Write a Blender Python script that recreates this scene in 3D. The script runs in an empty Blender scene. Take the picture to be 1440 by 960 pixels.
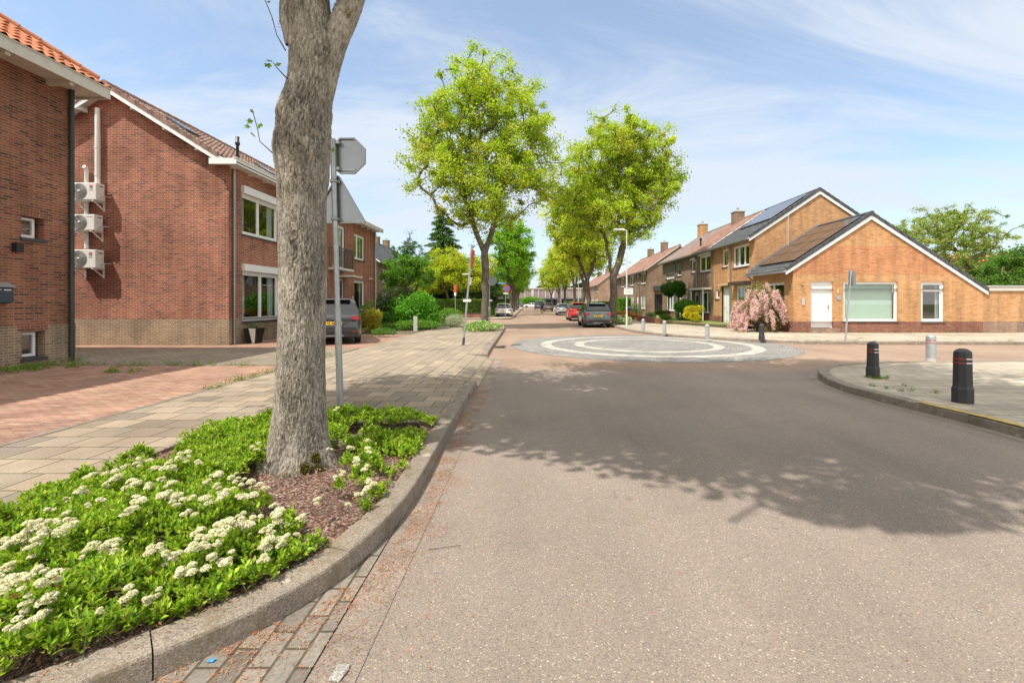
import bpy, bmesh, math, random
import numpy as np
from mathutils import Vector, Matrix
R = math.radians
scene = bpy.context.scene
COL = scene.collection

# ------------------------------------------------------------------ camera, sky, sun, exposure
F, HC, VX, VY = 640.0, 1.6, 745.0, 425.0
cd = bpy.data.cameras.new("camera")
cam = bpy.data.objects.new("camera", cd)
COL.objects.link(cam)
cam.location = (0, 0, HC)
cam.rotation_euler = (R(90), 0, 0)
cd.sensor_width = 36
cd.lens = 16.0
cd.shift_x = -25 / 1440
cd.shift_y = -55 / 1440
cd.clip_start = 0.05
cd.clip_end = 3000
scene.camera = cam

SUN = Vector((-0.47, -0.42, 1.0)).normalized()
sd = bpy.data.lights.new("sun", 'SUN')
sd.energy = 3.7
sd.angle = R(0.53)
sd.color = (1.0, 0.945, 0.86)
so = bpy.data.objects.new("sun", sd)
COL.objects.link(so)
so.rotation_euler = SUN.to_track_quat('Z', 'Y').to_euler()
so.location = (-20, -20, 60)

world = bpy.data.worlds.new("World")
scene.world = world
world.use_nodes = True
wn = world.node_tree
wn.nodes.clear()
def WN(t, **k):
    n = wn.nodes.new(t)
    for a, b in k.items(): setattr(n, a, b)
    return n
sky = WN('ShaderNodeTexSky', sky_type='NISHITA', sun_disc=False)
sky.sun_elevation = math.asin(SUN.z)
sky.sun_rotation = math.atan2(SUN.x, SUN.y)
sky.air_density = 1.0; sky.dust_density = 0.6; sky.ozone_density = 1.6
tc = WN('ShaderNodeTexCoord')
sep = WN('ShaderNodeSeparateXYZ')
wn.links.new(tc.outputs['Generated'], sep.inputs[0])
zz = WN('ShaderNodeMath', operation='MAXIMUM'); zz.inputs[1].default_value = 0.0
wn.links.new(sep.outputs[2], zz.inputs[0])
za = WN('ShaderNodeMath', operation='ADD'); za.inputs[1].default_value = 0.16
wn.links.new(zz.outputs[0], za.inputs[0])
dx = WN('ShaderNodeMath', operation='DIVIDE'); dy = WN('ShaderNodeMath', operation='DIVIDE')
wn.links.new(sep.outputs[0], dx.inputs[0]); wn.links.new(za.outputs[0], dx.inputs[1])
wn.links.new(sep.outputs[1], dy.inputs[0]); wn.links.new(za.outputs[0], dy.inputs[1])
cx = WN('ShaderNodeCombineXYZ')
wn.links.new(dx.outputs[0], cx.inputs[0]); wn.links.new(dy.outputs[0], cx.inputs[1])
mp = WN('ShaderNodeMapping'); mp.inputs['Rotation'].default_value = (0, 0, R(-38)); mp.inputs['Scale'].default_value = (0.42, 1.15, 1)
mp.inputs['Location'].default_value = (3.3, 1.2, 0)
wn.links.new(cx.outputs[0], mp.inputs[0])
n1 = WN('ShaderNodeTexNoise'); n1.inputs['Scale'].default_value = 1.5; n1.inputs['Detail'].default_value = 12; n1.inputs['Roughness'].default_value = .64; n1.inputs['Distortion'].default_value = .9
n2 = WN('ShaderNodeTexNoise'); n2.inputs['Scale'].default_value = 0.45; n2.inputs['Detail'].default_value = 3
wn.links.new(mp.outputs[0], n1.inputs[0]); wn.links.new(mp.outputs[0], n2.inputs[0])
ad = WN('ShaderNodeMath', operation='ADD'); wn.links.new(n1.outputs[0], ad.inputs[0]); wn.links.new(n2.outputs[0], ad.inputs[1])
mr = WN('ShaderNodeMapRange', interpolation_type='SMOOTHSTEP'); mr.inputs[1].default_value = .84; mr.inputs[2].default_value = 1.16; mr.inputs[3].default_value = 0.24; mr.inputs[4].default_value = .95
wn.links.new(ad.outputs[0], mr.inputs[0])
hz = WN('ShaderNodeMapRange'); hz.inputs[1].default_value = 0; hz.inputs[2].default_value = .33; hz.inputs[3].default_value = .96; hz.inputs[4].default_value = 0
wn.links.new(zz.outputs[0], hz.inputs[0])
mx = WN('ShaderNodeMath', operation='MAXIMUM'); wn.links.new(mr.outputs[0], mx.inputs[0]); wn.links.new(hz.outputs[0], mx.inputs[1])
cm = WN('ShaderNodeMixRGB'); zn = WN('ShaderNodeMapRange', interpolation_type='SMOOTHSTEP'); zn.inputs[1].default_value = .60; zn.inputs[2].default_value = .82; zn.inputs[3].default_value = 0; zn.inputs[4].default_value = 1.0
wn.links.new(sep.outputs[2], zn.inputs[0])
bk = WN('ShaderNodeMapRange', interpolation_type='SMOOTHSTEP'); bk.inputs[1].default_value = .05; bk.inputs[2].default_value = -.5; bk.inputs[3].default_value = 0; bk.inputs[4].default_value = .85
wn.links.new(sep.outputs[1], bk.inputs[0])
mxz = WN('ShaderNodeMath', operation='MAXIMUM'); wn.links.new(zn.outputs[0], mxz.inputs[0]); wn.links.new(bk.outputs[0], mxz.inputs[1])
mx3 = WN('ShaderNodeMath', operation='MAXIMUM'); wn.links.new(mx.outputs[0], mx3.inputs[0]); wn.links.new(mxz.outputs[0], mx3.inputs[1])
# bright cloud added out of view, overhead and behind, to lift the shaded ground
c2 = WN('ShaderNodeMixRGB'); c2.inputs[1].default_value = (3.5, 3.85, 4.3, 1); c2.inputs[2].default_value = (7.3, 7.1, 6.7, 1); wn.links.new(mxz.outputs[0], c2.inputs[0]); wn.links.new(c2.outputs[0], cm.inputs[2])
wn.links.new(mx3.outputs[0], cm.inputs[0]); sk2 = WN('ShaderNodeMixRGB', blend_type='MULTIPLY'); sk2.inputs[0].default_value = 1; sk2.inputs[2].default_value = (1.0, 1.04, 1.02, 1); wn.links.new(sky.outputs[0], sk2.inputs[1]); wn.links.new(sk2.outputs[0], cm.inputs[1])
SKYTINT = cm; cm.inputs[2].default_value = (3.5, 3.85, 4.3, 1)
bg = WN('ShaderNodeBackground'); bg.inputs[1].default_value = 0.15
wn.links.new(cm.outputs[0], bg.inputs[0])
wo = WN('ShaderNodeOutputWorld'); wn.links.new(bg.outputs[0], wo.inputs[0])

vs = scene.view_settings
vs.view_transform = 'Standard'; vs.look = 'None'; vs.gamma = 1; vs.use_curve_mapping = False
vs.exposure = 0.60
scene.cycles.use_denoising = True
scene.cycles.max_bounces = 8
scene.cycles.transparent_max_bounces = 12
scene.cycles.caustics_reflective = False
scene.cycles.caustics_refractive = False
scene.cycles.sample_clamp_indirect = 8

rnd = random.Random(7)
rng = np.random.default_rng(11)

def P(px, py, z=0.0):
    """ground point seen at photo pixel (px,py) on the level plane z"""
    d = F * (HC - z) / (py - VY)
    return ((px - VX) * d / F, d)

# ------------------------------------------------------------------ numpy noise
def _h(ix, iy, iz, s):
    n = (ix * 374761393 + iy * 668265263 + iz * 2147483647 + s * 144269504) & 0xffffffff
    n = ((n ^ (n >> 13)) * 1274126177) & 0xffffffff
    n = (n ^ (n >> 16)) & 0xffffffff
    return n / 4294967295.0
def vnoise(p, s=0):
    p = np.asarray(p, float)
    i = np.floor(p).astype(np.int64); f = p - i; f = f * f * (3 - 2 * f)
    r = 0
    for a in (0, 1):
        for b in (0, 1):
            for c in (0, 1):
                w = (f[:, 0] if a else 1 - f[:, 0]) * (f[:, 1] if b else 1 - f[:, 1]) * (f[:, 2] if c else 1 - f[:, 2])
                r = r + w * _h(i[:, 0] + a, i[:, 1] + b, i[:, 2] + c, s)
    return r
def fbm(p, s=0, o=4):
    p = np.asarray(p, float); r = 0; a = .5; t = 0
    for k in range(o):
        r = r + a * vnoise(p * 2 ** k, s + k); t += a; a *= .5
    return r / t

# ------------------------------------------------------------------ materials
def nm(name):
    m = bpy.data.materials.new(name); m.use_nodes = True
    nt = m.node_tree; b = nt.nodes['Principled BSDF']
    return m, nt, b
def N(nt, t, **k):
    n = nt.nodes.new(t)
    for a, c in k.items(): setattr(n, a, c)
    return n
def plain(name, col, rough=.6, metal=0, bump=0, bscale=60, var=.12, vscale=3, spec=.5):
    m, nt, b = nm(name)
    b.inputs['Roughness'].default_value = rough; b.inputs['Metallic'].default_value = metal
    b.inputs['Specular IOR Level'].default_value = spec
    t = N(nt, 'ShaderNodeTexCoord')
    n = N(nt, 'ShaderNodeTexNoise'); n.inputs['Scale'].default_value = vscale; n.inputs['Detail'].default_value = 6
    nt.links.new(t.outputs['Object'], n.inputs[0])
    r = N(nt, 'ShaderNodeMapRange'); r.inputs[1].default_value = .25; r.inputs[2].default_value = .75; r.inputs[3].default_value = 1 - var; r.inputs[4].default_value = 1 + var
    nt.links.new(n.outputs[0], r.inputs[0])
    mm = N(nt, 'ShaderNodeVectorMath', operation='SCALE'); mm.inputs[0].default_value = col[:3]
    nt.links.new(r.outputs[0], mm.inputs['Scale'])
    nt.links.new(mm.outputs[0], b.inputs['Base Color'])
    if bump:
        n2 = N(nt, 'ShaderNodeTexNoise'); n2.inputs['Scale'].default_value = bscale; n2.inputs['Detail'].default_value = 4
        nt.links.new(t.outputs['Object'], n2.inputs[0])
        bp = N(nt, 'ShaderNodeBump'); bp.inputs['Strength'].default_value = bump; bp.inputs['Distance'].default_value = .01
        nt.links.new(n2.outputs[0], bp.inputs['Height']); nt.links.new(bp.outputs[0], b.inputs['Normal'])
    return m
def ramp(nt, stops):
    r = N(nt, 'ShaderNodeValToRGB'); e = r.color_ramp.elements
    while len(e) < len(stops): e.new(.5)
    for x, (p, c) in zip(e, stops): x.position = p; x.color = (*c[:3], 1)
    return r
def bricks(name, cols, mortar, bw=.215, rh=.0625, ms=.010, offset=.5, coords='UV', swap=False, rough=.85, bump=.5, dirt=.25, dirtscale=.5, band=None, moss=None, fine=.12, squash=1.0, dist=.008, origin=(0, 0)):
    """running-bond masonry or paving: colours picked per unit with white noise, mortar joints, weathering"""
    m, nt, b = nm(name)
    b.inputs['Roughness'].default_value = rough
    b.inputs['Specular IOR Level'].default_value = .25
    t = N(nt, 'ShaderNodeTexCoord')
    src = t.outputs[coords]
    mpn = N(nt, 'ShaderNodeMapping')
    mpn.inputs['Location'].default_value = (origin[0], origin[1], 0)
    if swap: mpn.inputs['Rotation'].default_value = (0, 0, R(90))
    nt.links.new(src, mpn.inputs[0])
    # slight waviness
    wv = N(nt, 'ShaderNodeTexNoise'); wv.inputs['Scale'].default_value = 2.2 if bw < .3 else 1.2
    nt.links.new(mpn.outputs[0], wv.inputs[0])
    ws = N(nt, 'ShaderNodeVectorMath', operation='MULTIPLY_ADD'); ws.inputs[1].default_value = (fine * rh, fine * rh, 0)
    nt.links.new(wv.outputs['Color'], ws.inputs[0]); nt.links.new(mpn.outputs[0], ws.inputs[2])
    br = N(nt, 'ShaderNodeTexBrick')
    br.offset = offset; br.offset_frequency = 2; br.squash = squash
    br.inputs['Scale'].default_value = 1; br.inputs['Mortar Size'].default_value = ms; br.inputs['Mortar Smooth'].default_value = .25
    br.inputs['Brick Width'].default_value = bw; br.inputs['Row Height'].default_value = rh
    br.inputs['Color1'].default_value = (0, 0, 0, 1); br.inputs['Color2'].default_value = (1, 1, 1, 1); br.inputs['Mortar'].default_value = (0.5, .5, .5, 1)
    nt.links.new(ws.outputs[0], br.inputs['Vector'])
    st = [(i / max(1, len(cols) - 1), c) for i, c in enumerate(cols)]
    rp = ramp(nt, st)
    nt.links.new(br.outputs['Color'], rp.inputs[0])
    # weathering
    nz = N(nt, 'ShaderNodeTexNoise'); nz.inputs['Scale'].default_value = dirtscale; nz.inputs['Detail'].default_value = 7; nz.inputs['Roughness'].default_value = .62
    nt.links.new(src, nz.inputs[0])
    mr_ = N(nt, 'ShaderNodeMapRange'); mr_.inputs[1].default_value = .3; mr_.inputs[2].default_value = .7; mr_.inputs[3].default_value = 1 - dirt; mr_.inputs[4].default_value = 1 + dirt * .6
    nt.links.new(nz.outputs[0], mr_.inputs[0])
    gr = N(nt, 'ShaderNodeTexNoise'); gr.inputs['Scale'].default_value = 45 if bw < .3 else 60; gr.inputs['Detail'].default_value = 5
    nt.links.new(src, gr.inputs[0])
    mg = N(nt, 'ShaderNodeMapRange'); mg.inputs[1].default_value = .3; mg.inputs[2].default_value = .7; mg.inputs[3].default_value = .8; mg.inputs[4].default_value = 1.2
    nt.links.new(gr.outputs[0], mg.inputs[0])
    mu = N(nt, 'ShaderNodeMath', operation='MULTIPLY'); nt.links.new(mr_.outputs[0], mu.inputs[0]); nt.links.new(mg.outputs[0], mu.inputs[1])
    mc = N(nt, 'ShaderNodeMixRGB'); nt.links.new(br.outputs['Fac'], mc.inputs[0]); nt.links.new(rp.outputs[0], mc.inputs[1]); mc.inputs[2].default_value = (*mortar, 1)
    last = mc.outputs[0]
    if moss:
        mo = N(nt, 'ShaderNodeTexNoise'); mo.inputs['Scale'].default_value = .9; mo.inputs['Detail'].default_value = 8
        nt.links.new(src, mo.inputs[0])
        mm_ = N(nt, 'ShaderNodeMapRange'); mm_.inputs[1].default_value = .5; mm_.inputs[2].default_value = .62
        nt.links.new(mo.outputs[0], mm_.inputs[0])
        m2 = N(nt, 'ShaderNodeMath', operation='MULTIPLY'); nt.links.new(mm_.outputs[0], m2.inputs[0]); nt.links.new(br.outputs['Fac'], m2.inputs[1])
        mx2 = N(nt, 'ShaderNodeMixRGB'); nt.links.new(m2.outputs[0], mx2.inputs[0]); nt.links.new(last, mx2.inputs[1]); mx2.inputs[2].default_value = (*moss, 1)
        last = mx2.outputs[0]
    if band:   # (v0, v1, colour): courses of another brick
        sp = N(nt, 'ShaderNodeSeparateXYZ'); nt.links.new(src, sp.inputs[0])
        for v0, v1, c in band:
            a = N(nt, 'ShaderNodeMath', operation='GREATER_THAN'); a.inputs[1].default_value = v0; nt.links.new(sp.outputs[1], a.inputs[0])
            c2 = N(nt, 'ShaderNodeMath', operation='LESS_THAN'); c2.inputs[1].default_value = v1; nt.links.new(sp.outputs[1], c2.inputs[0])
            d = N(nt, 'ShaderNodeMath', operation='MULTIPLY'); nt.links.new(a.outputs[0], d.inputs[0]); nt.links.new(c2.outputs[0], d.inputs[1])
            e = N(nt, 'ShaderNodeMixRGB', blend_type='MULTIPLY'); nt.links.new(d.outputs[0], e.inputs[0]); nt.links.new(last, e.inputs[1]); e.inputs[2].default_value = (*c, 1)
            last = e.outputs[0]
    if coords == 'UV' and bw > .2:      # rain streaks and soot on masonry
        sm_ = N(nt, 'ShaderNodeMapping'); sm_.inputs['Scale'].default_value = (2.6, .32, 1); nt.links.new(src, sm_.inputs[0])
        sn = N(nt, 'ShaderNodeTexNoise'); sn.inputs['Scale'].default_value = 1; sn.inputs['Detail'].default_value = 7; sn.inputs['Roughness'].default_value = .6; nt.links.new(sm_.outputs[0], sn.inputs[0])
        sr = N(nt, 'ShaderNodeMapRange'); sr.inputs[1].default_value = .36; sr.inputs[2].default_value = .60; sr.inputs[3].default_value = .78; sr.inputs[4].default_value = 1.06; nt.links.new(sn.outputs[0], sr.inputs[0])
        m9 = N(nt, 'ShaderNodeMath', operation='MULTIPLY'); nt.links.new(mu.outputs[0], m9.inputs[0]); nt.links.new(sr.outputs[0], m9.inputs[1]); mu = m9
    fin = N(nt, 'ShaderNodeVectorMath', operation='SCALE'); nt.links.new(last, fin.inputs[0]); nt.links.new(mu.outputs[0], fin.inputs['Scale'])
    nt.links.new(fin.outputs[0], b.inputs['Base Color'])
    # bump: joints recessed + grain
    iv = N(nt, 'ShaderNodeMath', operation='SUBTRACT'); iv.inputs[0].default_value = 1; nt.links.new(br.outputs['Fac'], iv.inputs[1])
    ma = N(nt, 'ShaderNodeMath', operation='MULTIPLY_ADD'); ma.inputs[1].default_value = .35; nt.links.new(gr.outputs[0], ma.inputs[0]); nt.links.new(iv.outputs[0], ma.inputs[2])
    bp = N(nt, 'ShaderNodeBump'); bp.inputs['Strength'].default_value = bump; bp.inputs['Distance'].default_value = dist
    nt.links.new(ma.outputs[0], bp.inputs['Height']); nt.links.new(bp.outputs[0], b.inputs['Normal'])
    return m
def tiles(name, cols, per=.22, row=.33, rough=.75, dirt=.3):
    m, nt, b = nm(name); b.inputs['Roughness'].default_value = rough; b.inputs['Specular IOR Level'].default_value = .3
    t = N(nt, 'ShaderNodeTexCoord')
    dv = N(nt, 'ShaderNodeVectorMath', operation='DIVIDE'); dv.inputs[1].default_value = (per, row, 1); nt.links.new(t.outputs['UV'], dv.inputs[0])
    fl = N(nt, 'ShaderNodeVectorMath', operation='FLOOR'); nt.links.new(dv.outputs[0], fl.inputs[0])
    wn_ = N(nt, 'ShaderNodeTexWhiteNoise', noise_dimensions='3D'); nt.links.new(fl.outputs[0], wn_.inputs[0])
    rp = ramp(nt, [(i / (len(cols) - 1), c) for i, c in enumerate(cols)]); nt.links.new(wn_.outputs[0], rp.inputs[0])
    nz = N(nt, 'ShaderNodeTexNoise'); nz.inputs['Scale'].default_value = .8; nz.inputs['Detail'].default_value = 8; nt.links.new(t.outputs['UV'], nz.inputs[0])
    mr_ = N(nt, 'ShaderNodeMapRange'); mr_.inputs[1].default_value = .3; mr_.inputs[2].default_value = .7; mr_.inputs[3].default_value = 1 - dirt; mr_.inputs[4].default_value = 1 + dirt * .5
    nt.links.new(nz.outputs[0], mr_.inputs[0])
    fin = N(nt, 'ShaderNodeVectorMath', operation='SCALE'); nt.links.new(rp.outputs[0], fin.inputs[0]); nt.links.new(mr_.outputs[0], fin.inputs['Scale'])
    nt.links.new(fin.outputs[0], b.inputs['Base Color'])
    return m
def leafmat(name, trans=.45, rough=.45):
    m, nt, b = nm(name)
    a = N(nt, 'ShaderNodeAttribute'); a.attribute_name = 'Col'
    b.inputs['Roughness'].default_value = rough; b.inputs['Specular IOR Level'].default_value = .25
    nt.links.new(a.outputs['Color'], b.inputs['Base Color'])
    tr = N(nt, 'ShaderNodeBsdfTranslucent')
    tm = N(nt, 'ShaderNodeVectorMath', operation='MULTIPLY'); tm.inputs[1].default_value = (1.25, 1.3, .7); nt.links.new(a.outputs['Color'], tm.inputs[0])
    nt.links.new(tm.outputs[0], tr.inputs[0])
    mx_ = N(nt, 'ShaderNodeMixShader'); mx_.inputs[0].default_value = trans
    nt.links.new(b.outputs[0], mx_.inputs[1]); nt.links.new(tr.outputs[0], mx_.inputs[2])
    nt.links.new(mx_.outputs[0], nt.nodes['Material Output'].inputs[0])
    return m
def glass(name, tint=(.75, .8, .8), refl=.12):
    m, nt, b = nm(name); nt.nodes.remove(b)
    tr = N(nt, 'ShaderNodeBsdfTransparent'); tr.inputs[0].default_value = (*tint, 1)
    gl = N(nt, 'ShaderNodeBsdfGlossy'); gl.inputs['Roughness'].default_value = .015
    fr = N(nt, 'ShaderNodeFresnel')
    ge = N(nt, 'ShaderNodeNewGeometry'); io = N(nt, 'ShaderNodeMapRange'); io.inputs[3].default_value = 1.5; io.inputs[4].default_value = 1 / 1.5
    nt.links.new(ge.outputs['Backfacing'], io.inputs[0]); nt.links.new(io.outputs[0], fr.inputs[0])
    ad_ = N(nt, 'ShaderNodeMath', operation='MULTIPLY_ADD'); ad_.inputs[1].default_value = 1.3; ad_.inputs[2].default_value = refl; ad_.use_clamp = True
    nt.links.new(fr.outputs[0], ad_.inputs[0])
    mx_ = N(nt, 'ShaderNodeMixShader'); nt.links.new(ad_.outputs[0], mx_.inputs[0]); nt.links.new(tr.outputs[0], mx_.inputs[1]); nt.links.new(gl.outputs[0], mx_.inputs[2])
    nt.links.new(mx_.outputs[0], nt.nodes['Material Output'].inputs[0])
    return m

def asphalt_mat():
    m, nt, b = nm("asphalt"); b.inputs['Specular IOR Level'].default_value = .3
    t = N(nt, 'ShaderNodeTexCoord'); o = t.outputs['Object']
    v = N(nt, 'ShaderNodeTexVoronoi'); v.inputs['Scale'].default_value = 165; nt.links.new(o, v.inputs[0])
    hs = N(nt, 'ShaderNodeSeparateXYZ'); nt.links.new(v.outputs['Color'], hs.inputs[0])
    rp = ramp(nt, [(0, (.15, .125, .108)), (.14, (.222, .180, .150)), (.55, (.262, .208, .170)), (.88, (.284, .228, .186)), (.97, (.34, .28, .23)), (1, (.50, .44, .37))])
    nt.links.new(hs.outputs[0], rp.inputs[0])
    v2 = N(nt, 'ShaderNodeTexVoronoi'); v2.inputs['Scale'].default_value = 62; nt.links.new(o, v2.inputs[0])
    h2 = N(nt, 'ShaderNodeSeparateXYZ'); nt.links.new(v2.outputs['Color'], h2.inputs[0])
    gt = N(nt, 'ShaderNodeMath', operation='GREATER_THAN'); gt.inputs[1].default_value = .925; nt.links.new(h2.outputs[0], gt.inputs[0])
    lt = N(nt, 'ShaderNodeMath', operation='LESS_THAN'); lt.inputs[1].default_value = .27; nt.links.new(v2.outputs['Distance'], lt.inputs[0])
    ml = N(nt, 'ShaderNodeMath', operation='MULTIPLY'); nt.links.new(gt.outputs[0], ml.inputs[0]); nt.links.new(lt.outputs[0], ml.inputs[1])
    stn = ramp(nt, [(0, (.60, .54, .46)), (.5, (.50, .36, .26)), (.75, (.12, .12, .13)), (1, (.72, .68, .62))]); nt.links.new(h2.outputs[1], stn.inputs[0])
    mx_ = N(nt, 'ShaderNodeMixRGB'); nt.links.new(ml.outputs[0], mx_.inputs[0]); nt.links.new(rp.outputs[0], mx_.inputs[1]); nt.links.new(stn.outputs[0], mx_.inputs[2])
    # large wear, stains and patches
    nz = N(nt, 'ShaderNodeTexNoise'); nz.inputs['Scale'].default_value = .35; nz.inputs['Detail'].default_value = 9; nz.inputs['Roughness'].default_value = .6; nt.links.new(o, nz.inputs[0])
    mr_ = N(nt, 'ShaderNodeMapRange'); mr_.inputs[1].default_value = .3; mr_.inputs[2].default_value = .7; mr_.inputs[3].default_value = .80; mr_.inputs[4].default_value = 1.13; nt.links.new(nz.outputs[0], mr_.inputs[0])
    sc = N(nt, 'ShaderNodeMapping'); sc.inputs['Scale'].default_value = (1.6, .12, 1); nt.links.new(o, sc.inputs[0])
    nz2 = N(nt, 'ShaderNodeTexNoise'); nz2.inputs['Scale'].default_value = 1; nz2.inputs['Detail'].default_value = 4; nt.links.new(sc.outputs[0], nz2.inputs[0])
    mr2 = N(nt, 'ShaderNodeMapRange'); mr2.inputs[1].default_value = .3; mr2.inputs[2].default_value = .7; mr2.inputs[3].default_value = .92; mr2.inputs[4].default_value = 1.08; nt.links.new(nz2.outputs[0], mr2.inputs[0])
    mu = N(nt, 'ShaderNodeMath', operation='MULTIPLY'); nt.links.new(mr_.outputs[0], mu.inputs[0]); nt.links.new(mr2.outputs[0], mu.inputs[1])
    # small dark stains
    n3 = N(nt, 'ShaderNodeTexNoise'); n3.inputs['Scale'].default_value = 2.3; n3.inputs['Detail'].default_value = 5; nt.links.new(o, n3.inputs[0])
    m3 = N(nt, 'ShaderNodeMapRange'); m3.inputs[1].default_value = .70; m3.inputs[2].default_value = .78; m3.inputs[3].default_value = 1; m3.inputs[4].default_value = .72; nt.links.new(n3.outputs[0], m3.inputs[0])
    m4 = N(nt, 'ShaderNodeMath', operation='MULTIPLY'); nt.links.new(mu.outputs[0], m4.inputs[0]); nt.links.new(m3.outputs[0], m4.inputs[1])
    # fine cracks in a few places, and one long construction seam
    vc = N(nt, 'ShaderNodeTexVoronoi', feature='DISTANCE_TO_EDGE'); vc.inputs['Scale'].default_value = .42
    wq = N(nt, 'ShaderNodeTexNoise'); wq.inputs['Scale'].default_value = 3.0; wq.inputs['Detail'].default_value = 6; nt.links.new(o, wq.inputs[0])
    wm = N(nt, 'ShaderNodeVectorMath', operation='MULTIPLY_ADD'); wm.inputs[1].default_value = (.8, .8, 0); nt.links.new(wq.outputs['Color'], wm.inputs[0]); nt.links.new(o, wm.inputs[2]); nt.links.new(wm.outputs[0], vc.inputs[0])
    ck = N(nt, 'ShaderNodeMapRange'); ck.inputs[1].default_value = .0; ck.inputs[2].default_value = .0035; ck.inputs[3].default_value = .62; ck.inputs[4].default_value = 1; nt.links.new(vc.outputs['Distance'], ck.inputs[0])
    cmk = N(nt, 'ShaderNodeMapRange'); cmk.inputs[1].default_value = .50; cmk.inputs[2].default_value = .56; nt.links.new(nz.outputs[0], cmk.inputs[0])
    cmx = N(nt, 'ShaderNodeMixRGB'); nt.links.new(cmk.outputs[0], cmx.inputs[0]); cmx.inputs[1].default_value = (1, 1, 1, 1); nt.links.new(ck.outputs[0], cmx.inputs[2])
    m4b = N(nt, 'ShaderNodeMath', operation='MULTIPLY'); nt.links.new(m4.outputs[0], m4b.inputs[0]); nt.links.new(cmx.outputs[0], m4b.inputs[1]); m4 = m4b
    # redder, older surface further up the street
    sp = N(nt, 'ShaderNodeSeparateXYZ'); nt.links.new(o, sp.inputs[0])
    fr = N(nt, 'ShaderNodeMapRange'); fr.inputs[1].default_value = 10.5; fr.inputs[2].default_value = 11.2; nt.links.new(sp.outputs[1], fr.inputs[0])
    tint = N(nt, 'ShaderNodeMixRGB', blend_type='MULTIPLY'); nt.links.new(fr.outputs[0], tint.inputs[0]); nt.links.new(mx_.outputs[0], tint.inputs[1]); tint.inputs[2].default_value = (1.17, 1.02, .90, 1)
    fin = N(nt, 'ShaderNodeVectorMath', operation='SCALE'); nt.links.new(tint.outputs[0], fin.inputs[0]); nt.links.new(m4.outputs[0], fin.inputs['Scale'])
    nt.links.new(fin.outputs[0], b.inputs['Base Color'])
    b.inputs['Roughness'].default_value = .8
    bp = N(nt, 'ShaderNodeBump'); bp.inputs['Strength'].default_value = .55; bp.inputs['Distance'].default_value = .004
    nt.links.new(v.outputs['Distance'], bp.inputs['Height']); bp.invert = True
    nt.links.new(bp.outputs[0], b.inputs['Normal'])
    return m
def mulch_mat():
    m, nt, b = nm("mulch")
    t = N(nt, 'ShaderNodeTexCoord'); o = t.outputs['Object']
    v = N(nt, 'ShaderNodeTexVoronoi'); v.inputs['Scale'].default_value = 70; nt.links.new(o, v.inputs[0])
    hs = N(nt, 'ShaderNodeSeparateXYZ'); nt.links.new(v.outputs['Color'], hs.inputs[0])
    rp = ramp(nt, [(0, (.05, .03, .02)), (.3, (.13, .07, .05)), (.6, (.22, .12, .085)), (.85, (.30, .20, .16)), (1, (.45, .36, .31))]); nt.links.new(hs.outputs[0], rp.inputs[0])
    nz = N(nt, 'ShaderNodeTexNoise'); nz.inputs['Scale'].default_value = 3; nz.inputs['Detail'].default_value = 7; nt.links.new(o, nz.inputs[0])
    mr_ = N(nt, 'ShaderNodeMapRange'); mr_.inputs[1].default_value = .3; mr_.inputs[2].default_value = .7; mr_.inputs[3].default_value = .7; mr_.inputs[4].default_value = 1.2; nt.links.new(nz.outputs[0], mr_.inputs[0])
    fin = N(nt, 'ShaderNodeVectorMath', operation='SCALE'); nt.links.new(rp.outputs[0], fin.inputs[0]); nt.links.new(mr_.outputs[0], fin.inputs['Scale'])
    nt.links.new(fin.outputs[0], b.inputs['Base Color']); b.inputs['Roughness'].default_value = .95
    bp = N(nt, 'ShaderNodeBump'); bp.inputs['Strength'].default_value = .9; bp.inputs['Distance'].default_value = .01; nt.links.new(v.outputs['Distance'], bp.inputs['Height']); nt.links.new(bp.outputs[0], b.inputs['Normal'])
    return m
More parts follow.
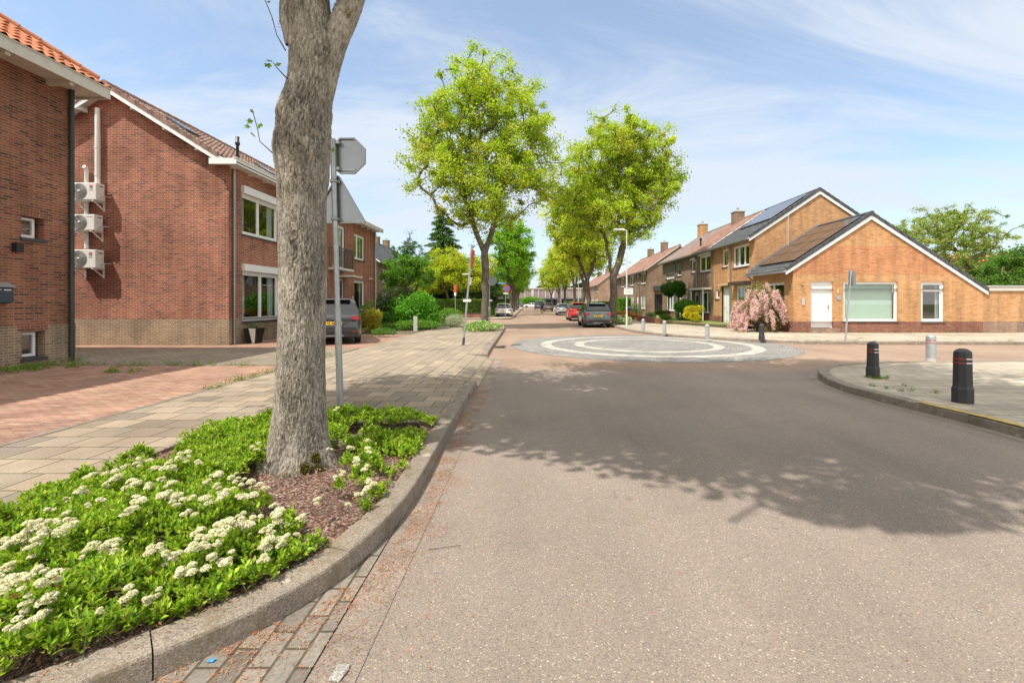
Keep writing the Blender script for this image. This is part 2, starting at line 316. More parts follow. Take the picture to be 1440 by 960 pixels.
def concrete_mat(name, col, speck=True, rough=.88, moss=True):
    m, nt, b = nm(name)
    t = N(nt, 'ShaderNodeTexCoord'); o = t.outputs['Object']
    v = N(nt, 'ShaderNodeTexVoronoi'); v.inputs['Scale'].default_value = 160; nt.links.new(o, v.inputs[0])
    hs = N(nt, 'ShaderNodeSeparateXYZ'); nt.links.new(v.outputs['Color'], hs.inputs[0])
    rp = ramp(nt, [(0, tuple(c * .6 for c in col)), (.5, col), (1, tuple(min(1, c * 1.35) for c in col))]); nt.links.new(hs.outputs[0], rp.inputs[0])
    nz = N(nt, 'ShaderNodeTexNoise'); nz.inputs['Scale'].default_value = 2.5; nz.inputs['Detail'].default_value = 8; nz.inputs['Roughness'].default_value = .65; nt.links.new(o, nz.inputs[0])
    mr_ = N(nt, 'ShaderNodeMapRange'); mr_.inputs[1].default_value = .3; mr_.inputs[2].default_value = .7; mr_.inputs[3].default_value = .62; mr_.inputs[4].default_value = 1.16; nt.links.new(nz.outputs[0], mr_.inputs[0])
    last = rp.outputs[0]
    if moss:
        n5 = N(nt, 'ShaderNodeTexNoise'); n5.inputs['Scale'].default_value = 5; n5.inputs['Detail'].default_value = 9; n5.inputs['Roughness'].default_value = .7; nt.links.new(o, n5.inputs[0])
        m5 = N(nt, 'ShaderNodeMapRange'); m5.inputs[1].default_value = .50; m5.inputs[2].default_value = .62; m5.inputs[4].default_value = .7; nt.links.new(n5.outputs[0], m5.inputs[0])
        x5 = N(nt, 'ShaderNodeMixRGB'); nt.links.new(m5.outputs[0], x5.inputs[0]); nt.links.new(last, x5.inputs[1]); x5.inputs[2].default_value = (.15, .115, .06, 1)
        # pale round lichen
        v6 = N(nt, 'ShaderNodeTexVoronoi'); v6.inputs['Scale'].default_value = 7; nt.links.new(o, v6.inputs[0])
        s6 = N(nt, 'ShaderNodeSeparateXYZ'); nt.links.new(v6.outputs['Color'], s6.inputs[0])
        mlt = N(nt, 'ShaderNodeMath', operation='MULTIPLY'); mlt.inputs[1].default_value = .32; nt.links.new(s6.outputs[0], mlt.inputs[0])
        l6 = N(nt, 'ShaderNodeMath', operation='LESS_THAN'); nt.links.new(v6.outputs['Distance'], l6.inputs[0]); nt.links.new(mlt.outputs[0], l6.inputs[1])
        g6 = N(nt, 'ShaderNodeMath', operation='GREATER_THAN'); g6.inputs[1].default_value = .72; nt.links.new(s6.outputs[1], g6.inputs[0])
        k6 = N(nt, 'ShaderNodeMath', operation='MULTIPLY'); nt.links.new(l6.outputs[0], k6.inputs[0]); nt.links.new(g6.outputs[0], k6.inputs[1])
        k7 = N(nt, 'ShaderNodeMath', operation='MULTIPLY'); k7.inputs[1].default_value = .6; nt.links.new(k6.outputs[0], k7.inputs[0])
        x6 = N(nt, 'ShaderNodeMixRGB'); nt.links.new(k7.outputs[0], x6.inputs[0]); nt.links.new(x5.outputs[0], x6.inputs[1]); x6.inputs[2].default_value = (.50, .46, .37, 1)
        last = x6.outputs[0]
    fin = N(nt, 'ShaderNodeVectorMath', operation='SCALE'); nt.links.new(last, fin.inputs[0]); nt.links.new(mr_.outputs[0], fin.inputs['Scale'])
    nt.links.new(fin.outputs[0], b.inputs['Base Color']); b.inputs['Roughness'].default_value = rough
    bp = N(nt, 'ShaderNodeBump'); bp.inputs['Strength'].default_value = .6; bp.inputs['Distance'].default_value = .004; nt.links.new(v.outputs['Distance'], bp.inputs['Height']); nt.links.new(bp.outputs[0], b.inputs['Normal'])
    return m
def bark_mat(name, dark, light, sc=1.0, lichen=False):
    m, nt, b = nm(name)
    t = N(nt, 'ShaderNodeTexCoord'); o = t.outputs['Object']
    mp_ = N(nt, 'ShaderNodeMapping'); mp_.inputs['Scale'].default_value = (60 * sc, 60 * sc, 26 * sc) if lichen else (26 * sc, 26 * sc, 6.5 * sc); nt.links.new(o, mp_.inputs[0])
    n_ = N(nt, 'ShaderNodeTexNoise'); n_.inputs['Scale'].default_value = 1; n_.inputs['Detail'].default_value = 7; n_.inputs['Roughness'].default_value = .65; n_.inputs['Distortion'].default_value = .8; nt.links.new(mp_.outputs[0], n_.inputs[0])
    rp = ramp(nt, [(.30, dark), (.46, tuple((a + c) / 2 for a, c in zip(dark, light))), (.62, light), (.8, tuple(min(1, c * 1.25) for c in light))]); nt.links.new(n_.outputs[0], rp.inputs[0])
    g = N(nt, 'ShaderNodeTexNoise'); g.inputs['Scale'].default_value = 4; g.inputs['Detail'].default_value = 6; nt.links.new(o, g.inputs[0])
    last = rp.outputs[0]
    mg = N(nt, 'ShaderNodeMapRange'); mg.inputs[1].default_value = .3; mg.inputs[2].default_value = .7; mg.inputs[3].default_value = .75; mg.inputs[4].default_value = 1.15; nt.links.new(g.outputs[0], mg.inputs[0])
    if lichen:
        at = N(nt, 'ShaderNodeAttribute'); at.attribute_name = 'furrow'
        am = ramp(nt, [(0, (.16, .14, .12)), (.32, (.48, .45, .42)), (.60, (.95, .93, .90)), (1, (1.40, 1.38, 1.32))]); nt.links.new(at.outputs['Fac'], am.inputs[0])
        ax = N(nt, 'ShaderNodeMixRGB', blend_type='MULTIPLY'); ax.inputs[0].default_value = 1; nt.links.new(last, ax.inputs[1]); nt.links.new(am.outputs[0], ax.inputs[2]); last = ax.outputs[0]
        l = N(nt, 'ShaderNodeTexNoise'); l.inputs['Scale'].default_value = 9; l.inputs['Detail'].default_value = 8; nt.links.new(o, l.inputs[0])
        lm = N(nt, 'ShaderNodeMapRange'); lm.inputs[1].default_value = .60; lm.inputs[2].default_value = .72; lm.inputs[4].default_value = .55; nt.links.new(l.outputs[0], lm.inputs[0])
        lx = N(nt, 'ShaderNodeMixRGB'); nt.links.new(lm.outputs[0], lx.inputs[0]); nt.links.new(last, lx.inputs[1]); lx.inputs[2].default_value = (.30, .27, .17, 1); last = lx.outputs[0]
    fin = N(nt, 'ShaderNodeVectorMath', operation='SCALE'); nt.links.new(last, fin.inputs[0]); nt.links.new(mg.outputs[0], fin.inputs['Scale'])
    nt.links.new(fin.outputs[0], b.inputs['Base Color']); b.inputs['Roughness'].default_value = .92; b.inputs['Specular IOR Level'].default_value = .2
    bp = N(nt, 'ShaderNodeBump'); bp.inputs['Strength'].default_value = .8; bp.inputs['Distance'].default_value = .012 / sc; nt.links.new(n_.outputs[0], bp.inputs['Height']); nt.links.new(bp.outputs[0], b.inputs['Normal'])
    return m
def carpaint(name, col, metal=.3):
    m, nt, b = nm(name)
    b.inputs['Base Color'].default_value = (*col, 1); b.inputs['Metallic'].default_value = metal
    b.inputs['Roughness'].default_value = .32; b.inputs['Coat Weight'].default_value = 1; b.inputs['Coat Roughness'].default_value = .04
    t = N(nt, 'ShaderNodeTexCoord'); n_ = N(nt, 'ShaderNodeTexNoise'); n_.inputs['Scale'].default_value = 6; nt.links.new(t.outputs['Object'], n_.inputs[0])
    r_ = N(nt, 'ShaderNodeMapRange'); r_.inputs[3].default_value = .27; r_.inputs[4].default_value = .42; nt.links.new(n_.outputs[0], r_.inputs[0]); nt.links.new(r_.outputs[0], b.inputs['Roughness'])
    return m

M = {}
M['asphalt'] = asphalt_mat()
M['mulch'] = mulch_mat()
M['kerb'] = concrete_mat("kerb_concrete", (.285, .235, .185))
M['concrete'] = concrete_mat("concrete", (.36, .34, .31), moss=False)
M['edging'] = concrete_mat("edging_concrete", (.27, .215, .172), moss=False)
M['slabs'] = bricks("pavement_slabs", [(.21, .165, .125), (.31, .245, .18), (.37, .29, .21), (.25, .21, .165), (.39, .31, .225), (.22, .18, .145)], (.085, .075, .045), bw=.40, rh=.36, ms=.008, coords='Object', bump=.7, dirt=.3, dirtscale=.8, moss=(.10, .12, .03), rough=.9, fine=.05)
M['slabs_long'] = bricks("driveway_slabs", [(.25, .205, .16), (.33, .268, .20), (.29, .24, .182), (.37, .30, .22)], (.12, .105, .06), bw=.60, rh=.30, ms=.009, coords='Object', swap=True, bump=.7, dirt=.22, moss=(.14, .14, .04), fine=.05)
M['slabs_light'] = bricks("light_pavement", [(.40, .34, .265), (.46, .39, .30), (.36, .31, .25), (.48, .42, .33)], (.21, .18, .12), bw=.30, rh=.30, ms=.008, coords='Object', bump=.5, dirt=.28, dirtscale=.6, moss=(.14, .15, .05), fine=.05)
M['redpave'] = bricks("red_paving_bricks", [(.29, .155, .115), (.38, .215, .155), (.44, .26, .19), (.33, .195, .15), (.45, .30, .225)], (.15, .105, .07), bw=.21, rh=.075, ms=.006, coords='Object', bump=.7, dirt=.3, dirtscale=1.1, moss=(.12, .13, .03), fine=.15)
M['greypave'] = bricks("grey_paving_bricks", [(.20, .165, .13), (.28, .235, .18), (.24, .20, .15), (.31, .265, .21)], (.11, .09, .06), bw=.21, rh=.105, ms=.007, coords='Object', bump=.6, dirt=.25, moss=(.12, .12, .04), fine=.1)
M['baypave'] = bricks("bay_paving", [(.17, .145, .12), (.24, .21, .175), (.28, .24, .195), (.21, .185, .155)], (.10, .075, .05), bw=.22, rh=.11, ms=.007, coords='Object', swap=True, bump=.8, dirt=.3, dirtscale=2, fine=.08, origin=(0, .025))
M['setts'] = bricks("grey_setts", [(.20, .195, .185), (.28, .27, .255), (.24, .235, .22), (.32, .31, .29)], (.16, .145, .12), bw=.20, rh=.10, ms=.010, coords='UV', bump=.8, dirt=.22, dirtscale=.8, fine=.08)
M['white_setts'] = bricks("white_setts", [(.46, .43, .37), (.56, .53, .46), (.40, .37, .32)], (.26, .23, .19), bw=.20, rh=.10, ms=.009, coords='UV', bump=.5, dirt=.35, dirtscale=1.6)
M['brick_red'] = bricks("red_brick", [(.13, .053, .042), (.28, .078, .05), (.37, .105, .065), (.32, .092, .058), (.42, .14, .088), (.18, .065, .05)], (.46, .33, .23), ms=.009, dirt=.34)
M['brick_redb'] = bricks("dark_red_brick", [(.11, .05, .038), (.24, .078, .047), (.32, .105, .06), (.28, .092, .055), (.36, .135, .08), (.16, .065, .047)], (.34, .24, .165), ms=.009, dirt=.3)
M['plinth_red'] = bricks("weathered_plinth_brick", [(.20, .13, .085), (.28, .18, .11), (.33, .215, .14), (.24, .155, .10)], (.42, .35, .25), ms=.011, dirt=.28)
M['brick_orange'] = bricks("orange_brick", [(.42, .205, .085), (.56, .295, .125), (.63, .345, .155), (.50, .25, .105), (.60, .29, .13)], (.50, .36, .22), ms=.006, dirt=.16, band=[(2.95, 4.35, (.95, .82, .85))])
M['brick_orangep'] = bricks("orange_brick_plain", [(.40, .20, .085), (.53, .285, .125), (.60, .335, .155), (.47, .24, .105), (.58, .29, .13)], (.48, .35, .22), ms=.006, dirt=.16)
M['plinth'] = bricks("purple_plinth_brick", [(.17, .06, .045), (.27, .095, .06), (.22, .08, .06), (.33, .13, .08)], (.33, .24, .17), ms=.007, dirt=.2)
M['plinth_grey'] = bricks("grey_plinth_brick", [(.25, .16, .12), (.33, .22, .16), (.22, .13, .10), (.38, .26, .2)], (.36, .28, .2), ms=.007, dirt=.2)
M['brick_brown'] = bricks("brown_brick", [(.20, .13, .085), (.29, .19, .125), (.25, .165, .11), (.33, .225, .155)], (.30, .235, .17), ms=.007, dirt=.28)
M['brick_far'] = bricks("pale_brick", [(.28, .17, .115), (.37, .24, .165), (.32, .205, .14)], (.35, .27, .2), ms=.007, dirt=.25)
M['tile_red'] = tiles("orange_pantiles", [(.38, .12, .055), (.50, .18, .085), (.44, .15, .07), (.56, .24, .13)], .24, .34)
M['tile_brown'] = tiles("brown_pantiles", [(.16, .095, .075), (.24, .145, .11), (.29, .185, .145), (.20, .12, .095)], .22, .33)
M['tile_dark'] = tiles("dark_grey_tiles", [(.055, .06, .065), (.085, .09, .095), (.07, .073, .078)], .24, .34, rough=.5)
M['tile_dull'] = tiles("dull_red_tiles", [(.21, .115, .085), (.29, .16, .115), (.34, .20, .15), (.25, .15, .115)], .24, .34)
M['tile_grey'] = tiles("weathered_tiles", [(.21, .16, .14), (.28, .215, .185), (.24, .18, .155)], .24, .34)
M['white'] = plain("white_paint", (.80, .80, .79), .35, var=.03)
M['lamp_grey'] = plain("pale_grey_enamel", (.56, .57, .55), .4, var=.08)
M['cream'] = plain("cream_paint", (.60, .56, .49), .5, var=.08, vscale=6)
M['lightgrey'] = plain("light_grey_paint", (.45, .44, .42), .5, var=.08)
M['zinc'] = plain("zinc", (.32, .33, .34), .45, .6, var=.15)
M['galv'] = plain("galvanised_steel", (.40, .42, .42), .42, .55, var=.18, vscale=14)
M['galv_dull'] = plain("dull_aluminium", (.30, .315, .32), .36, .75, var=.08, vscale=5)
M['darkpipe'] = plain("dark_green_pipe", (.035, .045, .04), .45, var=.2)
M['black'] = plain("black_plastic", (.018, .018, .02), .4)
M['darkgrey'] = plain("dark_grey_metal", (.07, .078, .085), .4, .2)
M['rubber'] = plain("rubber", (.02, .02, .022), .75)
M['bollard'] = plain("bollard_rubber", (.035, .037, .04), .5, bump=.3, bscale=90, var=.2)
M['bollard_conc'] = plain("bollard_concrete", (.33, .335, .34), .8, bump=.5, bscale=120, var=.2, vscale=8)
M['red'] = plain("red_reflector", (.45, .035, .02), .35)
M['signred'] = plain("sign_red", (.55, .05, .04), .35)
M['signblue'] = plain("sign_blue", (.045, .16, .50), .35)
M['whiteband'] = plain("white_reflector", (.75, .73, .70), .4)
M['kerbyellow'] = plain("yellow_kerb_paint", (.47, .34, .10), .8, bump=.5, bscale=120, var=.5, vscale=11)
M['sill'] = plain("dark_stone_sill", (.06, .055, .06), .5)
M['glass'] = glass("window_glass")
M['glassg'] = glass("green_glass", (.90, .97, .93), .03)
M['room'] = plain("dim_room", (.10, .09, .08), .9)
M['curtain'] = plain("net_curtain", (.62, .64, .62), .9, var=.06)
M['blind'] = plain("pale_green_blind", (.52, .62, .56), .7, var=.04)
M['grille'] = plain("fan_grille", (.33, .33, .31), .5)
M['acwhite'] = plain("appliance_white", (.74, .73, .69), .4, var=.04)
M['pvc'] = plain("white_duct", (.74, .72, .68), .4)
M['solar'] = plain("solar_cells", (.022, .028, .05), .13, .0, var=.2, vscale=9, spec=.9)
M['solarb'] = plain("brown_black_cells", (.085, .060, .045), .22, 0, var=.12, vscale=2, spec=.8)
M['alu'] = plain("aluminium", (.55, .56, .57), .35, .7)
M['carglass'] = plain("car_glass", (.012, .015, .016), .06, spec=.8)
M['tail'] = plain("tail_light", (.30, .012, .012), .2)
M['plate'] = plain("number_plate_yellow", (.80, .50, .03), .45)
M['rim'] = plain("wheel_rim", (.28, .28, .29), .3, .8)
M['bark'] = bark_mat("street_bark", (.15, .135, .112), (.42, .385, .33), 1.0, True)
M['barkfar'] = bark_mat("tree_bark", (.07, .055, .042), (.19, .155, .12), .6)
M['leaf'] = leafmat("leaves", .44)
M['leafs'] = leafmat("shrub_leaves", .36, .5)
M['petal'] = leafmat("petals", .3, .8)
M['turf'] = plain("turf", (.15, .24, .035), .9, bump=.8, bscale=150, var=.35, vscale=20)
M['earth'] = plain("earth", (.13, .10, .065), .95, bump=.8, bscale=60, var=.3)
M['field'] = plain("grassy_ground", (.10, .13, .04), .95, bump=.5, bscale=8, var=.3, vscale=.3)
M['cloth'] = plain("dark_clothing", (.02, .022, .03), .8)
M['moss'] = plain("moss", (.13, .115, .02), .95, bump=1, bscale=160, var=.4, vscale=30)

# ------------------------------------------------------------------ object helpers
def rootloc(o):
    v = Vector((0, 0, 0))
    while o is not None:
        v += o.location; o = o.parent
    return v
def tag(o, label=None, cat=None, group=None, kind=None):
    if label: o['label'] = label
    if cat: o['category'] = cat
    if group: o['group'] = group
    if kind: o['kind'] = kind
    return o
def thing(name, label, cat, loc=(0, 0, 0), group=None, rz=0):
    o = bpy.data.objects.new(name, None); COL.objects.link(o); o.location = loc; o.rotation_euler = (0, 0, rz)
    o.empty_display_size = .3
    return tag(o, label, cat, group)
def dup(root, loc=None, rz=None, label=None, group=None, scale=None, skip=()):
    def cp(o, parent):
        c = o.copy(); COL.objects.link(c); c.parent = parent
        for ch in list(o.children): cp(ch, c)
        return c
    r = cp(root, None)
    if loc is not None: r.location = loc
    if rz is not None: r.rotation_euler = (0, 0, rz)
    if scale is not None: r.scale = (scale,) * 3 if not hasattr(scale, '__len__') else scale
    if label: r['label'] = label
    if group: r['group'] = group
    return r
class MB:
    def __init__(s): s.v = []; s.f = []; s.sm = []
    def add(s, vs, fs, smooth=False):
        k = len(s.v); s.v += [tuple(map(float, v)) for v in vs]; s.f += [tuple(i + k for i in f) for f in fs]; s.sm += [smooth] * len(fs); return s
    def box(s, x0, x1, y0, y1, z0, z1):
        if x0 > x1: x0, x1 = x1, x0
        if y0 > y1: y0, y1 = y1, y0
        if z0 > z1: z0, z1 = z1, z0
        return s.add([(x0, y0, z0), (x1, y0, z0), (x1, y1, z0), (x0, y1, z0), (x0, y0, z1), (x1, y0, z1), (x1, y1, z1), (x0, y1, z1)],
                     [(0, 3, 2, 1), (4, 5, 6, 7), (0, 1, 5, 4), (1, 2, 6, 5), (2, 3, 7, 6), (3, 0, 4, 7)])
    def prism(s, poly, z0, z1):
        """poly: ccw list of (x,y)"""
        a = sum(p[0] * q[1] - q[0] * p[1] for p, q in zip(poly, poly[1:] + poly[:1]))
        if a < 0: poly = poly[::-1]
        n = len(poly)
        return s.add([(x, y, z0) for x, y in poly] + [(x, y, z1) for x, y in poly],
                     [tuple(range(n))[::-1], tuple(range(n, 2 * n))] + [(i, (i + 1) % n, n + (i + 1) % n, n + i) for i in range(n)])
    def extr(s, pts, d):
        """closed planar loop of 3D points extruded by vector d"""
        n = len(pts); d = Vector(d); p = [Vector(q) for q in pts]
        return s.add(p + [q + d for q in p], [tuple(range(n))[::-1], tuple(range(n, 2 * n))] + [(i, (i + 1) % n, n + (i + 1) % n, n + i) for i in range(n)])
    def tube(s, pts, r, n=8, caps=True, smooth=True):
        pts = [Vector(p) for p in pts]; rs = r if hasattr(r, '__len__') else [r] * len(pts)
        rings = []; up = None
        for i, p in enumerate(pts):
            t = (pts[min(i + 1, len(pts) - 1)] - pts[max(i - 1, 0)]).normalized()
            if up is None: up = Vector((0, 0, 1)) if abs(t.z) < .9 else Vector((1, 0, 0))
            a = t.cross(up).normalized(); up = a.cross(t).normalized()
            rings.append([p + (a * math.cos(2 * math.pi * k / n) + up * math.sin(2 * math.pi * k / n)) * rs[i] for k in range(n)])
        vs = [v for rg in rings for v in rg]; fs = []
        for i in range(len(pts) - 1):
            for k in range(n):
                fs.append((i * n + k, i * n + (k + 1) % n, (i + 1) * n + (k + 1) % n, (i + 1) * n + k))
        s.add(vs, fs, smooth)
        if caps:
            s.add(rings[0], [tuple(range(n))]); s.add(rings[-1], [tuple(range(n))[::-1]])
        return s
    def lathe(s, prof, c=(0, 0, 0), n=16, axis='z', smooth=True):
        vs = []; fs = []
        for r, h in prof:
            for k in range(n):
                a = 2 * math.pi * k / n; x, y = r * math.cos(a), r * math.sin(a)
                vs.append({'z': (c[0] + x, c[1] + y, c[2] + h), 'y': (c[0] + x, c[1] + h, c[2] + y), 'x': (c[0] + h, c[1] + x, c[2] + y)}[axis])
        for i in range(len(prof) - 1):
            for k in range(n): fs.append((i * n + k, i * n + (k + 1) % n, (i + 1) * n + (k + 1) % n, (i + 1) * n + k))
        s.add(vs, fs, smooth)
        return s
    def build(s, name, mat, parent=None, world=True, bevel=0, normals=True):
        me = bpy.data.meshes.new(name)
        me.from_pydata(s.v, [], s.f); me.update()
        V = np.array(s.v) if s.v else np.zeros((1, 3))
        uvl = me.uv_layers.new(name='UVMap')
        if len(me.loops):
            pn = np.zeros(len(me.polygons) * 3); me.polygons.foreach_get('normal', pn); pn = pn.reshape(-1, 3)
            tot = np.zeros(len(me.polygons), int); me.polygons.foreach_get('loop_total', tot)
            li = np.zeros(len(me.loops), int); me.loops.foreach_get('vertex_index', li)
            ln = np.repeat(pn, tot, axis=0)
            t = np.stack([-ln[:, 1], ln[:, 0], np.zeros(len(ln))], 1)
            flat = np.abs(ln[:, 2]) > .98
            t[flat] = (1, 0, 0)
            t /= np.maximum(1e-9, np.linalg.norm(t, axis=1))[:, None]
            bvec = np.cross(ln, t); bvec[flat] = (0, 1, 0)
            p = V[li]
            uv = np.stack([(p * t).sum(1), (p * bvec).sum(1)], 1)
            uvl.data.foreach_set('uv', uv.ravel())
        me.polygons.foreach_set('use_smooth', s.sm)
        if world and parent is not None:
            off = rootloc(parent)
            me.transform(Matrix.Translation(-off))
        if normals:
            bm = bmesh.new(); bm.from_mesh(me); bmesh.ops.recalc_face_normals(bm, faces=bm.faces); bm.to_mesh(me); bm.free()
        me.materials.append(mat)
        o = bpy.data.objects.new(name, me); COL.objects.link(o); o.parent = parent
        if bevel:
            md = o.modifiers.new('bevel', 'BEVEL'); md.width = bevel; md.segments = 2; md.limit_method = 'ANGLE'; md.angle_limit = R(40)
        return o
def structure(name, mb, mat, **k):
    return tag(mb.build(name, mat, **k), kind='structure')
def quads_object(name, verts, cols, mat, parent=None, per=4):
    """verts (n*per,3): n separate faces, cols (n,3) one colour per face"""
    n = len(verts) // per
    me = bpy.data.meshes.new(name)
    me.vertices.add(n * per); me.vertices.foreach_set('co', np.asarray(verts, np.float32).ravel())
    me.loops.add(n * per); me.loops.foreach_set('vertex_index', np.arange(n * per, dtype=np.int32))
    me.polygons.add(n); me.polygons.foreach_set('loop_start', np.arange(0, n * per, per, dtype=np.int32)); me.polygons.foreach_set('loop_total', np.full(n, per, np.int32))
    ca = me.color_attributes.new('Col', 'FLOAT_COLOR', 'POINT')
    c4 = np.ones((n * per, 4), np.float32); c4[:, :3] = np.repeat(cols, per, axis=0)
    ca.data.foreach_set('color', c4.ravel())
    me.update(calc_edges=True)
    me.materials.append(mat)
    o = bpy.data.objects.new(name, me); COL.objects.link(o); o.parent = parent
    return o
def unit(v): return v / np.maximum(1e-9, np.linalg.norm(v, axis=1))[:, None]
def leaf_quads(c, L, W, r, up=.35, fold=False):
    """rhombic leaves at centres c; returns verts (n*4,3)"""
    n = len(c)
    nrm = r.normal(size=(n, 3)); nrm[:, 2] += up * 2; nrm = unit(nrm)
    a = unit(np.cross(nrm, r.normal(size=(n, 3)))); b = np.cross(nrm, a)
    l = (L * r.uniform(.65, 1.25, n))[:, None]; w = (W * r.uniform(.7, 1.2, n))[:, None]
    v = np.stack([c - a * l * .5, c + b * w * .5 - a * l * .05, c + a * l * .5, c - b * w * .5 - a * l * .05], 1)
    v[:, 1] += nrm * (w * .18); v[:, 3] += nrm * (w * .18)
    return v.reshape(-1, 3)
def pick(cols, n, r, var=.18):
    cols = np.array([c[:3] for c in cols]); w = np.array([c[3] if len(c) > 3 else 1 for c in cols_w(cols)])
    return None
def palette(cols, n, r, var=.2):
    """cols: (r,g,b,weight)"""
    c = np.array([q[:3] for q in cols]); w = np.array([q[3] if len(q) > 3 else 1.0 for q in cols]); w = w / w.sum()
    out = c[r.choice(len(c), n, p=w)]
    return np.clip(out * (1 + r.normal(size=(n, 1)) * var) * (1 + r.normal(size=(n, 3)) * var * .25), 0.003, .95)

# ------------------------------------------------------------------ trees
def skeleton(r, base, forkz, lobes, ntips, step=.5, limbs=None, wob=.12, droop=0.0, lean=(0, 0)):
    nodes = [np.array([0, 0, 0.0])]; par = [-1]
    k = max(3, int(forkz / .6))
    for i in range(1, k + 1):
        t = i / k
        nodes.append(np.array([lean[0] * t + r.normal() * wob * .35, lean[1] * t + r.normal() * wob * .35, forkz * t])); par.append(len(nodes) - 2)
    fork = len(nodes) - 1
    def grow(tip, cand_from=0, jit=.13):
        arr = np.array(nodes); d = tip - arr; dist = np.linalg.norm(d, axis=1)
        up = (tip[2] - arr[:, 2])
        hyp = np.hypot(d[:, 0], d[:, 1])
        cost = dist + np.where(up < .15 * hyp - .6, 3.0, 0) + np.where(np.arange(len(arr)) < fork, 50, 0)
        j = int(cost.argmin()); n = max(1, int(round(dist[j] / step))); a = arr[j]
        for q in range(1, n + 1):
            t = q / n
            pt = a + (tip - a) * t + r.normal(size=3) * jit * (1 - t * .3) * (0 if q == n else 1)
            pt[2] += math.sin(t * math.pi) * (.10 * dist[j])
            nodes.append(pt); par.append(j if q == 1 else len(nodes) - 2)
    fk = nodes[fork]
    for li_, L_ in enumerate(limbs or []):
        L_ = np.array(L_, float)
        if li_ < 2:
            a = nodes[fork]; n = max(2, int(np.linalg.norm(L_ - a) / step))
            for q in range(1, n + 1):
                t = q / n; pt = a + (L_ - a) * np.array([t ** .8, t ** .8, t]); pt = pt + r.normal(size=3) * .03
                nodes.append(pt); par.append(fork if q == 1 else len(nodes) - 2)
        else: grow(L_, jit=.1)
    tips = []
    W_ = np.array([l[6] for l in lobes], float); W_ /= W_.sum()
    for q in range(ntips):
        l = lobes[r.choice(len(lobes), p=W_)]
        u = unit(r.normal(size=(1, 3)))[0]; rad = r.uniform(.0, 1) ** .42
        if r.uniform() < .20: rad = r.uniform(1.0, 1.36); u = unit((u + np.array([0, 0, .45]))[None])[0]
        tips.append(np.array([l[0], l[1], l[2]]) + u * rad * np.array(l[3:6]))
    tips.sort(key=lambda p: np.linalg.norm(p - fk))
    for t in tips: grow(t)
    return np.array(nodes), np.array(par), fork, np.array(tips)
def limb_mesh(nodes, par, r_base, mat, name, parent, r_tip=.012, flare=1.35, minr=0, kexp=.47, nseg=9):
    n = len(nodes); cnt = np.zeros(n)
    kids = np.zeros(n, int)
    for i in range(n): 
        if par[i] >= 0: kids[par[i]] += 1
    for i in range(n - 1, -1, -1):
        if kids[i] == 0: cnt[i] += 1
        if par[i] >= 0: cnt[par[i]] += cnt[i]
    rad = r_tip + (r_base - r_tip) * (cnt / cnt[0]) ** kexp
    z0 = nodes[:, 2]
    rad = rad * (1 + (flare - 1) * np.exp(-np.maximum(z0, 0) / .35) * (cnt == cnt[0]))
    # chains
    main = {}
    for i in range(1, n):
        p = par[i]
        if p not in main or cnt[i] > cnt[main[p]]: main[p] = i
    mb = MB()
    starts = [0] + [i for i in range(1, n) if main.get(par[i]) != i]
    for s_ in starts:
        ch = [s_]
        while ch[-1] in main: ch.append(main[ch[-1]])
        if s_ != 0: ch = [par[s_]] + ch
        if len(ch) < 2: continue
        rr = [rad[i] for i in ch]
        if s_ != 0: rr[0] = min(rr[0], rr[1] * 1.25)
        if max(rr) < minr: continue
        mb.tube([nodes[i] for i in ch], rr, nseg if s_ == 0 or max(rr) > .08 else (6 if max(rr) > .03 else 4), caps=False)
    return mb.build(name, mat, parent, world=False, normals=False)
def make_tree(label, cat='tree', loc=(0, 0, 0), forkz=4, r_base=.22, lobes=(), ntips=260, nleaf=90, spread=.5, leaf=(.13, .10), cols=(), seed=1, limbs=None, group=None, name='street_tree', lean=(0, 0), flat=.75, r_tip=.012, mat='barkfar', wob=.12, step=.5, up=.35, clump=None, kexp=.47):
    r = np.random.default_rng(seed)
    root = thing(name, label, cat, loc, group)
    nodes, par, fork, tips = skeleton(r, None, forkz, lobes, ntips, limbs=limbs, lean=lean, wob=wob, step=step)
    limb_mesh(nodes, par, r_base, M[mat], 'trunk', root, r_tip=r_tip, kexp=kexp)
    # leaf clumps round the tips and along outer twigs
    outer = nodes[fork + 1:]
    sel = outer[r.choice(len(outer), min(len(outer), int(len(tips) * .5)), replace=False)]
    cen = np.concatenate([tips, sel])
    size = r.uniform(.5, 1.35, len(cen))
    num = (nleaf * r.uniform(.35, 1.3, len(cen)) * np.concatenate([np.ones(len(tips)), np.full(len(sel), .5)])).astype(int)
    c = np.repeat(cen, num, axis=0); sz = np.repeat(size, num)[:, None]
    off = r.normal(size=c.shape) * spread * .55 * sz; off[:, 2] *= flat
    c = c + off
    tint = np.repeat(r.normal(size=(len(cen), 1)) * .10, num, axis=0)
    q = leaf_quads(c, leaf[0], leaf[1], r, up=up)
    # each clump leans to one tint of the species
    base = palette(cols, len(cen), r, .05); lc = np.repeat(base, num, axis=0); own = palette(cols, len(c), r, .12)
    cc = np.clip((lc * .5 + own * .5) * (1 + tint), .004, .9)
    quads_object('crown', q, cc, M['leaf'], root)
    return root
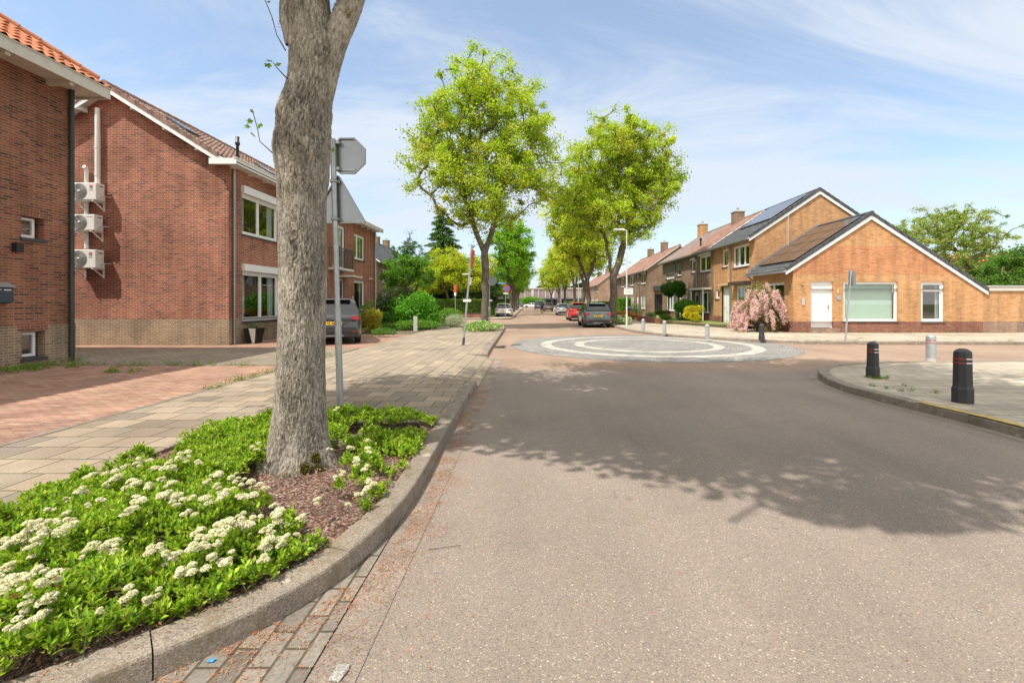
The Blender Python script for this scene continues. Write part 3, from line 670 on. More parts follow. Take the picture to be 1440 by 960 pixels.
def shrub(name, label, cat, loc, rx, ry, rz, n, leaf, cols, seed=1, mat='leafs', group=None, zc=None, stems=10, lump=.35, flowers=None, shell=.55, up=.5, parts=('foliage', 'stem'), kind=None, weep=False):
    """bush: lumpy volume of leaves on a few stems"""
    r = np.random.default_rng(seed)
    root = thing(name, label, cat, loc, group)
    zc = rz if zc is None else zc
    lob = max(5, int(14 * (rx * ry * rz) ** .33))
    lc = unit(r.normal(size=(lob, 3))) * r.uniform(.35, .75, (lob, 1)) * np.array([rx, ry, rz]); lr = r.uniform(.35, .6, lob)
    k = r.integers(0, lob, n)
    u = unit(r.normal(size=(n, 3))) * (shell + (1 - shell) * r.uniform(0, 1, (n, 1)) ** .6)
    c = lc[k] + u * lr[k][:, None] * np.array([rx, ry, rz]) * (1 + lump * .5)
    c[:, 2] += zc
    keep = c[:, 2] > .03; c = c[keep]; k = k[keep]
    if weep: c[:, 2] -= 0
    base = palette(cols, lob, r, .1)[k]; own = palette(cols, len(c), r, .18)
    quads_object(parts[0], leaf_quads(c, leaf[0], leaf[1], r, up=up), np.clip(base * .4 + own * .6, .004, .9), M[mat], root)
    if stems:
        mb = MB()
        for i in range(stems):
            t = lc[i % lob] * .8; t = (t[0], t[1], t[2] + zc); a = r.uniform(0, 6.28); b0 = (math.cos(a) * rx * .12, math.sin(a) * ry * .12, 0)
            mid = ((b0[0] + t[0]) / 2 + r.normal() * .04, (b0[1] + t[1]) / 2 + r.normal() * .04, t[2] * .55)
            mb.tube([b0, mid, t], [.022, .015, .007], 5)
        mb.build(parts[1], M['barkfar'], root, world=False)
    if flowers:
        fn, fl, fc, fname = flowers
        kk = r.integers(0, len(c), fn); fcen = c[kk] + r.normal(size=(fn, 3)) * .02 + unit(c[kk] - np.array([0, 0, zc])) * .04
        quads_object(fname, leaf_quads(fcen, fl, fl, r, up=.8), palette(fc, fn, r, .08), M['petal'], root)
    return root

# ------------------------------------------------------------------ building helpers
class Face:
    """a wall plane: axis 'x' (plane x=c) or 'y' (plane y=c); out = outward sign"""
    def __init__(s, axis, c, out): s.a, s.c, s.o = axis, c, out
    def box(s, mb, u0, u1, z0, z1, n0, n1):
        p0, p1 = s.c + s.o * n0, s.c + s.o * n1
        if s.a == 'x': mb.box(p0, p1, u0, u1, z0, z1)
        else: mb.box(u0, u1, p0, p1, z0, z1)
        return mb
    def quad(s, mb, u0, u1, z0, z1, n, ):
        p = s.c + s.o * n
        q = [(u0, z0), (u1, z0), (u1, z1), (u0, z1)]
        if (s.a == 'y') == (s.o > 0): q = q[::-1]
        mb.add([(p, u, z) if s.a == 'x' else (u, p, z) for u, z in q], [(0, 1, 2, 3)])
    def pt(s, u, z, n): 
        p = s.c + s.o * n
        return (p, u, z) if s.a == 'x' else (u, p, z)
def wall_cells(mb, fc, u0, u1, z0, z1, holes, th=.25):
    """solid wall with rectangular openings, thickness th inwards"""
    us = sorted({u0, u1, *[h[0] for h in holes], *[h[1] for h in holes]}); us = [u for u in us if u0 <= u <= u1]
    zs = sorted({z0, z1, *[h[2] for h in holes], *[h[3] for h in holes]}); zs = [z for z in zs if z0 <= z <= z1]
    def hole(a, b, c, d):
        return any(h[0] - 1e-6 <= a and b <= h[1] + 1e-6 and h[2] - 1e-6 <= c and d <= h[3] + 1e-6 for h in holes)
    for n, flip in ((0, False), (-th, True)):
        for i in range(len(us) - 1):
            for j in range(len(zs) - 1):
                if not hole(us[i], us[i + 1], zs[j], zs[j + 1]):
                    p = fc.c + fc.o * n
                    q = [(us[i], zs[j]), (us[i + 1], zs[j]), (us[i + 1], zs[j + 1]), (us[i], zs[j + 1])]
                    if ((fc.a == 'x') == (fc.o > 0)) == flip: q = q[::-1]
                    mb.add([(p, u, z) if fc.a == 'x' else (u, p, z) for u, z in q], [(0, 1, 2, 3)])
    for h in holes:
        a, b, c, d = h
        A = [fc.pt(a, c, 0), fc.pt(b, c, 0), fc.pt(b, d, 0), fc.pt(a, d, 0)]; B_ = [fc.pt(a, c, -th), fc.pt(b, c, -th), fc.pt(b, d, -th), fc.pt(a, d, -th)]
        for i in range(4):
            j = (i + 1) % 4; mb.add([A[i], A[j], B_[j], B_[i]], [(0, 1, 2, 3)])
def window(house, fc, u0, u1, z0, z1, mull=(), trans=(), name='window', fm='white', glass_='glass', frame=.07, rec=.07, sill='sill', curtain=None, shutter_box=None, label=None, sash=True, csides=False):
    """frame in an opening, glass behind, sill; sizes of the frame's outside"""
    mb = MB()
    f = frame; d0, d1 = -rec - .06, -rec + .0
    fc.box(mb, u0, u0 + f, z0, z1, d0, d1); fc.box(mb, u1 - f, u1, z0, z1, d0, d1)
    fc.box(mb, u0 + f, u1 - f, z0, z0 + f, d0, d1); fc.box(mb, u0 + f, u1 - f, z1 - f, z1, d0, d1)
    ms = [u0 + f] + [u0 + (u1 - u0) * m for m in mull] + [u1 - f]
    for m in mull:
        um = u0 + (u1 - u0) * m; fc.box(mb, um - f * .42, um + f * .42, z0 + f, z1 - f, d0, d1 + .001)
    for t in trans:
        zt = z0 + (z1 - z0) * t
        for a, b in zip(ms[:-1], ms[1:]):
            fc.box(mb, a + .001, b - .001, zt - f * .4, zt + f * .4, d0, d1 - .004)
    if sash:
        for a, b in zip(ms[:-1], ms[1:]):
            a2 = a + (f * .42 if a != ms[0] else 0); b2 = b - (f * .42 if b != ms[-1] else 0)
            e = f * .45; q0, q1 = d0 + .005, d1 - .018
            fc.box(mb, a2, a2 + e, z0 + f, z1 - f, q0, q1); fc.box(mb, b2 - e, b2, z0 + f, z1 - f, q0, q1)
            fc.box(mb, a2 + e, b2 - e, z0 + f, z0 + f + e, q0, q1); fc.box(mb, a2 + e, b2 - e, z1 - f - e, z1 - f, q0, q1)
    w = mb.build(name, M[fm], house)
    if label: w['label'] = label
    g = MB(); fc.quad(g, u0 + f * .6, u1 - f * .6, z0 + f * .6, z1 - f * .6, d0 + .022)
    g.build('pane', M[glass_], w, normals=False)
    if sill:
        s_ = MB(); fc.box(s_, u0 - .03, u1 + .03, z0 - .06, z0 - .002, -rec - .05, .05); s_.build('sill', M[sill], w)
    if curtain:
        c = MB(); 
        u, e = u0 + f, u1 - f; n_ = int((e - u) / .05)
        def strip(a, b, za, zb, amp=.02):
            k = max(2, int((b - a) / .03)); vs = []
            if curtain == 'blind': amp = .0006
            for i in range(k + 1):
                uu = a + (b - a) * i / k; nn = d0 - .10 + amp * math.sin(i * 1.3) + amp * .5 * math.sin(i * .47)
                vs += [fc.pt(uu, za, nn), fc.pt(uu, zb, nn)]
            c.add(vs, [(2 * i, 2 * i + 2, 2 * i + 3, 2 * i + 1) for i in range(k)], True)
        cz0, cz1 = z0 + f * .7, z1 - f * .7
        if csides:
            strip(u, u + (e - u) * .17, cz0, cz1); c.build('curtain', M[curtain], w, normals=False)
            c = MB(); strip(e - (e - u) * .17, e, cz0, cz1); c.build('curtain', M[curtain], w, normals=False)
        else: strip(u, e, cz0 , cz1, .012); c.build('curtain', M[curtain], w, normals=False)
    if shutter_box:
        b = MB(); fc.box(b, u0 - .04, u1 + .04, z1 + .003, z1 + shutter_box, -.1, .12); b.build('shutter_box', M[fm], w, bevel=.01)
    return w
def door(house, fc, u0, u1, z0, z1, leafmat_='white', frame=.08, rec=.08, handle_side=1, glassz=None, fm='white', label=None):
    mb = MB(); d0, d1 = -rec - .07, -rec
    fc.box(mb, u0, u0 + frame, z0, z1, d0, d1); fc.box(mb, u1 - frame, u1, z0, z1, d0, d1); fc.box(mb, u0 + frame, u1 - frame, z1 - frame, z1, d0, d1)
    fr = mb.build('door_frame', M[fm], house)
    a, b, t = u0 + frame + .004, u1 - frame - .004, z1 - frame - .004
    l = MB(); fc.box(l, a, b, z0 + .02, t, d0 + .01, d1 - .02)
    H_ = t - z0
    # raised mouldings round the panels
    for (p, q) in ((.08, .30), (.36, .95)):
        za, zb = z0 + H_ * p, z0 + H_ * q; e = .12
        for x0_, x1_, y0_, y1_ in ((a + e, b - e, za, za + .02), (a + e, b - e, zb - .02, zb), (a + e, a + e + .02, za + .02, zb - .02), (b - e - .02, b - e, za + .02, zb - .02)):
            fc.box(l, x0_, x1_, y0_, y1_, d1 - .02, d1 - .008)
    dl = l.build('door', M[leafmat_], house)
    if label: dl['label'] = label
    if glassz:
        g = MB(); fc.box(g, a + .2, b - .2, z0 + H_ * glassz[0], z0 + H_ * glassz[1], d1 - .02, d1 - .006); g.build('door_pane', M['carglass'], dl)
    h = MB(); uh = b - .09 if handle_side > 0 else a + .09
    fc.box(h, uh - .022, uh + .022, z0 + .92, z0 + 1.14, d1 - .02, d1 - .002)
    fc.box(h, uh - (.12 if handle_side > 0 else -.01), uh + (.01 if handle_side > 0 else .12), z0 + 1.04, z0 + 1.062, d1 + .03, d1 + .048)
    fc.box(h, uh - .01, uh + .01, z0 + 1.04, z0 + 1.062, d1 - .002, d1 + .03)
    h.build('handle', M['zinc'], dl)
    return dl
def roof_slope(name, mat, parent, e0, e1, r0, per=.22, row=.33, amp=.028, step=.028, th=.10, sub=6, thmat='cream', flat=False, v_off=0):
    """pantiled slope. e0,e1: eave ends; r0: ridge point above e0. Real ripples and overlapping rows"""
    e0, e1, r0 = Vector(e0), Vector(e1), Vector(r0)
    U = e1 - e0; LU = U.length; U.normalize(); V = r0 - e0; LV = V.length; V.normalize()
    Nn = U.cross(V).normalized()
    if Nn.z < 0: Nn = -Nn
    nc = max(1, int(round(LU / per))); nr = max(1, int(round(LV / row)))
    us = np.linspace(0, LU, nc * sub + 1); ph = (us / LU * nc) % 1.0
    prof = amp * (np.where(ph < .55, np.sin(ph / .55 * np.pi), -.35 * np.sin((ph - .55) / .45 * np.pi)))
    vs = []; k = 0; rows = []
    for j in range(nr):
        for (v, h) in ((LV * j / nr, step), (LV * (j + 1) / nr + .0, 0.0)):
            rows.append((v, h))
    A = np.array(e0)[None, None] + np.array(U)[None, None] * us[None, :, None]
    vv = np.array([q[0] for q in rows]); hh = np.array([q[1] for q in rows])
    jit = rng.normal(size=(len(rows) // 2, nc + 1)) * .004
    js = np.repeat(np.repeat(jit, 2, axis=0)[:, :nc], sub, axis=1); js = np.concatenate([js, js[:, -1:]], axis=1)
    G = A + np.array(V)[None, None] * vv[:, None, None] + np.array(Nn)[None, None] * (prof[None, :] + hh[:, None] + js + th)[:, :, None]
    mcols = len(us); G = G.reshape(-1, 3)
    me = bpy.data.meshes.new(name)
    f = []
    idx = np.arange(len(rows) * mcols).reshape(len(rows), mcols)
    a = idx[:-1, :-1].ravel(); b = idx[:-1, 1:].ravel(); c = idx[1:, 1:].ravel(); d = idx[1:, :-1].ravel()
    F4 = np.stack([a, b, c, d], 1)
    # under-slab
    base = len(G)
    S = [e0, e1, e1 + V * LV, r0]; S2 = [p + Nn * th * .98 for p in S]
    verts = np.concatenate([G, np.array([tuple(p) for p in S + S2])])
    extra = [(0, 3, 2, 1), (4, 5, 6, 7), (0, 1, 5, 4), (1, 2, 6, 5), (2, 3, 7, 6), (3, 0, 4, 7)]
    faces = F4.tolist() + [tuple(base + i for i in q) for q in extra]
    off = np.array(rootloc(parent)) if parent is not None else np.zeros(3)
    me.from_pydata((verts - off).tolist(), [], faces); me.update()
    uvl = me.uv_layers.new(name='UVMap')
    li = np.zeros(len(me.loops), int); me.loops.foreach_get('vertex_index', li)
    rel = verts - np.array(e0); uv = np.stack([(rel @ np.array(U)) * nc * per / LU, (rel @ np.array(V)) * nr * row / LV - .001], 1)
    uvl.data.foreach_set('uv', uv[li].ravel())
    me.materials.append(M[mat]); me.materials.append(M[thmat])
    mi = np.zeros(len(me.polygons), int); mi[len(F4):] = 1; me.polygons.foreach_set('material_index', mi)
    sm = np.zeros(len(me.polygons), bool); me.polygons.foreach_set('use_smooth', sm)
    o = bpy.data.objects.new(name, me); COL.objects.link(o); o.parent = parent
    return o
def ridge_caps(parent, p0, p1, mat, r=.12, L_=.38, name='ridge'):
    p0, p1 = Vector(p0), Vector(p1); n = max(1, int((p1 - p0).length / L_)); mb = MB(); d = (p1 - p0) / n
    for i in range(n):
        a = p0 + d * i; b = p0 + d * (i + 1.04); mb.tube([a, b], [r * 1.08, r * .95], 10)
    return mb.build(name, M[mat], parent)
def chimney(parent, x, y, z0, z1, w=.7, d=.7, mat='brick_brown', pots=1):
    mb = MB(); mb.box(x - w / 2, x + w / 2, y - d / 2, y + d / 2, z0, z1)
    c = mb.build('chimney', M[mat], parent)
    m2 = MB(); m2.box(x - w / 2 - .05, x + w / 2 + .05, y - d / 2 - .05, y + d / 2 + .05, z1 + .002, z1 + .09)
    for i in range(pots):
        m2.lathe([(.11, z1 + .09), (.09, z1 + .35), (.11, z1 + .36), (.07, z1 + .36)], (x + (i - (pots - 1) / 2) * .3, y, 0), 10)
    for f_ in (m2,): pass
    if parent.parent is None: m2.build('chimney_cap', M['lightgrey'], c)
    else: m2.build('chimney_cap', M['lightgrey'], parent)
    return c
def downpipe(parent, x, y, z0, z1, r=.04, mat='zinc', gut=None):
    mb = MB(); pts = [(x, y, z0), (x, y, z1)]
    if gut: pts = [(x, y, z0), (x, y, z1 - .35), (x + gut * .5, y, z1 - .16), (x + gut, y, z1)]
    mb.tube(pts, r, 10)
    for zz_ in np.arange(z0 + .5, z1 - .4, 1.6): mb.lathe([(r * 1.3, zz_), (r * 1.3, zz_ + .04)], (x, y, 0), 10)
    return mb.build('downpipe', M[mat], parent)
def gable_prism(mb, x0, x1, zx0, zx1, xa, za, y0, y1, z0):
    """wall slab in an x-z plane between y0 and y1: polygon up to the slopes"""
    pts = [(x0, y0, z0), (x1, y0, z0), (x1, y0, zx1), (xa, y0, za), (x0, y0, zx0)]
    mb.extr(pts, (0, y1 - y0, 0))

# ================================================================== GROUND
mb = MB(); mb.box(-1500, 1500, -300, 2500, -.6, -.03); structure('terrain', mb, M['field'])
mb = MB(); mb.box(-90, 95, -30, 240, -.3, 0); structure('road', mb, M['asphalt'])
def catmull(p, n=6):
    p0 = [np.array(q, float) for q in p]; p = [p0[0]]
    for q in p0[1:]:
        d = np.linalg.norm(q - p[-1]); k = int(d // 3)
        a_ = p[-1]
        for j in range(1, k + 1): p.append(a_ + (q - a_) * j / (k + 1))
        p.append(q)
    out = []
    for i in range(len(p) - 1):
        a = p[max(0, i - 1)]; b = p[i]; c = p[i + 1]; d = p[min(len(p) - 1, i + 2)]
        for k in range(n):
            t = k / n
            out.append(.5 * (2 * b + (c - a) * t + (2 * a - 5 * b + 4 * c - d) * t * t + (3 * b - a - 3 * c + d) * t ** 3))
    out.append(p[-1]); return np.array(out)
def resample(p, L_):
    d = np.r_[0, np.cumsum(np.linalg.norm(np.diff(p, axis=0), axis=1))]; n = max(1, int(round(d[-1] / L_)))
    t = np.linspace(0, d[-1], n + 1); return np.stack([np.interp(t, d, p[:, 0]), np.interp(t, d, p[:, 1])], 1), n
def normals2(p):
    t = np.gradient(p, axis=0); t /= np.linalg.norm(t, axis=1)[:, None]; return np.stack([-t[:, 1], t[:, 0]], 1)
def kerb(name, line, width=.2, side=1, h=.12, block=1.0, mat='kerb', jit=.004, rnd_=.018, h_end=None):
    """kerbstones along the road-side line; side=+1: stones lie to the left of travel direction"""
    p, n = resample(line, block / 5); nn = normals2(p) * side
    mb = MB(); nb = int(math.ceil((len(p) - 1) / 5))
    prof = [(0, -.05), (.012, h - rnd_), (.012 + rnd_ * .35, h - rnd_ * .3), (.012 + rnd_, h), (width, h + .002), (width, -.05)]
    for b in range(nb):
        i0, i1 = b * 5, min(len(p) - 1, b * 5 + 5)
        if i1 - i0 < 1: continue
        q = p[i0:i1 + 1].copy(); d0 = (q[1] - q[0]); d0 /= np.linalg.norm(d0); d1 = (q[-1] - q[-2]); d1 /= np.linalg.norm(d1)
        q[0] += d0 * .0032; q[-1] -= d1 * .0032; m = nn[i0:i1 + 1]; oz = rng.normal() * jit; ox = rng.normal() * jit
        f = 1 if h_end is None else None
        vs = []; k = len(prof)
        for j in range(len(q)):
            hs = 1 if h_end is None else h_end((i0 + j) / (len(p) - 1))
            for (a, z) in prof: vs.append((q[j][0] + m[j][0] * (a + ox), q[j][1] + m[j][1] * (a + ox), (z + oz) * (hs if z > 0 else 1)))
        fs = []
        for j in range(len(q) - 1):
            for c in range(k - 1): fs.append((j * k + c, j * k + c + 1, (j + 1) * k + c + 1, (j + 1) * k + c))
        fs += [tuple(range(k)), tuple((len(q) - 1) * k + c for c in range(k))[::-1]]
        mb.add(vs, fs)
    return structure(name, mb, M[mat])

L1 = catmull([(-5.2, 1.25), (-3.9, 1.16), (-3.2, 1.18), (-2.6, 1.30), (-2.12, 1.50), (-1.73, 1.79), (-1.385, 2.12), (-1.20, 2.38), (-1.06, 2.70), (-.965, 3.15), (-.925, 3.6), (-.93, 4.3), (-.955, 5.2), (-.975, 6.5), (-1.0, 8.6)])
kerb('kerb_stones', L1, .18, 1, block=.95)
L2 = catmull([(-1.22, 13.0), (-1.27, 15), (-1.32, 19), (-1.40, 24), (-1.50, 27.6), (-1.95, 29.6), (-3.2, 30.8), (-6, 31.2), (-20, 31.3), (-80, 31.3)])
kerb('kerb_stones', L2, .2, 1)
R1 = catmull([(5.95, -8), (5.84, 0), (5.80, 3), (5.80, 5.6), (5.73, 6.45), (5.64, 7.3), (5.63, 8.1), (5.88, 9.15), (6.45, 10.15), (7.3, 10.85), (8.8, 11.35), (11, 11.55), (20, 11.65), (90, 11.65)])
kerb('kerb_stones', R1, .2, -1, h_end=lambda t: 1.0)
R2 = catmull([(90, 17.0), (20, 17.05), (12.5, 17.15), (10.4, 17.4), (8.5, 18.6), (7.0, 20.3), (5.95, 22.4), (5.45, 24.6), (5.35, 27), (5.3, 40), (5.3, 230)])
kerb('kerb_stones', R2, .2, -1, block=1.2)
L3 = catmull([(-80, 42), (-8, 42), (-3.2, 42.2), (-2.0, 42.9), (-1.62, 44.2), (-1.62, 46), (-1.7, 70), (-1.9, 230)])
kerb('kerb_stones', L3, .2, 1, block=1.2)
def off(line, d, side): return line + normals2(line) * side * d
def pl(a): return [tuple(q) for q in a]
# gutter strip and parking-bay paving beside the near kerb
mb = MB(); mb.add([(-.945, -9, .004), (-.735, -9, .004), (-.735, 12.9, .004), (-.945, 12.9, .004)], [(0, 1, 2, 3)])
structure('gutter', mb, M['edging'])
g = [q for q in pl(L1) if q[1] < 3.7 and q[0] > -5.3]
mb = MB(); poly = [(-5.2, -9), (-.95, -9), (-.95, 3.7)] + g[::-1]; mb.add([(x, y, .008) for x, y in poly], [tuple(range(len(poly)))])
structure('parking_bay', mb, M['baypave'])
# right kerb gutter line of pale stones
mb = MB(); r1 = R1[(R1[:, 0] < 9)]; o1 = off(r1, .0, 1); o2 = off(r1, .16, 1); n = len(r1)
mb.add([(a[0], a[1], .004) for a in o1] + [(a[0], a[1], .004) for a in o2], [(i, i + 1, n + i + 1, n + i) for i in range(n - 1)])
structure('gutter', mb, M['edging'])
# raised blocks of ground: near left, right corner, far right, far left
LI = off(L1, .18, 1); L2I = off(L2, .2, 1)
BEDX0, BEDX1, BEDY1 = -3.66, -1.14, 5.62
li = [q for q in pl(LI)]
mb = MB()
upper = [q for q in li if q[1] > 5.62 and q[0] > -2]
mb.prism([(-5.45, 5.62)] + [(-1.17, 5.62)] + upper + [(-1.22, 8.8), (-5.45, 8.8)], -.2, .116)
mb.prism([(-5.45, -9), (-3.72, -9), (-3.72, 5.62), (-5.45, 5.62)], -.2, .116)
structure('pavement', mb, M['slabs'])
mb = MB(); mb.prism([(-5.45, 8.8), (-1.62, 8.8), (-1.75, 12.9), (-5.45, 12.9)], -.2, .116); structure('driveway', mb, M['slabs_long'])
mb = MB(); mb.add([(-1.62, 8.62, .116), (-.97, 8.62, .012), (-1.0, 12.98, .012), (-1.75, 12.98, .116)], [(0, 1, 2, 3)])
mb.add([(-1.22, 8.62, -.1), (-.97, 8.62, -.1), (-.97, 8.62, .012), (-1.22, 8.62, .115)], [(0, 1, 2, 3)]); structure('driveway_ramp', mb, M['slabs_long'])
mb = MB(); mb.box(-1.75, -1.20, 12.985, 13.12, -.1, .118); structure('kerb_end', mb, M['edging'])
upper2 = [q for q in pl(L2I) if q[1] < 28.6]
mb = MB(); mb.prism([(-5.45, 13.12), (-1.43, 13.12)] + upper2[1:] + [(-5.45, 28.6)], -.2, .116)
mb.prism([(-5.45, 12.9), (-1.76, 12.9), (-1.76, 13.115), (-5.45, 13.115)], -.2, .116)
structure('pavement', mb, M['slabs_long'])
up3 = [q for q in pl(L2I) if q[1] >= 28.6]
mb = MB(); mb.prism([(-80, 28.6), upper2[-1]] + up3, -.2, .116); structure('pavement', mb, M['slabs_light'])
mb = MB(); mb.prism([(-12.5, -9), (-5.53, -9), (-5.53, 10.72), (-12.5, 10.72)], -.2, .112); structure('driveway', mb, M['redpave'])
mb = MB(); mb.box(-5.528, -5.452, -9, 12.9, -.2, .121); mb.box(-12.5, -6.55, 10.722, 10.80, -.2, .125); structure('edging', mb, M['edging'])
mb = MB(); mb.prism([(-40, 10.802), (-5.53, 10.802), (-5.53, 14.7), (-40, 14.7)], -.2, .112); structure('driveway', mb, M['greypave'])
mb = MB(); mb.prism([(-40, 14.702), (-5.452, 14.702), (-5.452, 20.9), (-40, 20.9)], -.2, .113); structure('driveway', mb, M['redpave'])
mb = MB(); mb.box(-40, -5.452, 20.902, 28.598, -.2, .105); structure('earth', mb, M['earth'])
# mulch bed round the street tree (gently mounded)
def bedh(x, y): return .10 + .035 * math.exp(-((x + 2.08) ** 2 + (y - 4.1) ** 2) / .25)
inner = [q for q in li if q[1] <= 5.62 and q[0] > -3.66]
poly = [(BEDX0, 5.56)] + [(BEDX0, li[0][1] + .1)] + inner + [(inner[-1][0], 5.56)]
def inpoly(px, py, poly):
    r = np.zeros(len(px), bool); n = len(poly); j = n - 1
    for i in range(n):
        xi, yi = poly[i]; xj, yj = poly[j]
        c = ((yi > py) != (yj > py)) & (px < (xj - xi) * (py - yi) / (yj - yi + 1e-12) + xi); r ^= c; j = i
    return r
BED = poly
gx = np.arange(-3.75, -.95, .05); gy = np.arange(1.2, 5.75, .05); GX, GY = np.meshgrid(gx, gy)
GZ = .10 + .035 * np.exp(-((GX + 2.08) ** 2 + (GY - 4.1) ** 2) / .25) + (fbm(np.stack([GX.ravel() * 6, GY.ravel() * 6, GX.ravel() * 0], 1), 3).reshape(GX.shape) - .5) * .045
ins = inpoly(GX.ravel(), GY.ravel(), off(np.array(BED + [BED[0]]), 0, 1).tolist()).reshape(GX.shape)
mb = MB(); nx = len(gx); vs = np.stack([GX.ravel(), GY.ravel(), GZ.ravel()], 1)
fs = []
for j in range(len(gy) - 1):
    for i in range(nx - 1):
        if ins[j, i] or ins[j + 1, i + 1] or ins[j, i + 1] or ins[j + 1, i]: fs.append((j * nx + i, j * nx + i + 1, (j + 1) * nx + i + 1, (j + 1) * nx + i))
mb.add(vs, fs, True); o = structure('mulch', mb, M['mulch'])
mb = MB(); mb.box(-3.718, -3.66, -9, 5.56, -.2, .128); mb.box(-3.718, -1.19, 5.562, 5.617, -.2, .128); structure('edging', mb, M['edging'])
# right side
RI = off(R1, .2, -1)
corner = pl(RI)
poly = corner + [(90, -8)]
mb = MB(); mb.prism([q for q in corner if q[0] < 60] + [(60, 11.85 - .2), (60, -8)], -.2, .116) if False else mb.prism([q for q in corner] + [(90, -8)], -.2, .116)
structure('pavement', mb, M['slabs_light'])
R2I = off(R2, .2, -1)
mb = MB(); mb.prism([q for q in pl(R2I)] + [(90, 230)], -.2, .114); structure('pavement', mb, M['slabs_light'])
L3I = off(L3, .2, 1)
mb = MB(); mb.prism([q for q in pl(L3I)] + [(-80, 230)], -.2, .114); structure('pavement', mb, M['slabs_light'])
mb = MB(); mb.box(-80, -4.2, 44, 229, -.2, .13); structure('earth', mb, M['earth'])
# yellow paint on the right kerb
mb = MB(); rr = R1[(R1[:, 1] > -4) & (R1[:, 1] < 6.75) & (R1[:, 0] < 6.2)]; a = off(rr, .022, -1); b = off(rr, .15, -1)
w = .13 + .02 * np.sin(np.arange(len(rr)) * 1.7); b = a + (off(rr, 1, -1) - rr) * w[:, None]
n = len(rr); mb.add([(q[0], q[1], .130) for q in a] + [(q[0], q[1], .130) for q in b], [(i, i + 1, n + i + 1, n + i) for i in range(n - 1)]); structure('kerb_paint', mb, M['kerbyellow'])
# roundel of setts in the crossing
CX, CY = 4.4, 17.15
def ring(name, r0, r1, z, mat, n=128, courses=None):
    mb = MB(); vs = []; 
    for r in (r0, r1):
        for k in range(n): a = 2 * math.pi * k / n; vs.append((CX + r * math.cos(a), CY + r * math.sin(a), z))
    o = mb.add(vs, [(k, (k + 1) % n, n + (k + 1) % n, n + k) for k in range(n)]).build(name, M[mat], None)
    me = o.data; rm = (r0 + r1) / 2; uv = me.uv_layers[0].data
    circ = round(2 * math.pi * rm / .2) * .2
    for p in me.polygons:
        mid = sum((me.vertices[i].co for i in p.vertices), Vector()) / len(p.vertices); am = math.atan2(mid.y - CY, mid.x - CX)
        for li_ in p.loop_indices:
            c = me.vertices[me.loops[li_].vertex_index].co; a = math.atan2(c.y - CY, c.x - CX)
            while a - am > math.pi: a -= 2 * math.pi
            while am - a > math.pi: a += 2 * math.pi
            uv[li_].uv = (a / (2 * math.pi) * circ, math.hypot(c.x - CX, c.y - CY))
    return tag(o, kind='structure')
EPS = .006
ring('sett_ring', 4.0, 5.1, EPS, 'setts'); ring('white_ring', 3.58, 3.995, EPS + .002, 'white_setts')
ring('sett_ring', 2.72, 3.575, EPS, 'setts'); ring('white_ring', 2.36, 2.715, EPS + .002, 'white_setts'); ring('sett_disc', .02, 2.355, EPS, 'setts')

# ================================================================== BUILDINGS, LEFT
# ---- near left house
H = thing('brick_house', 'dark red brick house at the left edge, with orange pantiles and a dark green downpipe', 'house', (-11.7, 5, .1))
fx = Face('x', -11.7, 1)
holes = [(10.47, 10.97, 3.10, 3.60), (10.47, 10.97, .30, .92)]
mb = MB(); wall_cells(mb, fx, -3, 11.7, 1.06, 7.0, [holes[0]])
mb.extr([(-21.1, 11.7, 1.06), (-11.702, 11.7, 1.06), (-11.702, 11.7, 7.0), (-21.1, 11.7, 7.0)], (0, -.25, 0))
mb.extr([(-21.1, -3, 1.06), (-11.7, -3, 1.06), (-11.7, -3, 7.2), (-16.4, -3, 10.9), (-21.1, -3, 7.2)], (0, .25, 0))
mb.box(-21.1, -20.9, -3, 11.7, .1, 7)
mb.build('wall', M['brick_redb'], H, normals=False)
mb = MB(); wall_cells(mb, Face('x', -11.685, 1), -3, 11.715, .05, 1.058, [holes[1]])
mb.box(-21.1, -11.69, 11.45, 11.715, .05, 1.058); mb.build('plinth', M['plinth_red'], H, normals=False)
# soldier courses over the openings
for (u0, u1, z) in ((10.40, 11.04, 3.602), (10.40, 11.04, .922)):
    mb = MB()
    k = 0; u = u0
    while u < u1 - .04:
        fx.box(mb, u, u + .062, z + rnd.uniform(-.004, .004), z + .20, -.05, .006 + (.016 if z < 1.1 else 0)); u += .071
    mb.build('lintel', M['brick_redb'], H)
window(H, fx, 10.49, 10.86, 3.12, 3.58, frame=.06, rec=.12, sill=None, sash=False)
window(H, fx, 10.49, 10.86, .33, .90, frame=.06, rec=.10, sill=None, sash=False)
for z in (3.10, .31):
    mb = MB(); fx.box(mb, 10.44, 11.0, z - .075, z - .003, -.2, .05); mb.build('sill', M['sill'], H)
def clip(o, co, no):
    """cut a roof slope along a hip (world plane), keeping the side the normal points away from"""
    bm = bmesh.new(); bm.from_mesh(o.data); off_ = rootloc(o.parent)
    bmesh.ops.bisect_plane(bm, geom=bm.verts[:] + bm.edges[:] + bm.faces[:], plane_co=Vector(co) - off_, plane_no=Vector(no), clear_outer=True)
    bm.to_mesh(o.data); bm.free(); return o
HM = .77; ZRG = 7.12 + HM * 5.3
o = roof_slope('roof', 'tile_red', H, (-11.10, 12.0, 7.12), (-11.10, -3.3, 7.12), (-16.4, 12.0, ZRG), .24, .34, amp=.04, step=.035); clip(o, (-11.1, 12, 7), (-1, 1, 0))
o = roof_slope('roof', 'tile_red', H, (-21.7, -3.3, 7.12), (-21.7, 12.0, 7.12), (-16.4, -3.3, ZRG), .24, .34, sub=3); clip(o, (-21.7, 12, 7), (1, 1, 0))
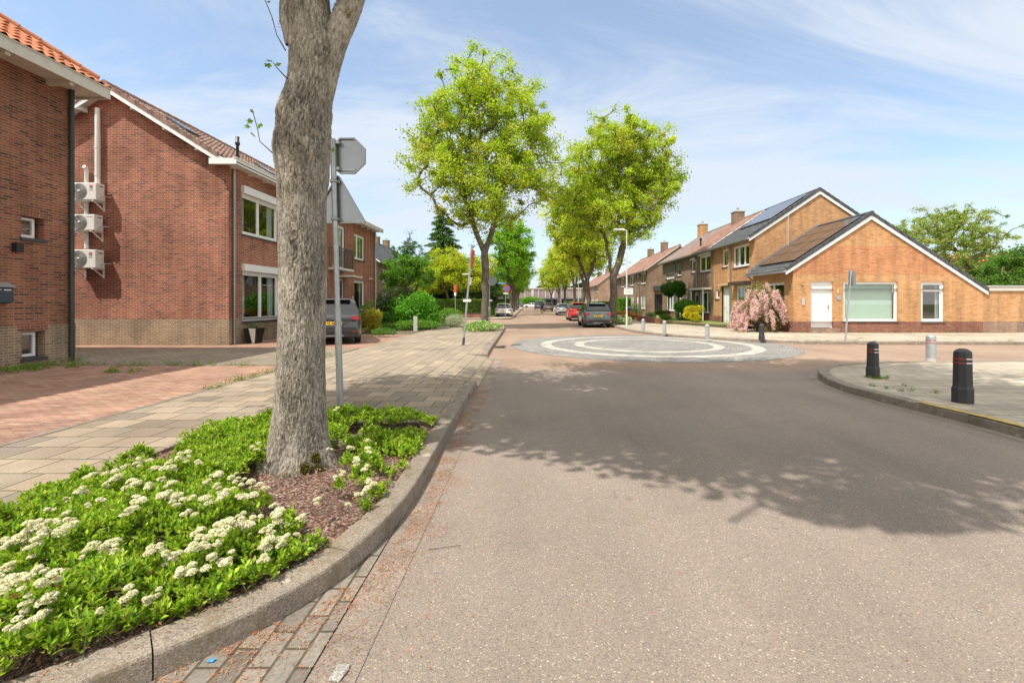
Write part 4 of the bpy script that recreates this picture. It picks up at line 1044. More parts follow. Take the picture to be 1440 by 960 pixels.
o = roof_slope('roof', 'tile_red', H, (-21.7, 12.0, 7.12), (-11.10, 12.0, 7.12), (-21.7, 6.7, ZRG), .24, .34, sub=4); clip(o, (-11.1, 12, 7), (1, -1, 0)); clip(o, (-21.7, 12, 7), (-1, -1, 0))
ridge_caps(H, (-16.4, -3.3, ZRG + .12), (-16.4, 6.8, ZRG + .12), 'tile_red')
ridge_caps(H, (-11.25, 11.85, 7.12 + .16 + HM * .15), (-16.4, 6.7, ZRG + .10), 'tile_red', .10)
ridge_caps(H, (-21.55, 11.85, 7.12 + .16 + HM * .15), (-16.4, 6.7, ZRG + .10), 'tile_red', .10)
mb = MB(); mb.box(-11.75, -11.06, -3.3, 12.0, 6.985, 7.03); mb.box(-11.10, -11.055, -3.3, 12.0, 6.93, 7.19); mb.box(-11.16, -11.03, -3.32, 12.02, 7.19, 7.215)
for y in np.arange(.2, 12, 1.35): mb.box(-11.698, -11.12, y, y + .10, 6.86, 6.984)
mb.build('gutter', M['cream'], H)
mb = MB(); mb.box(-21.7, -11.06, 11.96, 12.005, 6.93, 7.19); mb.box(-21.7, -11.76, 11.702, 11.958, 6.985, 7.03); mb.build('fascia', M['cream'], H)
mb = MB(); mb.tube([(-11.63, 11.56, .12), (-11.63, 11.56, 6.98)], .052, 12)
for z in (.35, 2.3, 4.4, 6.3): mb.lathe([(.062, z), (.062, z + .09)], (-11.63, 11.56, 0), 12)
mb.build('downpipe', M['darkpipe'], H)
# wall lamp and letter box on it
t = thing('wall_lamp', 'small black box-shaped lamp on the near left brick wall above the letter box', 'lamp', (-11.68, 10.35, 2.72))
mb = MB(); mb.box(-11.698, -11.57, 10.27, 10.42, 2.74, 2.95); mb.build('lamp_body', M['black'], t, bevel=.008)
mb = MB(); mb.lathe([(.035, 2.732), (.035, 2.738)], (-11.635, 10.345, 0), 12); mb.build('lens', M['glassg'], t)
t = thing('letter_box', 'slate blue metal letter box on the near left brick wall', 'letter box', (-11.68, 10.0, 1.55))
mb = MB(); mb.extr([(-11.698, 9.55, 1.56), (-11.53, 9.55, 1.60), (-11.53, 9.55, 1.93), (-11.698, 9.55, 2.02)], (0, .62, 0)); mb.build('box', plain("slate_metal", (.055, .075, .10), .4, .3), t, bevel=.006)
mb = MB(); mb.extr([(-11.698, 9.53, 2.025), (-11.50, 9.53, 1.935), (-11.50, 9.53, 1.955), (-11.698, 9.53, 2.045)], (0, .66, 0)); mb.build('lid', M['galv'], t)
mb = MB(); mb.box(-11.530, -11.526, 9.98, 10.12, 1.86, 1.885); mb.box(-11.530, -11.526, 9.90, 9.93, 1.87, 1.89); mb.build('name_plate', M['whiteband'], t)

# ---- second left house (pair)
H = thing('brick_house', 'red brick gable house with white barge boards and stacked air conditioners on its side wall', 'house', (-10.45, 20, .1))
S2 = .627
def z2(x): return 8.92 - S2 * abs(x + 14.47)
mb = MB(); fy = Face('y', 15.8, -1); fx = Face('x', -10.45, 1)
mb.extr([(-18.49, 15.8, 1.02), (-10.452, 15.8, 1.02), (-10.452, 15.8, z2(-10.45)), (-14.47, 15.8, 8.91), (-18.49, 15.8, z2(-18.49))], (0, .25, 0))
mb.extr([(-18.49, 30.7, .1), (-10.452, 30.7, .1), (-10.452, 30.7, z2(-10.45)), (-14.47, 30.7, 8.91), (-18.49, 30.7, z2(-18.49))], (0, -.25, 0))
WU = [(16.52, 18.92, 4.08, 5.86), (19.8, 20.9, 4.5, 5.6), (24.15, 25.75, 3.46, 5.83), (27.1, 28.8, 4.18, 5.72)]
WD = [(16.55, 19.0, 1.02, 3.02), (20.2, 21.3, 1.02, 2.9), (22.3, 23.6, 1.02, 2.9), (24.55, 25.65, 1.02, 2.9), (27.1, 28.8, 1.05, 2.92)]
wall_cells(mb, fx, 15.8, 30.7, 1.02, 6.35, WU + WD)
mb.box(-18.49, -18.3, 15.8, 30.7, .1, 6.35)
mb.build('wall', M['brick_red'], H, normals=False)
mb = MB(); mb.box(-18.49, -10.437, 15.787, 16.0, .05, 1.018)
wall_cells(mb, Face('x', -10.437, 1), 16.0, 30.7, .05, 1.018, [(16.55, 19.0, .90, 1.018), (20.2, 21.3, .2, 1.018), (24.55, 25.65, .2, 1.018)])
mb.build('plinth', M['plinth_red'], H, normals=False)
window(H, fx, 16.52, 18.92, 4.08, 5.56, (.46,), shutter_box=.28, curtain='curtain', csides=True, frame=.09)
window(H, fx, 16.55, 19.0, .90, 2.74, (.5,), shutter_box=.26, frame=.10, curtain='curtain', csides=True)
window(H, fx, 19.8, 20.9, 4.5, 5.6, frame=.07, curtain='curtain')
door(H, fx, 20.2, 21.3, .2, 2.9, 'darkgrey')
window(H, fx, 22.3, 23.6, 1.02, 2.9, (.5,), curtain='curtain', csides=True)
window(H, fx, 24.15, 25.75, 3.46, 5.83, (.5,), frame=.10, curtain='curtain', csides=True, sill=None)
door(H, fx, 24.55, 25.65, .2, 2.9, 'darkgrey', glassz=(.45, .92))
window(H, fx, 27.1, 28.8, 4.18, 5.72, (.36,), frame=.10, curtain='curtain', csides=True)
window(H, fx, 27.1, 28.8, 1.05, 2.92, frame=.10, curtain='curtain', csides=True)
rs = roof_slope('roof', 'tile_brown', H, (-10.62, 15.50, z2(-10.62)), (-10.62, 31.0, z2(-10.62)), (-14.47, 15.50, 8.92), .22, .33, amp=.03, thmat='white')
roof_slope('roof', 'tile_brown', H, (-18.6, 31.0, z2(-18.6)), (-18.6, 15.50, z2(-18.6)), (-14.47, 31.0, 8.92), .22, .33, thmat='white', sub=4)
ridge_caps(H, (-14.47, 15.44, 9.03), (-14.47, 31.05, 9.03), 'tile_brown')
for sx in (1, -1):
    mb = MB(); x1 = -14.47 + sx * (3.85 if sx > 0 else 4.12)
    mb.extr([(-14.47, 15.46, 8.80), (-14.47, 15.46, 8.985), (x1, 15.46, z2(x1) + .065), (x1, 15.46, z2(x1) - .12)], (0, .035, 0)); mb.build('barge_board', M['white'], H)
    mb = MB()
    for k in range(14):   # verge tiles over the barge board
        a = k / 14; b = (k + 1.03) / 14; xa = -14.47 + (x1 + 14.47) * b; xb = -14.47 + (x1 + 14.47) * a
        mb.extr([(xa, 15.43, z2(xa) + .06), (xb, 15.43, z2(xb) + .045), (xb, 15.43, z2(xb) + .175), (xa, 15.43, z2(xa) + .20)], (0, .13, 0))
    mb.build('verge_tiles', M['tile_brown'], H)
for xx in (-13.55, -12.45, -11.35, -15.4, -16.6): mb = MB(); mb.box(xx - .06, xx + .06, 15.50, 15.80, z2(xx) - .17, z2(xx) - .02); mb.build('purlin_end', M['white'], H)
mb = MB(); mb.box(-10.9, -9.97, 15.48, 31.0, 6.352, 6.39); mb.box(-10.02, -9.97, 15.48, 31.0, 6.30, 6.50); mb.box(-10.9, -9.97, 15.45, 15.48, 6.30, 6.50)
mb.box(-10.06, -9.93, 15.43, 31.02, 6.50, 6.525)
for y in np.arange(15.9, 31, .95): mb.box(-10.448, -10.03, y, y + .07, 6.27, 6.351)
mb.build('gutter', M['white'], H)
downpipe(H, -10.37, 15.98, .12, 6.36, .045, 'galv_dull'); downpipe(H, -10.37, 30.55, .12, 6.36, .045, 'galv')
mb = MB(); mb.lathe([(.055, 7.55), (.055, 8.15), (.09, 8.16), (.09, 8.28), (.06, 8.30), (.075, 8.50), (.02, 8.52)], (-12.2, 19.0, 0), 12); mb.build('vent_pipe', M['black'], H)
mb = MB(); mb.lathe([(.04, 7.7), (.04, 8.2), (.06, 8.21), (.06, 8.3)], (-12.3, 27.0, 0), 10); mb.build('vent_pipe', M['black'], H)
for (xx, yy) in ((-12.75, 16.6), (-12.4, 21.2), (-12.4, 24.5)):
    n_ = Vector((S2, 0, 1)).normalized(); mb = MB()
    c = Vector((xx, yy, z2(xx))) + n_ * .13; v = Vector((-1, 0, S2)).normalized() * .42; u = Vector((0, .33, 0))
    mb.extr([c - u - v, c + u - v, c + u + v, c - u + v], n_ * .09); w_ = mb.build('skylight', M['darkgrey'], H)
    mb = MB(); k = .84; c2 = c + n_ * .093; mb.add([c2 - u * k - v * k, c2 + u * k - v * k, c2 + u * k + v * k, c2 - u * k + v * k], [(0, 1, 2, 3)]); mb.build('pane', M['carglass'], w_)
# balcony
mb = MB(); mb.box(-10.448, -9.85, 23.6, 25.45, 3.30, 3.42); bal = mb.build('balcony', M['cream'], H)
mb = MB(); mb.box(-9.89, -9.86, 23.6, 25.45, 4.42, 4.46); mb.box(-10.44, -9.86, 25.41, 25.44, 4.42, 4.46); mb.box(-9.89, -9.86, 23.6, 25.45, 3.50, 3.53); mb.box(-10.44, -9.86, 25.41, 25.44, 3.50, 3.53); mb.box(-10.44, -9.86, 23.61, 23.64, 4.42, 4.46)
for y in np.arange(23.65, 25.4, .11): mb.box(-9.882, -9.868, y, y + .014, 3.42, 4.42)
for x in np.arange(-10.4, -9.9, .11): mb.box(x, x + .014, 25.418, 25.432, 3.42, 4.42); mb.box(x, x + .014, 23.618, 23.632, 3.42, 4.42)
for y in (23.62, 24.5, 25.43): mb.box(-9.895, -9.855, y - .02, y + .02, 3.42, 4.5)
mb.build('railing', M['darkgrey'], bal)
mb = MB(); mb.box(-10.46, -9.5, 24.4, 25.9, 2.96, 3.06); mb.build('door_canopy', M['cream'], H)
mb = MB(); fx.box(mb, 29.6, 30.15, 3.12, 3.20, 0, .02); mb.build('street_name_plate', M['whiteband'], H)

# ---- pipes and air conditioners on the side wall
mb = MB(); mb.tube([(-14.90, 15.69, 5.40), (-14.90, 15.69, 8.28)], .075, 14); mb.lathe([(.085, 6.9), (.085, 6.96)], (-14.9, 15.69, 0), 14); mb.lathe([(.085, 5.95), (.085, 6.0)], (-14.9, 15.69, 0), 14)
tag(mb.build('pipe', M['pvc'], None), 'tall white duct pipe on the red gable wall above the air conditioners', 'pipe')
mb = MB(); mb.tube([(-15.30, 15.71, 3.45), (-15.30, 15.71, 6.15), (-15.30, 15.68, 6.24), (-15.30, 15.62, 6.26)], .06, 12)
tag(mb.build('pipe', M['pvc'], None), 'shorter white duct pipe behind the stacked air conditioners', 'pipe')
def text_mesh(name, s, size, mat, parent, loc, rot, ext=.001):
    cu = bpy.data.curves.new(name, 'FONT'); cu.body = s; cu.size = size; cu.extrude = ext; cu.align_x = 'CENTER'; cu.align_y = 'CENTER'
    o = bpy.data.objects.new(name, cu); me = bpy.data.meshes.new_from_object(o); bpy.data.objects.remove(o)
    me.transform(Matrix.Translation(Vector(loc) - rootloc(parent)) @ rot)
    me.materials.clear(); me.materials.append(mat); m = bpy.data.objects.new(name, me); COL.objects.link(m); m.parent = parent
    return m
ROTF = Matrix.Rotation(R(90), 4, 'X')      # lettering facing -Y
def aircon(x1, z0, w, h, label, logo, fan=.24):
    """outdoor unit on the gable wall; x1 right edge of its front"""
    y0, y1 = 15.36, 15.68; x0 = x1 - w
    t = thing('air_conditioner', label, 'air conditioner', ((x0 + x1) / 2, 15.5, z0), 'air conditioners stacked on the gable wall')
    mb = MB(); mb.box(x0, x1, y0, y1, z0, z0 + h); mb.build('casing', M['acwhite'], t, bevel=.018)
    fc = x0 + w * .42 - .02; zc = z0 + h * .5
    fc = x1 - .57 if w > .8 else x1 - .5
    mb = MB()
    for q in range(7): r_ = fan * (q + 1) / 7; mb.lathe([(r_ - .004, -.010), (r_ + .004, -.016), (r_ + .004, -.002), (r_ - .004, -.002)], (fc, y0, zc), 36, 'y')
    for q in range(16):
        a = q * math.pi / 8; mb.tube([(fc + .05 * math.cos(a), y0 - .012, zc + .05 * math.sin(a)), (fc + fan * math.cos(a + .25), y0 - .012, zc + fan * math.sin(a + .25))], .004, 4)
    mb.lathe([(.001, -.02), (.05, -.018), (.052, -.004)], (fc, y0, zc), 20, 'y'); mb.build('fan_guard', M['lightgrey'], t)
    mb = MB(); mb.lathe([(.001, -.004), (fan, -.004), (fan + .012, -.001)], (fc, y0, zc), 40, 'y'); mb.build('fan_opening', M['grille'], t)
    mb = MB(); mb.box(x1 + .001, x1 + .012, y0 + .06, y1 - .03, z0 + .06, z0 + h * .62); mb.build('service_cover', M['pvc'], t, bevel=.004)
    mb = MB(); mb.box(x1 + .0005, x1 + .004, y0 + .12, y1 - .06, z0 + h * .80, z0 + h * .86); mb.build('grip', M['darkgrey'], t)
    for xx in (x0 + .12, x1 - .12):
        mb = MB()
        mb.box(xx - .02, xx + .02, y0 + .0, 15.80, z0 - .045, z0 - .003); mb.box(xx - .02, xx + .02, 15.765, 15.798, z0 - .33, z0 + .2)
        mb.extr([(xx - .015, y0 + .05, z0 - .045), (xx - .015, y0 + .09, z0 - .045), (xx - .015, 15.79, z0 - .28), (xx - .015, 15.79, z0 - .32)], (.03, 0, 0))
        mb.build('bracket', M['pvc'], t)
    mb = MB(); mb.tube([(x1 + .012, 15.5, z0 + .12), (x1 + .08, 15.52, z0 + .14), (x1 + .12, 15.62, z0 + .16), (x1 + .13, 15.79, z0 + .17)], .016, 8); mb.build('hose', M['lightgrey'], t)
    if logo:
        xl = x1 - .165; zl = z0 + h * .78
        mb = MB(); mb.lathe([(.001, -.006), (.058, -.006), (.058, -.001)], (xl, y0, zl), 24, 'y'); em = mb.build('emblem', plain("emblem_red", (.42, .015, .06), .4), t)
        mb = MB(); mb.lathe([(.036, -.0085), (.044, -.0085)], (xl, y0, zl), 24, 'y'); mb.box(xl - .008, xl - .002, y0 - .009, y0 - .007, zl - .018, zl + .02); mb.box(xl - .008, xl + .014, y0 - .009, y0 - .007, zl - .018, zl - .012); mb.build('emblem_face', M['whiteband'], em)
        text_mesh('lettering', 'LG', .10, M['darkgrey'], t, (xl, y0 - .002, zl - .115), ROTF)
    else:
        mb = MB(); mb.box(x1 - .28, x1 - .06, y0 - .003, y0 + .001, z0 + h * .82, z0 + h * .845); mb.build('brand_strip', M['signred'], t)
    return t
aircon(-14.66, 2.76, .86, .62, 'lowest of the three white air conditioners, with a large red round emblem above its lettering', True, .27)
aircon(-14.70, 4.03, .80, .54, 'middle one of the three white air conditioners, smaller and without a round emblem', False, .24)
a = aircon(-14.64, 5.06, .86, .58, 'topmost of the three white air conditioners, just below the tall duct pipe', True, .25)
for ch in a.children:
    if ch.name.startswith(('emblem', 'lettering')): ch.scale = (1, 1, 1)
mb = MB()
t = thing('planter', 'tapering black and white planter with a small plant beside the brick corner', 'planter', (-10.05, 16.6, .113))
mb = MB(); mb.add([(-.17, -.17, 0), (.17, -.17, 0), (.17, .17, 0), (-.17, .17, 0), (-.25, -.25, .55), (.25, -.25, .55), (.25, .25, .55), (-.25, .25, .55), (-.22, -.22, .52), (.22, -.22, .52), (.22, .22, .52), (-.22, .22, .52)],
    [(0, 3, 2, 1), (0, 1, 5, 4), (1, 2, 6, 5), (2, 3, 7, 6), (3, 0, 4, 7), (4, 5, 9, 8), (5, 6, 10, 9), (6, 7, 11, 10), (7, 4, 8, 11), (8, 9, 10, 11)])
o = mb.build('pot', M['black'], t, world=False)
mb = MB(); mb.add([(.03, -.173, .0), (.12, -.173, .0), (.20, -.253, .55), (-.05, -.253, .55)], [(0, 1, 2, 3)]); mb.add([(.03, -.176, .0), (.12, -.176, .0), (.20, -.256, .55), (-.05, -.256, .55)], [(3, 2, 1, 0)]); mb.build('white_panel', M['whiteband'], t, world=False)
rr = np.random.default_rng(5); k = 130; c = np.zeros((k, 3)); a = rr.uniform(0, 6.28, k); q = rr.uniform(.03, .24, k); c[:, 0] = q * np.cos(a); c[:, 1] = q * np.sin(a); c[:, 2] = .56 + rr.uniform(0, .16, k)
quads_object('plant', leaf_quads(c, .16, .025, rr, up=.1), palette([(.10, .16, .05), (.22, .28, .14)], k, rr), M['leafs'], t)

# ---- further left house behind the hedge
def gable_house(name, label, x_f, y0, y1, xr, ze, zr, brick, tile, out=-1, zb=.1, wins=(), doors=(), group=None, chim=(), th_='cream', plinth=None, guttermat='zinc', over=.35, sub=6, verge='white', depth=None, roofy=None):
    """house with its ridge along the street. x_f: street facade; out: outward sign of that facade"""
    H = thing(name, label, 'house', (x_f, (y0 + y1) / 2, zb), group)
    xb = xr + (xr - x_f) if depth is None else depth
    s_ = (zr - ze) / abs(xr - x_f)
    fx = Face('x', x_f, out)
    mb = MB(); zp = 0 if not plinth else .55
    wall_cells(mb, fx, y0, y1, zb + zp, ze, [w[:4] for w in wins] + [d[:4] for d in doors])
    zbk = zr - s_ * abs(xb - xr)
    for (ya, d) in ((y0, .25), (y1, -.25)):
        mb.extr([(x_f - out * .002, ya, zb + zp), (xb, ya, zb + zp), (xb, ya, zbk), (xr, ya, zr), (x_f - out * .002, ya, ze)], (0, d, 0))
    mb.box(xb, xb + out * .2, y0, y1, zb, zbk)
    mb.build('wall', M[brick], H, normals=False)
    if plinth:
        mb = MB(); wall_cells(mb, Face('x', x_f + out * .012, out), y0, y1, zb - .05, zb + zp - .002, [w[:4] for w in wins if w[2] < zb + zp] + [d[:4] for d in doors]); mb.box(x_f + out * .011, xb, y0 - .012, y0 + .2, zb - .05, zb + zp - .002); mb.build('plinth', M[plinth], H, normals=False)
    for w in wins:
        k = dict(w[4]) if len(w) > 4 else {}
        window(H, fx, *w[:4], **k)
    for d in doors: door(H, fx, *d[:4], **(dict(d[4]) if len(d) > 4 else {}))
    ya, yb = (y0 - over * .6, y1 + over * .6) if roofy is None else roofy
    xe = x_f + out * over; zee = ze - s_ * over
    R1_ = roof_slope('roof', tile, H, (xe, ya, zee), (xe, yb, zee), (xr, ya, zr + .0), .24, .34, thmat=verge, sub=sub)
    xe2 = xb - out * over; roof_slope('roof', tile, H, (xe2, yb, zbk - s_ * over), (xe2, ya, zbk - s_ * over), (xr, yb, zr), .24, .34, thmat=verge, sub=3)
    ridge_caps(H, (xr, ya, zr + .1), (xr, yb, zr + .1), tile)
    mb = MB(); g0 = xe + out * .0; mb.box(g0, g0 + out * .13, ya + .02, yb - .02, zee - .02, zee + .085); mb.box(x_f + out * .002, xe, ya + .03, yb - .03, zee - .03, zee - .012); mb.build('gutter', M[guttermat], H)
    for (cx_, cy_, zt, mt) in chim: chimney(R1_, cx_, cy_, zr - .5, zt, .75, .75, mt, 1)
    return H, R1_, s_, fx
gable_house('brick_house', 'distant brown house with a grey tiled roof and chimneys behind the left hedge and trees', -15.5, 46, 64, -19.5, 5.9, 9.0, 'brick_brown', 'tile_dark', out=1,
    wins=[(47.5, 49.5, 3.6, 5.1, dict(mull=(.5,), curtain='curtain')), (53, 55, 3.6, 5.1, dict(mull=(.5,), curtain='curtain')), (59, 61, 3.6, 5.1, dict(mull=(.5,), curtain='curtain')), (47.5, 50.0, .9, 2.6, dict(mull=(.5,), curtain='curtain')), (57, 60, .9, 2.6, dict(mull=(.5,), curtain='curtain'))], chim=[(-19.4, 61.5, 9.9, 'brick_brown'), (-19.4, 57.5, 9.8, 'brick_brown')], sub=3)

# ================================================================== BUILDINGS, RIGHT
# ---- annex with the wide gable
H = thing('brick_bungalow', 'low orange brick gable building with a white door and wide window at the right corner', 'building', (16.7, 22.3, .1))
YA = 22.3
def zA(x): return 5.82 - .655 * abs(x - 16.7)
fy = Face('y', YA, -1); fxl = Face('x', 12.92, -1)
AW = [(13.77, 14.86, .58, 2.62), (15.36, 18.03, .67, 2.60), (19.17, 20.30, .64, 2.60)]
mb = MB(); wall_cells(mb, fy, 12.92, 22.2, .655, 2.95 - .7, [(a, b, max(.655, c), 2.25) for a, b, c, d in AW])
wall_cells(mb, fy, 12.92, 21.7, 2.25, 2.66, [(a, b, 2.25, d) for a, b, c, d in AW])
mb.add([(21.7, YA, 2.25), (22.2, YA, 2.25), (22.15, YA, zA(22.15)), (21.7, YA, zA(21.7))], [(0, 1, 2, 3)])
mb.add([(12.92, YA, 2.66), (21.7, YA, 2.66), (21.52, YA, zA(21.52)), (16.7, YA, 5.8), (12.92, YA, zA(12.92))], [(0, 1, 2, 3, 4)])
mb.add([(21.52, YA, 2.662), (21.7, YA, 2.662), (21.52, YA, zA(21.52))], [(0, 1, 2)])
mb.box(22.0, 22.2, YA + .01, 26.3, .1, 2.2)
wl = mb.build('wall', M['brick_orange'], H, normals=False)
mb = MB(); wall_cells(mb, fxl, YA, 26.3, .655, zA(12.92), [(23.1, 25.35, 1.0, 2.62)]); mb.build('wall', M['brick_orangep'], H, normals=False)
mb = MB(); wall_cells(mb, Face('y', YA - .012, -1), 12.91, 22.2, .05, .652, [(13.77, 14.86, .30, .652)]); wall_cells(mb, Face('x', 12.908, -1), YA - .012, 26.3, .05, .652, []); mb.build('plinth', M['plinth'], H, normals=False)
door(H, fy, 13.77, 14.86, .345, 2.62, 'white', handle_side=1)
mb = MB(); mb.box(13.65, 14.98, 21.98, 22.28, .1, .34); mb.build('doorstep', M['plinth_grey'], H)
window(H, fy, 15.36, 18.03, .67, 2.60, frame=.11, curtain='blind', sill='sill', sash=False, glass_='glassg')
window(H, fy, 19.17, 20.30, .64, 2.60, trans=(.78,), frame=.10, curtain='curtain', csides=True)
window(H, fxl, 23.1, 25.35, 1.0, 2.62, (.5,), frame=.09, curtain='curtain', csides=True)
ra = roof_slope('roof', 'tile_dark', H, (12.52, YA - .06, zA(12.52)), (12.52, 26.28, zA(12.52)), (16.7, YA - .06, 5.82), .24, .34, thmat='white')
roof_slope('roof', 'tile_dark', H, (22.4, 26.28, zA(22.4)), (22.4, YA - .06, zA(22.4)), (16.7, 26.28, 5.82), .24, .34, thmat='white')
ridge_caps(H, (16.7, YA - .12, 5.95), (16.7, 26.3, 5.95), 'tile_dark', .11)
for (xe) in (12.52, 22.4):
    mb = MB(); mb.extr([(16.7, YA - .075, 5.66), (16.7, YA - .075, 5.86), (xe, YA - .075, zA(xe) + .05), (xe, YA - .075, zA(xe) - .13)], (0, .035, 0)); mb.build('barge_board', M['white'], H)
    mb = MB(); k_ = 16
    for k in range(k_):
        xa = 16.7 + (xe - 16.7) * (k + 1.04) / k_; xb = 16.7 + (xe - 16.7) * k / k_
        mb.extr([(xa, YA - .10, zA(xa) + .045), (xb, YA - .10, zA(xb) + .03), (xb, YA - .10, zA(xb) + .20), (xa, YA - .10, zA(xa) + .23)], (0, .16, 0))
    mb.build('verge_tiles', M['tile_dark'], H)
mb = MB(); mb.box(12.40, 12.52, YA - .05, 26.3, zA(12.52) - .03, zA(12.52) + .08); mb.build('gutter', M['zinc'], H)
downpipe(H, 12.86, 26.1, .12, zA(12.52), .04, 'zinc', gut=-.38)
# lead flashing and white coping against the taller house
mb = MB(); 
for k in range(26):
    x0_, x1_ = 12.6 + k * .1575, 12.6 + (k + 1) * .1575
    mb.extr([(x0_, 26.27, zA(x0_) + .12), (x1_, 26.27, zA(x1_) + .12), (x1_, 26.27, zA(x1_) + .27), (x0_, 26.27, zA(x1_) + .25)], (0, .025, 0))
mb.build('flashing', M['zinc'], H)
def panels(parent, p0, U, V, nu, nv, w, h, mat, gap=.02, lift=.10, skip=()):
    p0, U, V = Vector(p0), Vector(U).normalized(), Vector(V).normalized(); n_ = U.cross(V).normalized()
    if n_.z < 0: n_ = -n_
    for i in range(nu):
        for j in range(nv):
            if (i, j) in skip: continue
            c = p0 + U * (i * (w + gap)) + V * (j * (h + gap)) + n_ * lift
            mb = MB(); mb.extr([c, c + U * w, c + U * w + V * h, c + V * h], n_ * .035); f = mb.build('solar_panel', M['alu' if mat == 'solar' else 'black'], parent)
            mb = MB(); e = .02; c2 = c + n_ * .0365
            if parent.parent is None: P_ = f
            else: P_ = parent
            mb.add([c2 + U * e + V * e, c2 + U * (w - e) + V * e, c2 + U * (w - e) + V * (h - e), c2 + U * e + V * (h - e)], [(0, 1, 2, 3)])
            mb.build('solar_cells', M[mat], P_)
panels(H, (13.15, 22.45, zA(13.15) + .03), (0, 1, 0), (1, 0, .655), 3, 4, 1.18, .98, 'solarb', lift=.16)
# number plate, bell box, wall lamp of the annex
mb = MB(); mb.box(15.02, 15.22, YA - .03, YA - .002, 1.72, 1.94); mb.build('bell_box', M['galv'], H)
mb = MB(); mb.box(15.08, 15.11, YA - .02, YA - .002, 2.06, 2.24); mb.build('number_plate', M['whiteband'], H)
mb = MB(); mb.box(13.32, 13.46, YA - .04, YA - .002, 1.46, 1.80); mb.build('meter_cover', M['lightgrey'], H)
mb = MB(); mb.box(13.30, 13.33, YA - .2, YA, 2.40, 2.43); mb.build('hook', M['black'], H)
# ---- long low wall with flat roof
H = thing('garage_building', 'long low flat-roofed orange brick wing at the right edge behind the pavement', 'building', (30, 22.3, .1))
mb = MB(); mb.box(22.202, 60, YA + .02, 28, .655, 2.16); mb.build('wall', M['brick_orangep'], H)
mb = MB(); mb.box(22.202, 60, YA + .008, 28, .05, .652); mb.build('plinth', M['plinth_grey'], H)
mb = MB(); mb.box(22.36, 60.1, YA - .05, 28.1, 2.162, 2.36); mb.build('fascia', M['cream'], H)
mb = MB(); mb.box(22.36, 60.1, YA - .09, 28.1, 2.362, 2.42); mb.build('roof_edge', M['lightgrey'], H)

# ---- terrace of three
XF = 13.0; XR = 16.73; ZE = 5.50; ZR = 8.0
wA = [(26.96, 29.1, 3.78, 5.12, dict(mull=(.33, .67), curtain='curtain', csides=True, frame=.09)), (29.9, 30.75, 3.95, 5.12, dict(curtain='curtain', csides=True, frame=.09)),
      (26.75, 28.7, .85, 2.62, dict(mull=(.5,), curtain='curtain', csides=True, frame=.10)), (31.2, 31.85, 1.84, 2.5, dict(frame=.09, sill='sill'))]
dA = [(29.65, 30.75, .22, 2.62, dict(fm='cream', frame=.16, leafmat_='white'))]
HA, RA, sA, fA = gable_house('terraced_house', 'tall orange brick end house with dark roof tiles and solar panels', XF, 26.3, 32.18, XR, ZE, ZR, 'brick_orangep', 'tile_dark', wins=wA, doors=dA, group='houses of the right-hand terrace', roofy=(26.23, 32.19), plinth='plinth')
for (xe, sgn) in ((XF - .35, -1), (XR + (XR - XF) + .35, 1)):
    mb = MB(); ze_ = ZR - sA * abs(xe - XR); mb.extr([(XR, 26.215, 7.84), (XR, 26.215, 8.05), (xe, 26.215, ze_ + .04), (xe, 26.215, ze_ - .14)], (0, .035, 0)); mb.build('barge_board', M['white'], HA)
    mb = MB(); k_ = 15
    for k in range(k_):
        xa = XR + (xe - XR) * (k + 1.04) / k_; xb = XR + (xe - XR) * k / k_; za_, zb_ = ZR - sA * abs(xa - XR), ZR - sA * abs(xb - XR)
        mb.extr([(xa, 26.18, za_ + .045), (xb, 26.18, zb_ + .03), (xb, 26.18, zb_ + .20), (xa, 26.18, za_ + .23)], (0, .14, 0))
    mb.build('verge_tiles', M['tile_dark'], HA)
panels(HA, (14.3, 26.9, ZR - sA * (XR - 14.3) + .03), (0, 1, 0), (1, 0, sA), 4, 2, 1.02, 1.30, 'solar', lift=.17)
mb = MB(); mb.box(12.55, 12.995, 26.7, 28.85, 2.66, 2.86); mb.build('awning_box', plain("brown_awning", (.07, .045, .035), .6), HA)
mb = MB(); mb.box(12.80, 12.995, 29.45, 30.95, 2.70, 2.84); mb.build('door_canopy', plain("yellow_cream", (.55, .42, .22), .6), HA)
downpipe(HA, 12.93, 29.35, .12, 5.2, .04, 'zinc', gut=-.3)
mb = MB(); mb.tube([(14.9, 26.24, 3.95), (14.9, 26.24, 6.6)], .02, 8); mb.build('cable', M['cream'], HA)
wB = [(32.72, 34.9, 3.85, 5.10, dict(mull=(.5,), curtain=None, frame=.10, shutter_box=.20)), (35.75, 36.6, 3.95, 4.95, dict(frame=.09, shutter_box=.14)), (32.9, 34.9, .8, 2.4, dict(mull=(.3,), frame=.09, curtain='curtain', csides=True)), (36.9, 37.3, 1.6, 2.3, dict(frame=.07)), (37.6, 38.0, 1.6, 2.3, dict(frame=.07))]
HB, RB, sB, fB = gable_house('terraced_house', 'middle brown brick house of the right terrace with a porch and dull red roof', XF, 32.2, 38.3, XR, ZE, ZR, 'brick_brown', 'tile_dull', wins=wB, doors=[(35.1, 36.1, .22, 2.4, dict(glassz=(.4, .9)))], group='houses of the right-hand terrace', roofy=(32.2, 38.3), chim=[(16.6, 36.3, 8.75, 'brick_brown')], plinth='plinth')
mb = MB(); mb.box(12.35, 12.995, 32.55, 36.5, 2.52, 2.66); mb.build('porch_roof', M['cream'], HB)
mb = MB()
for y in (32.6, 34.98, 36.4): mb.box(12.38, 12.44, y, y + .06, .12, 2.52)
mb.build('porch_post', M['white'], HB)
downpipe(HB, 12.93, 35.3, 2.7, 5.2, .04, 'zinc', gut=-.3)
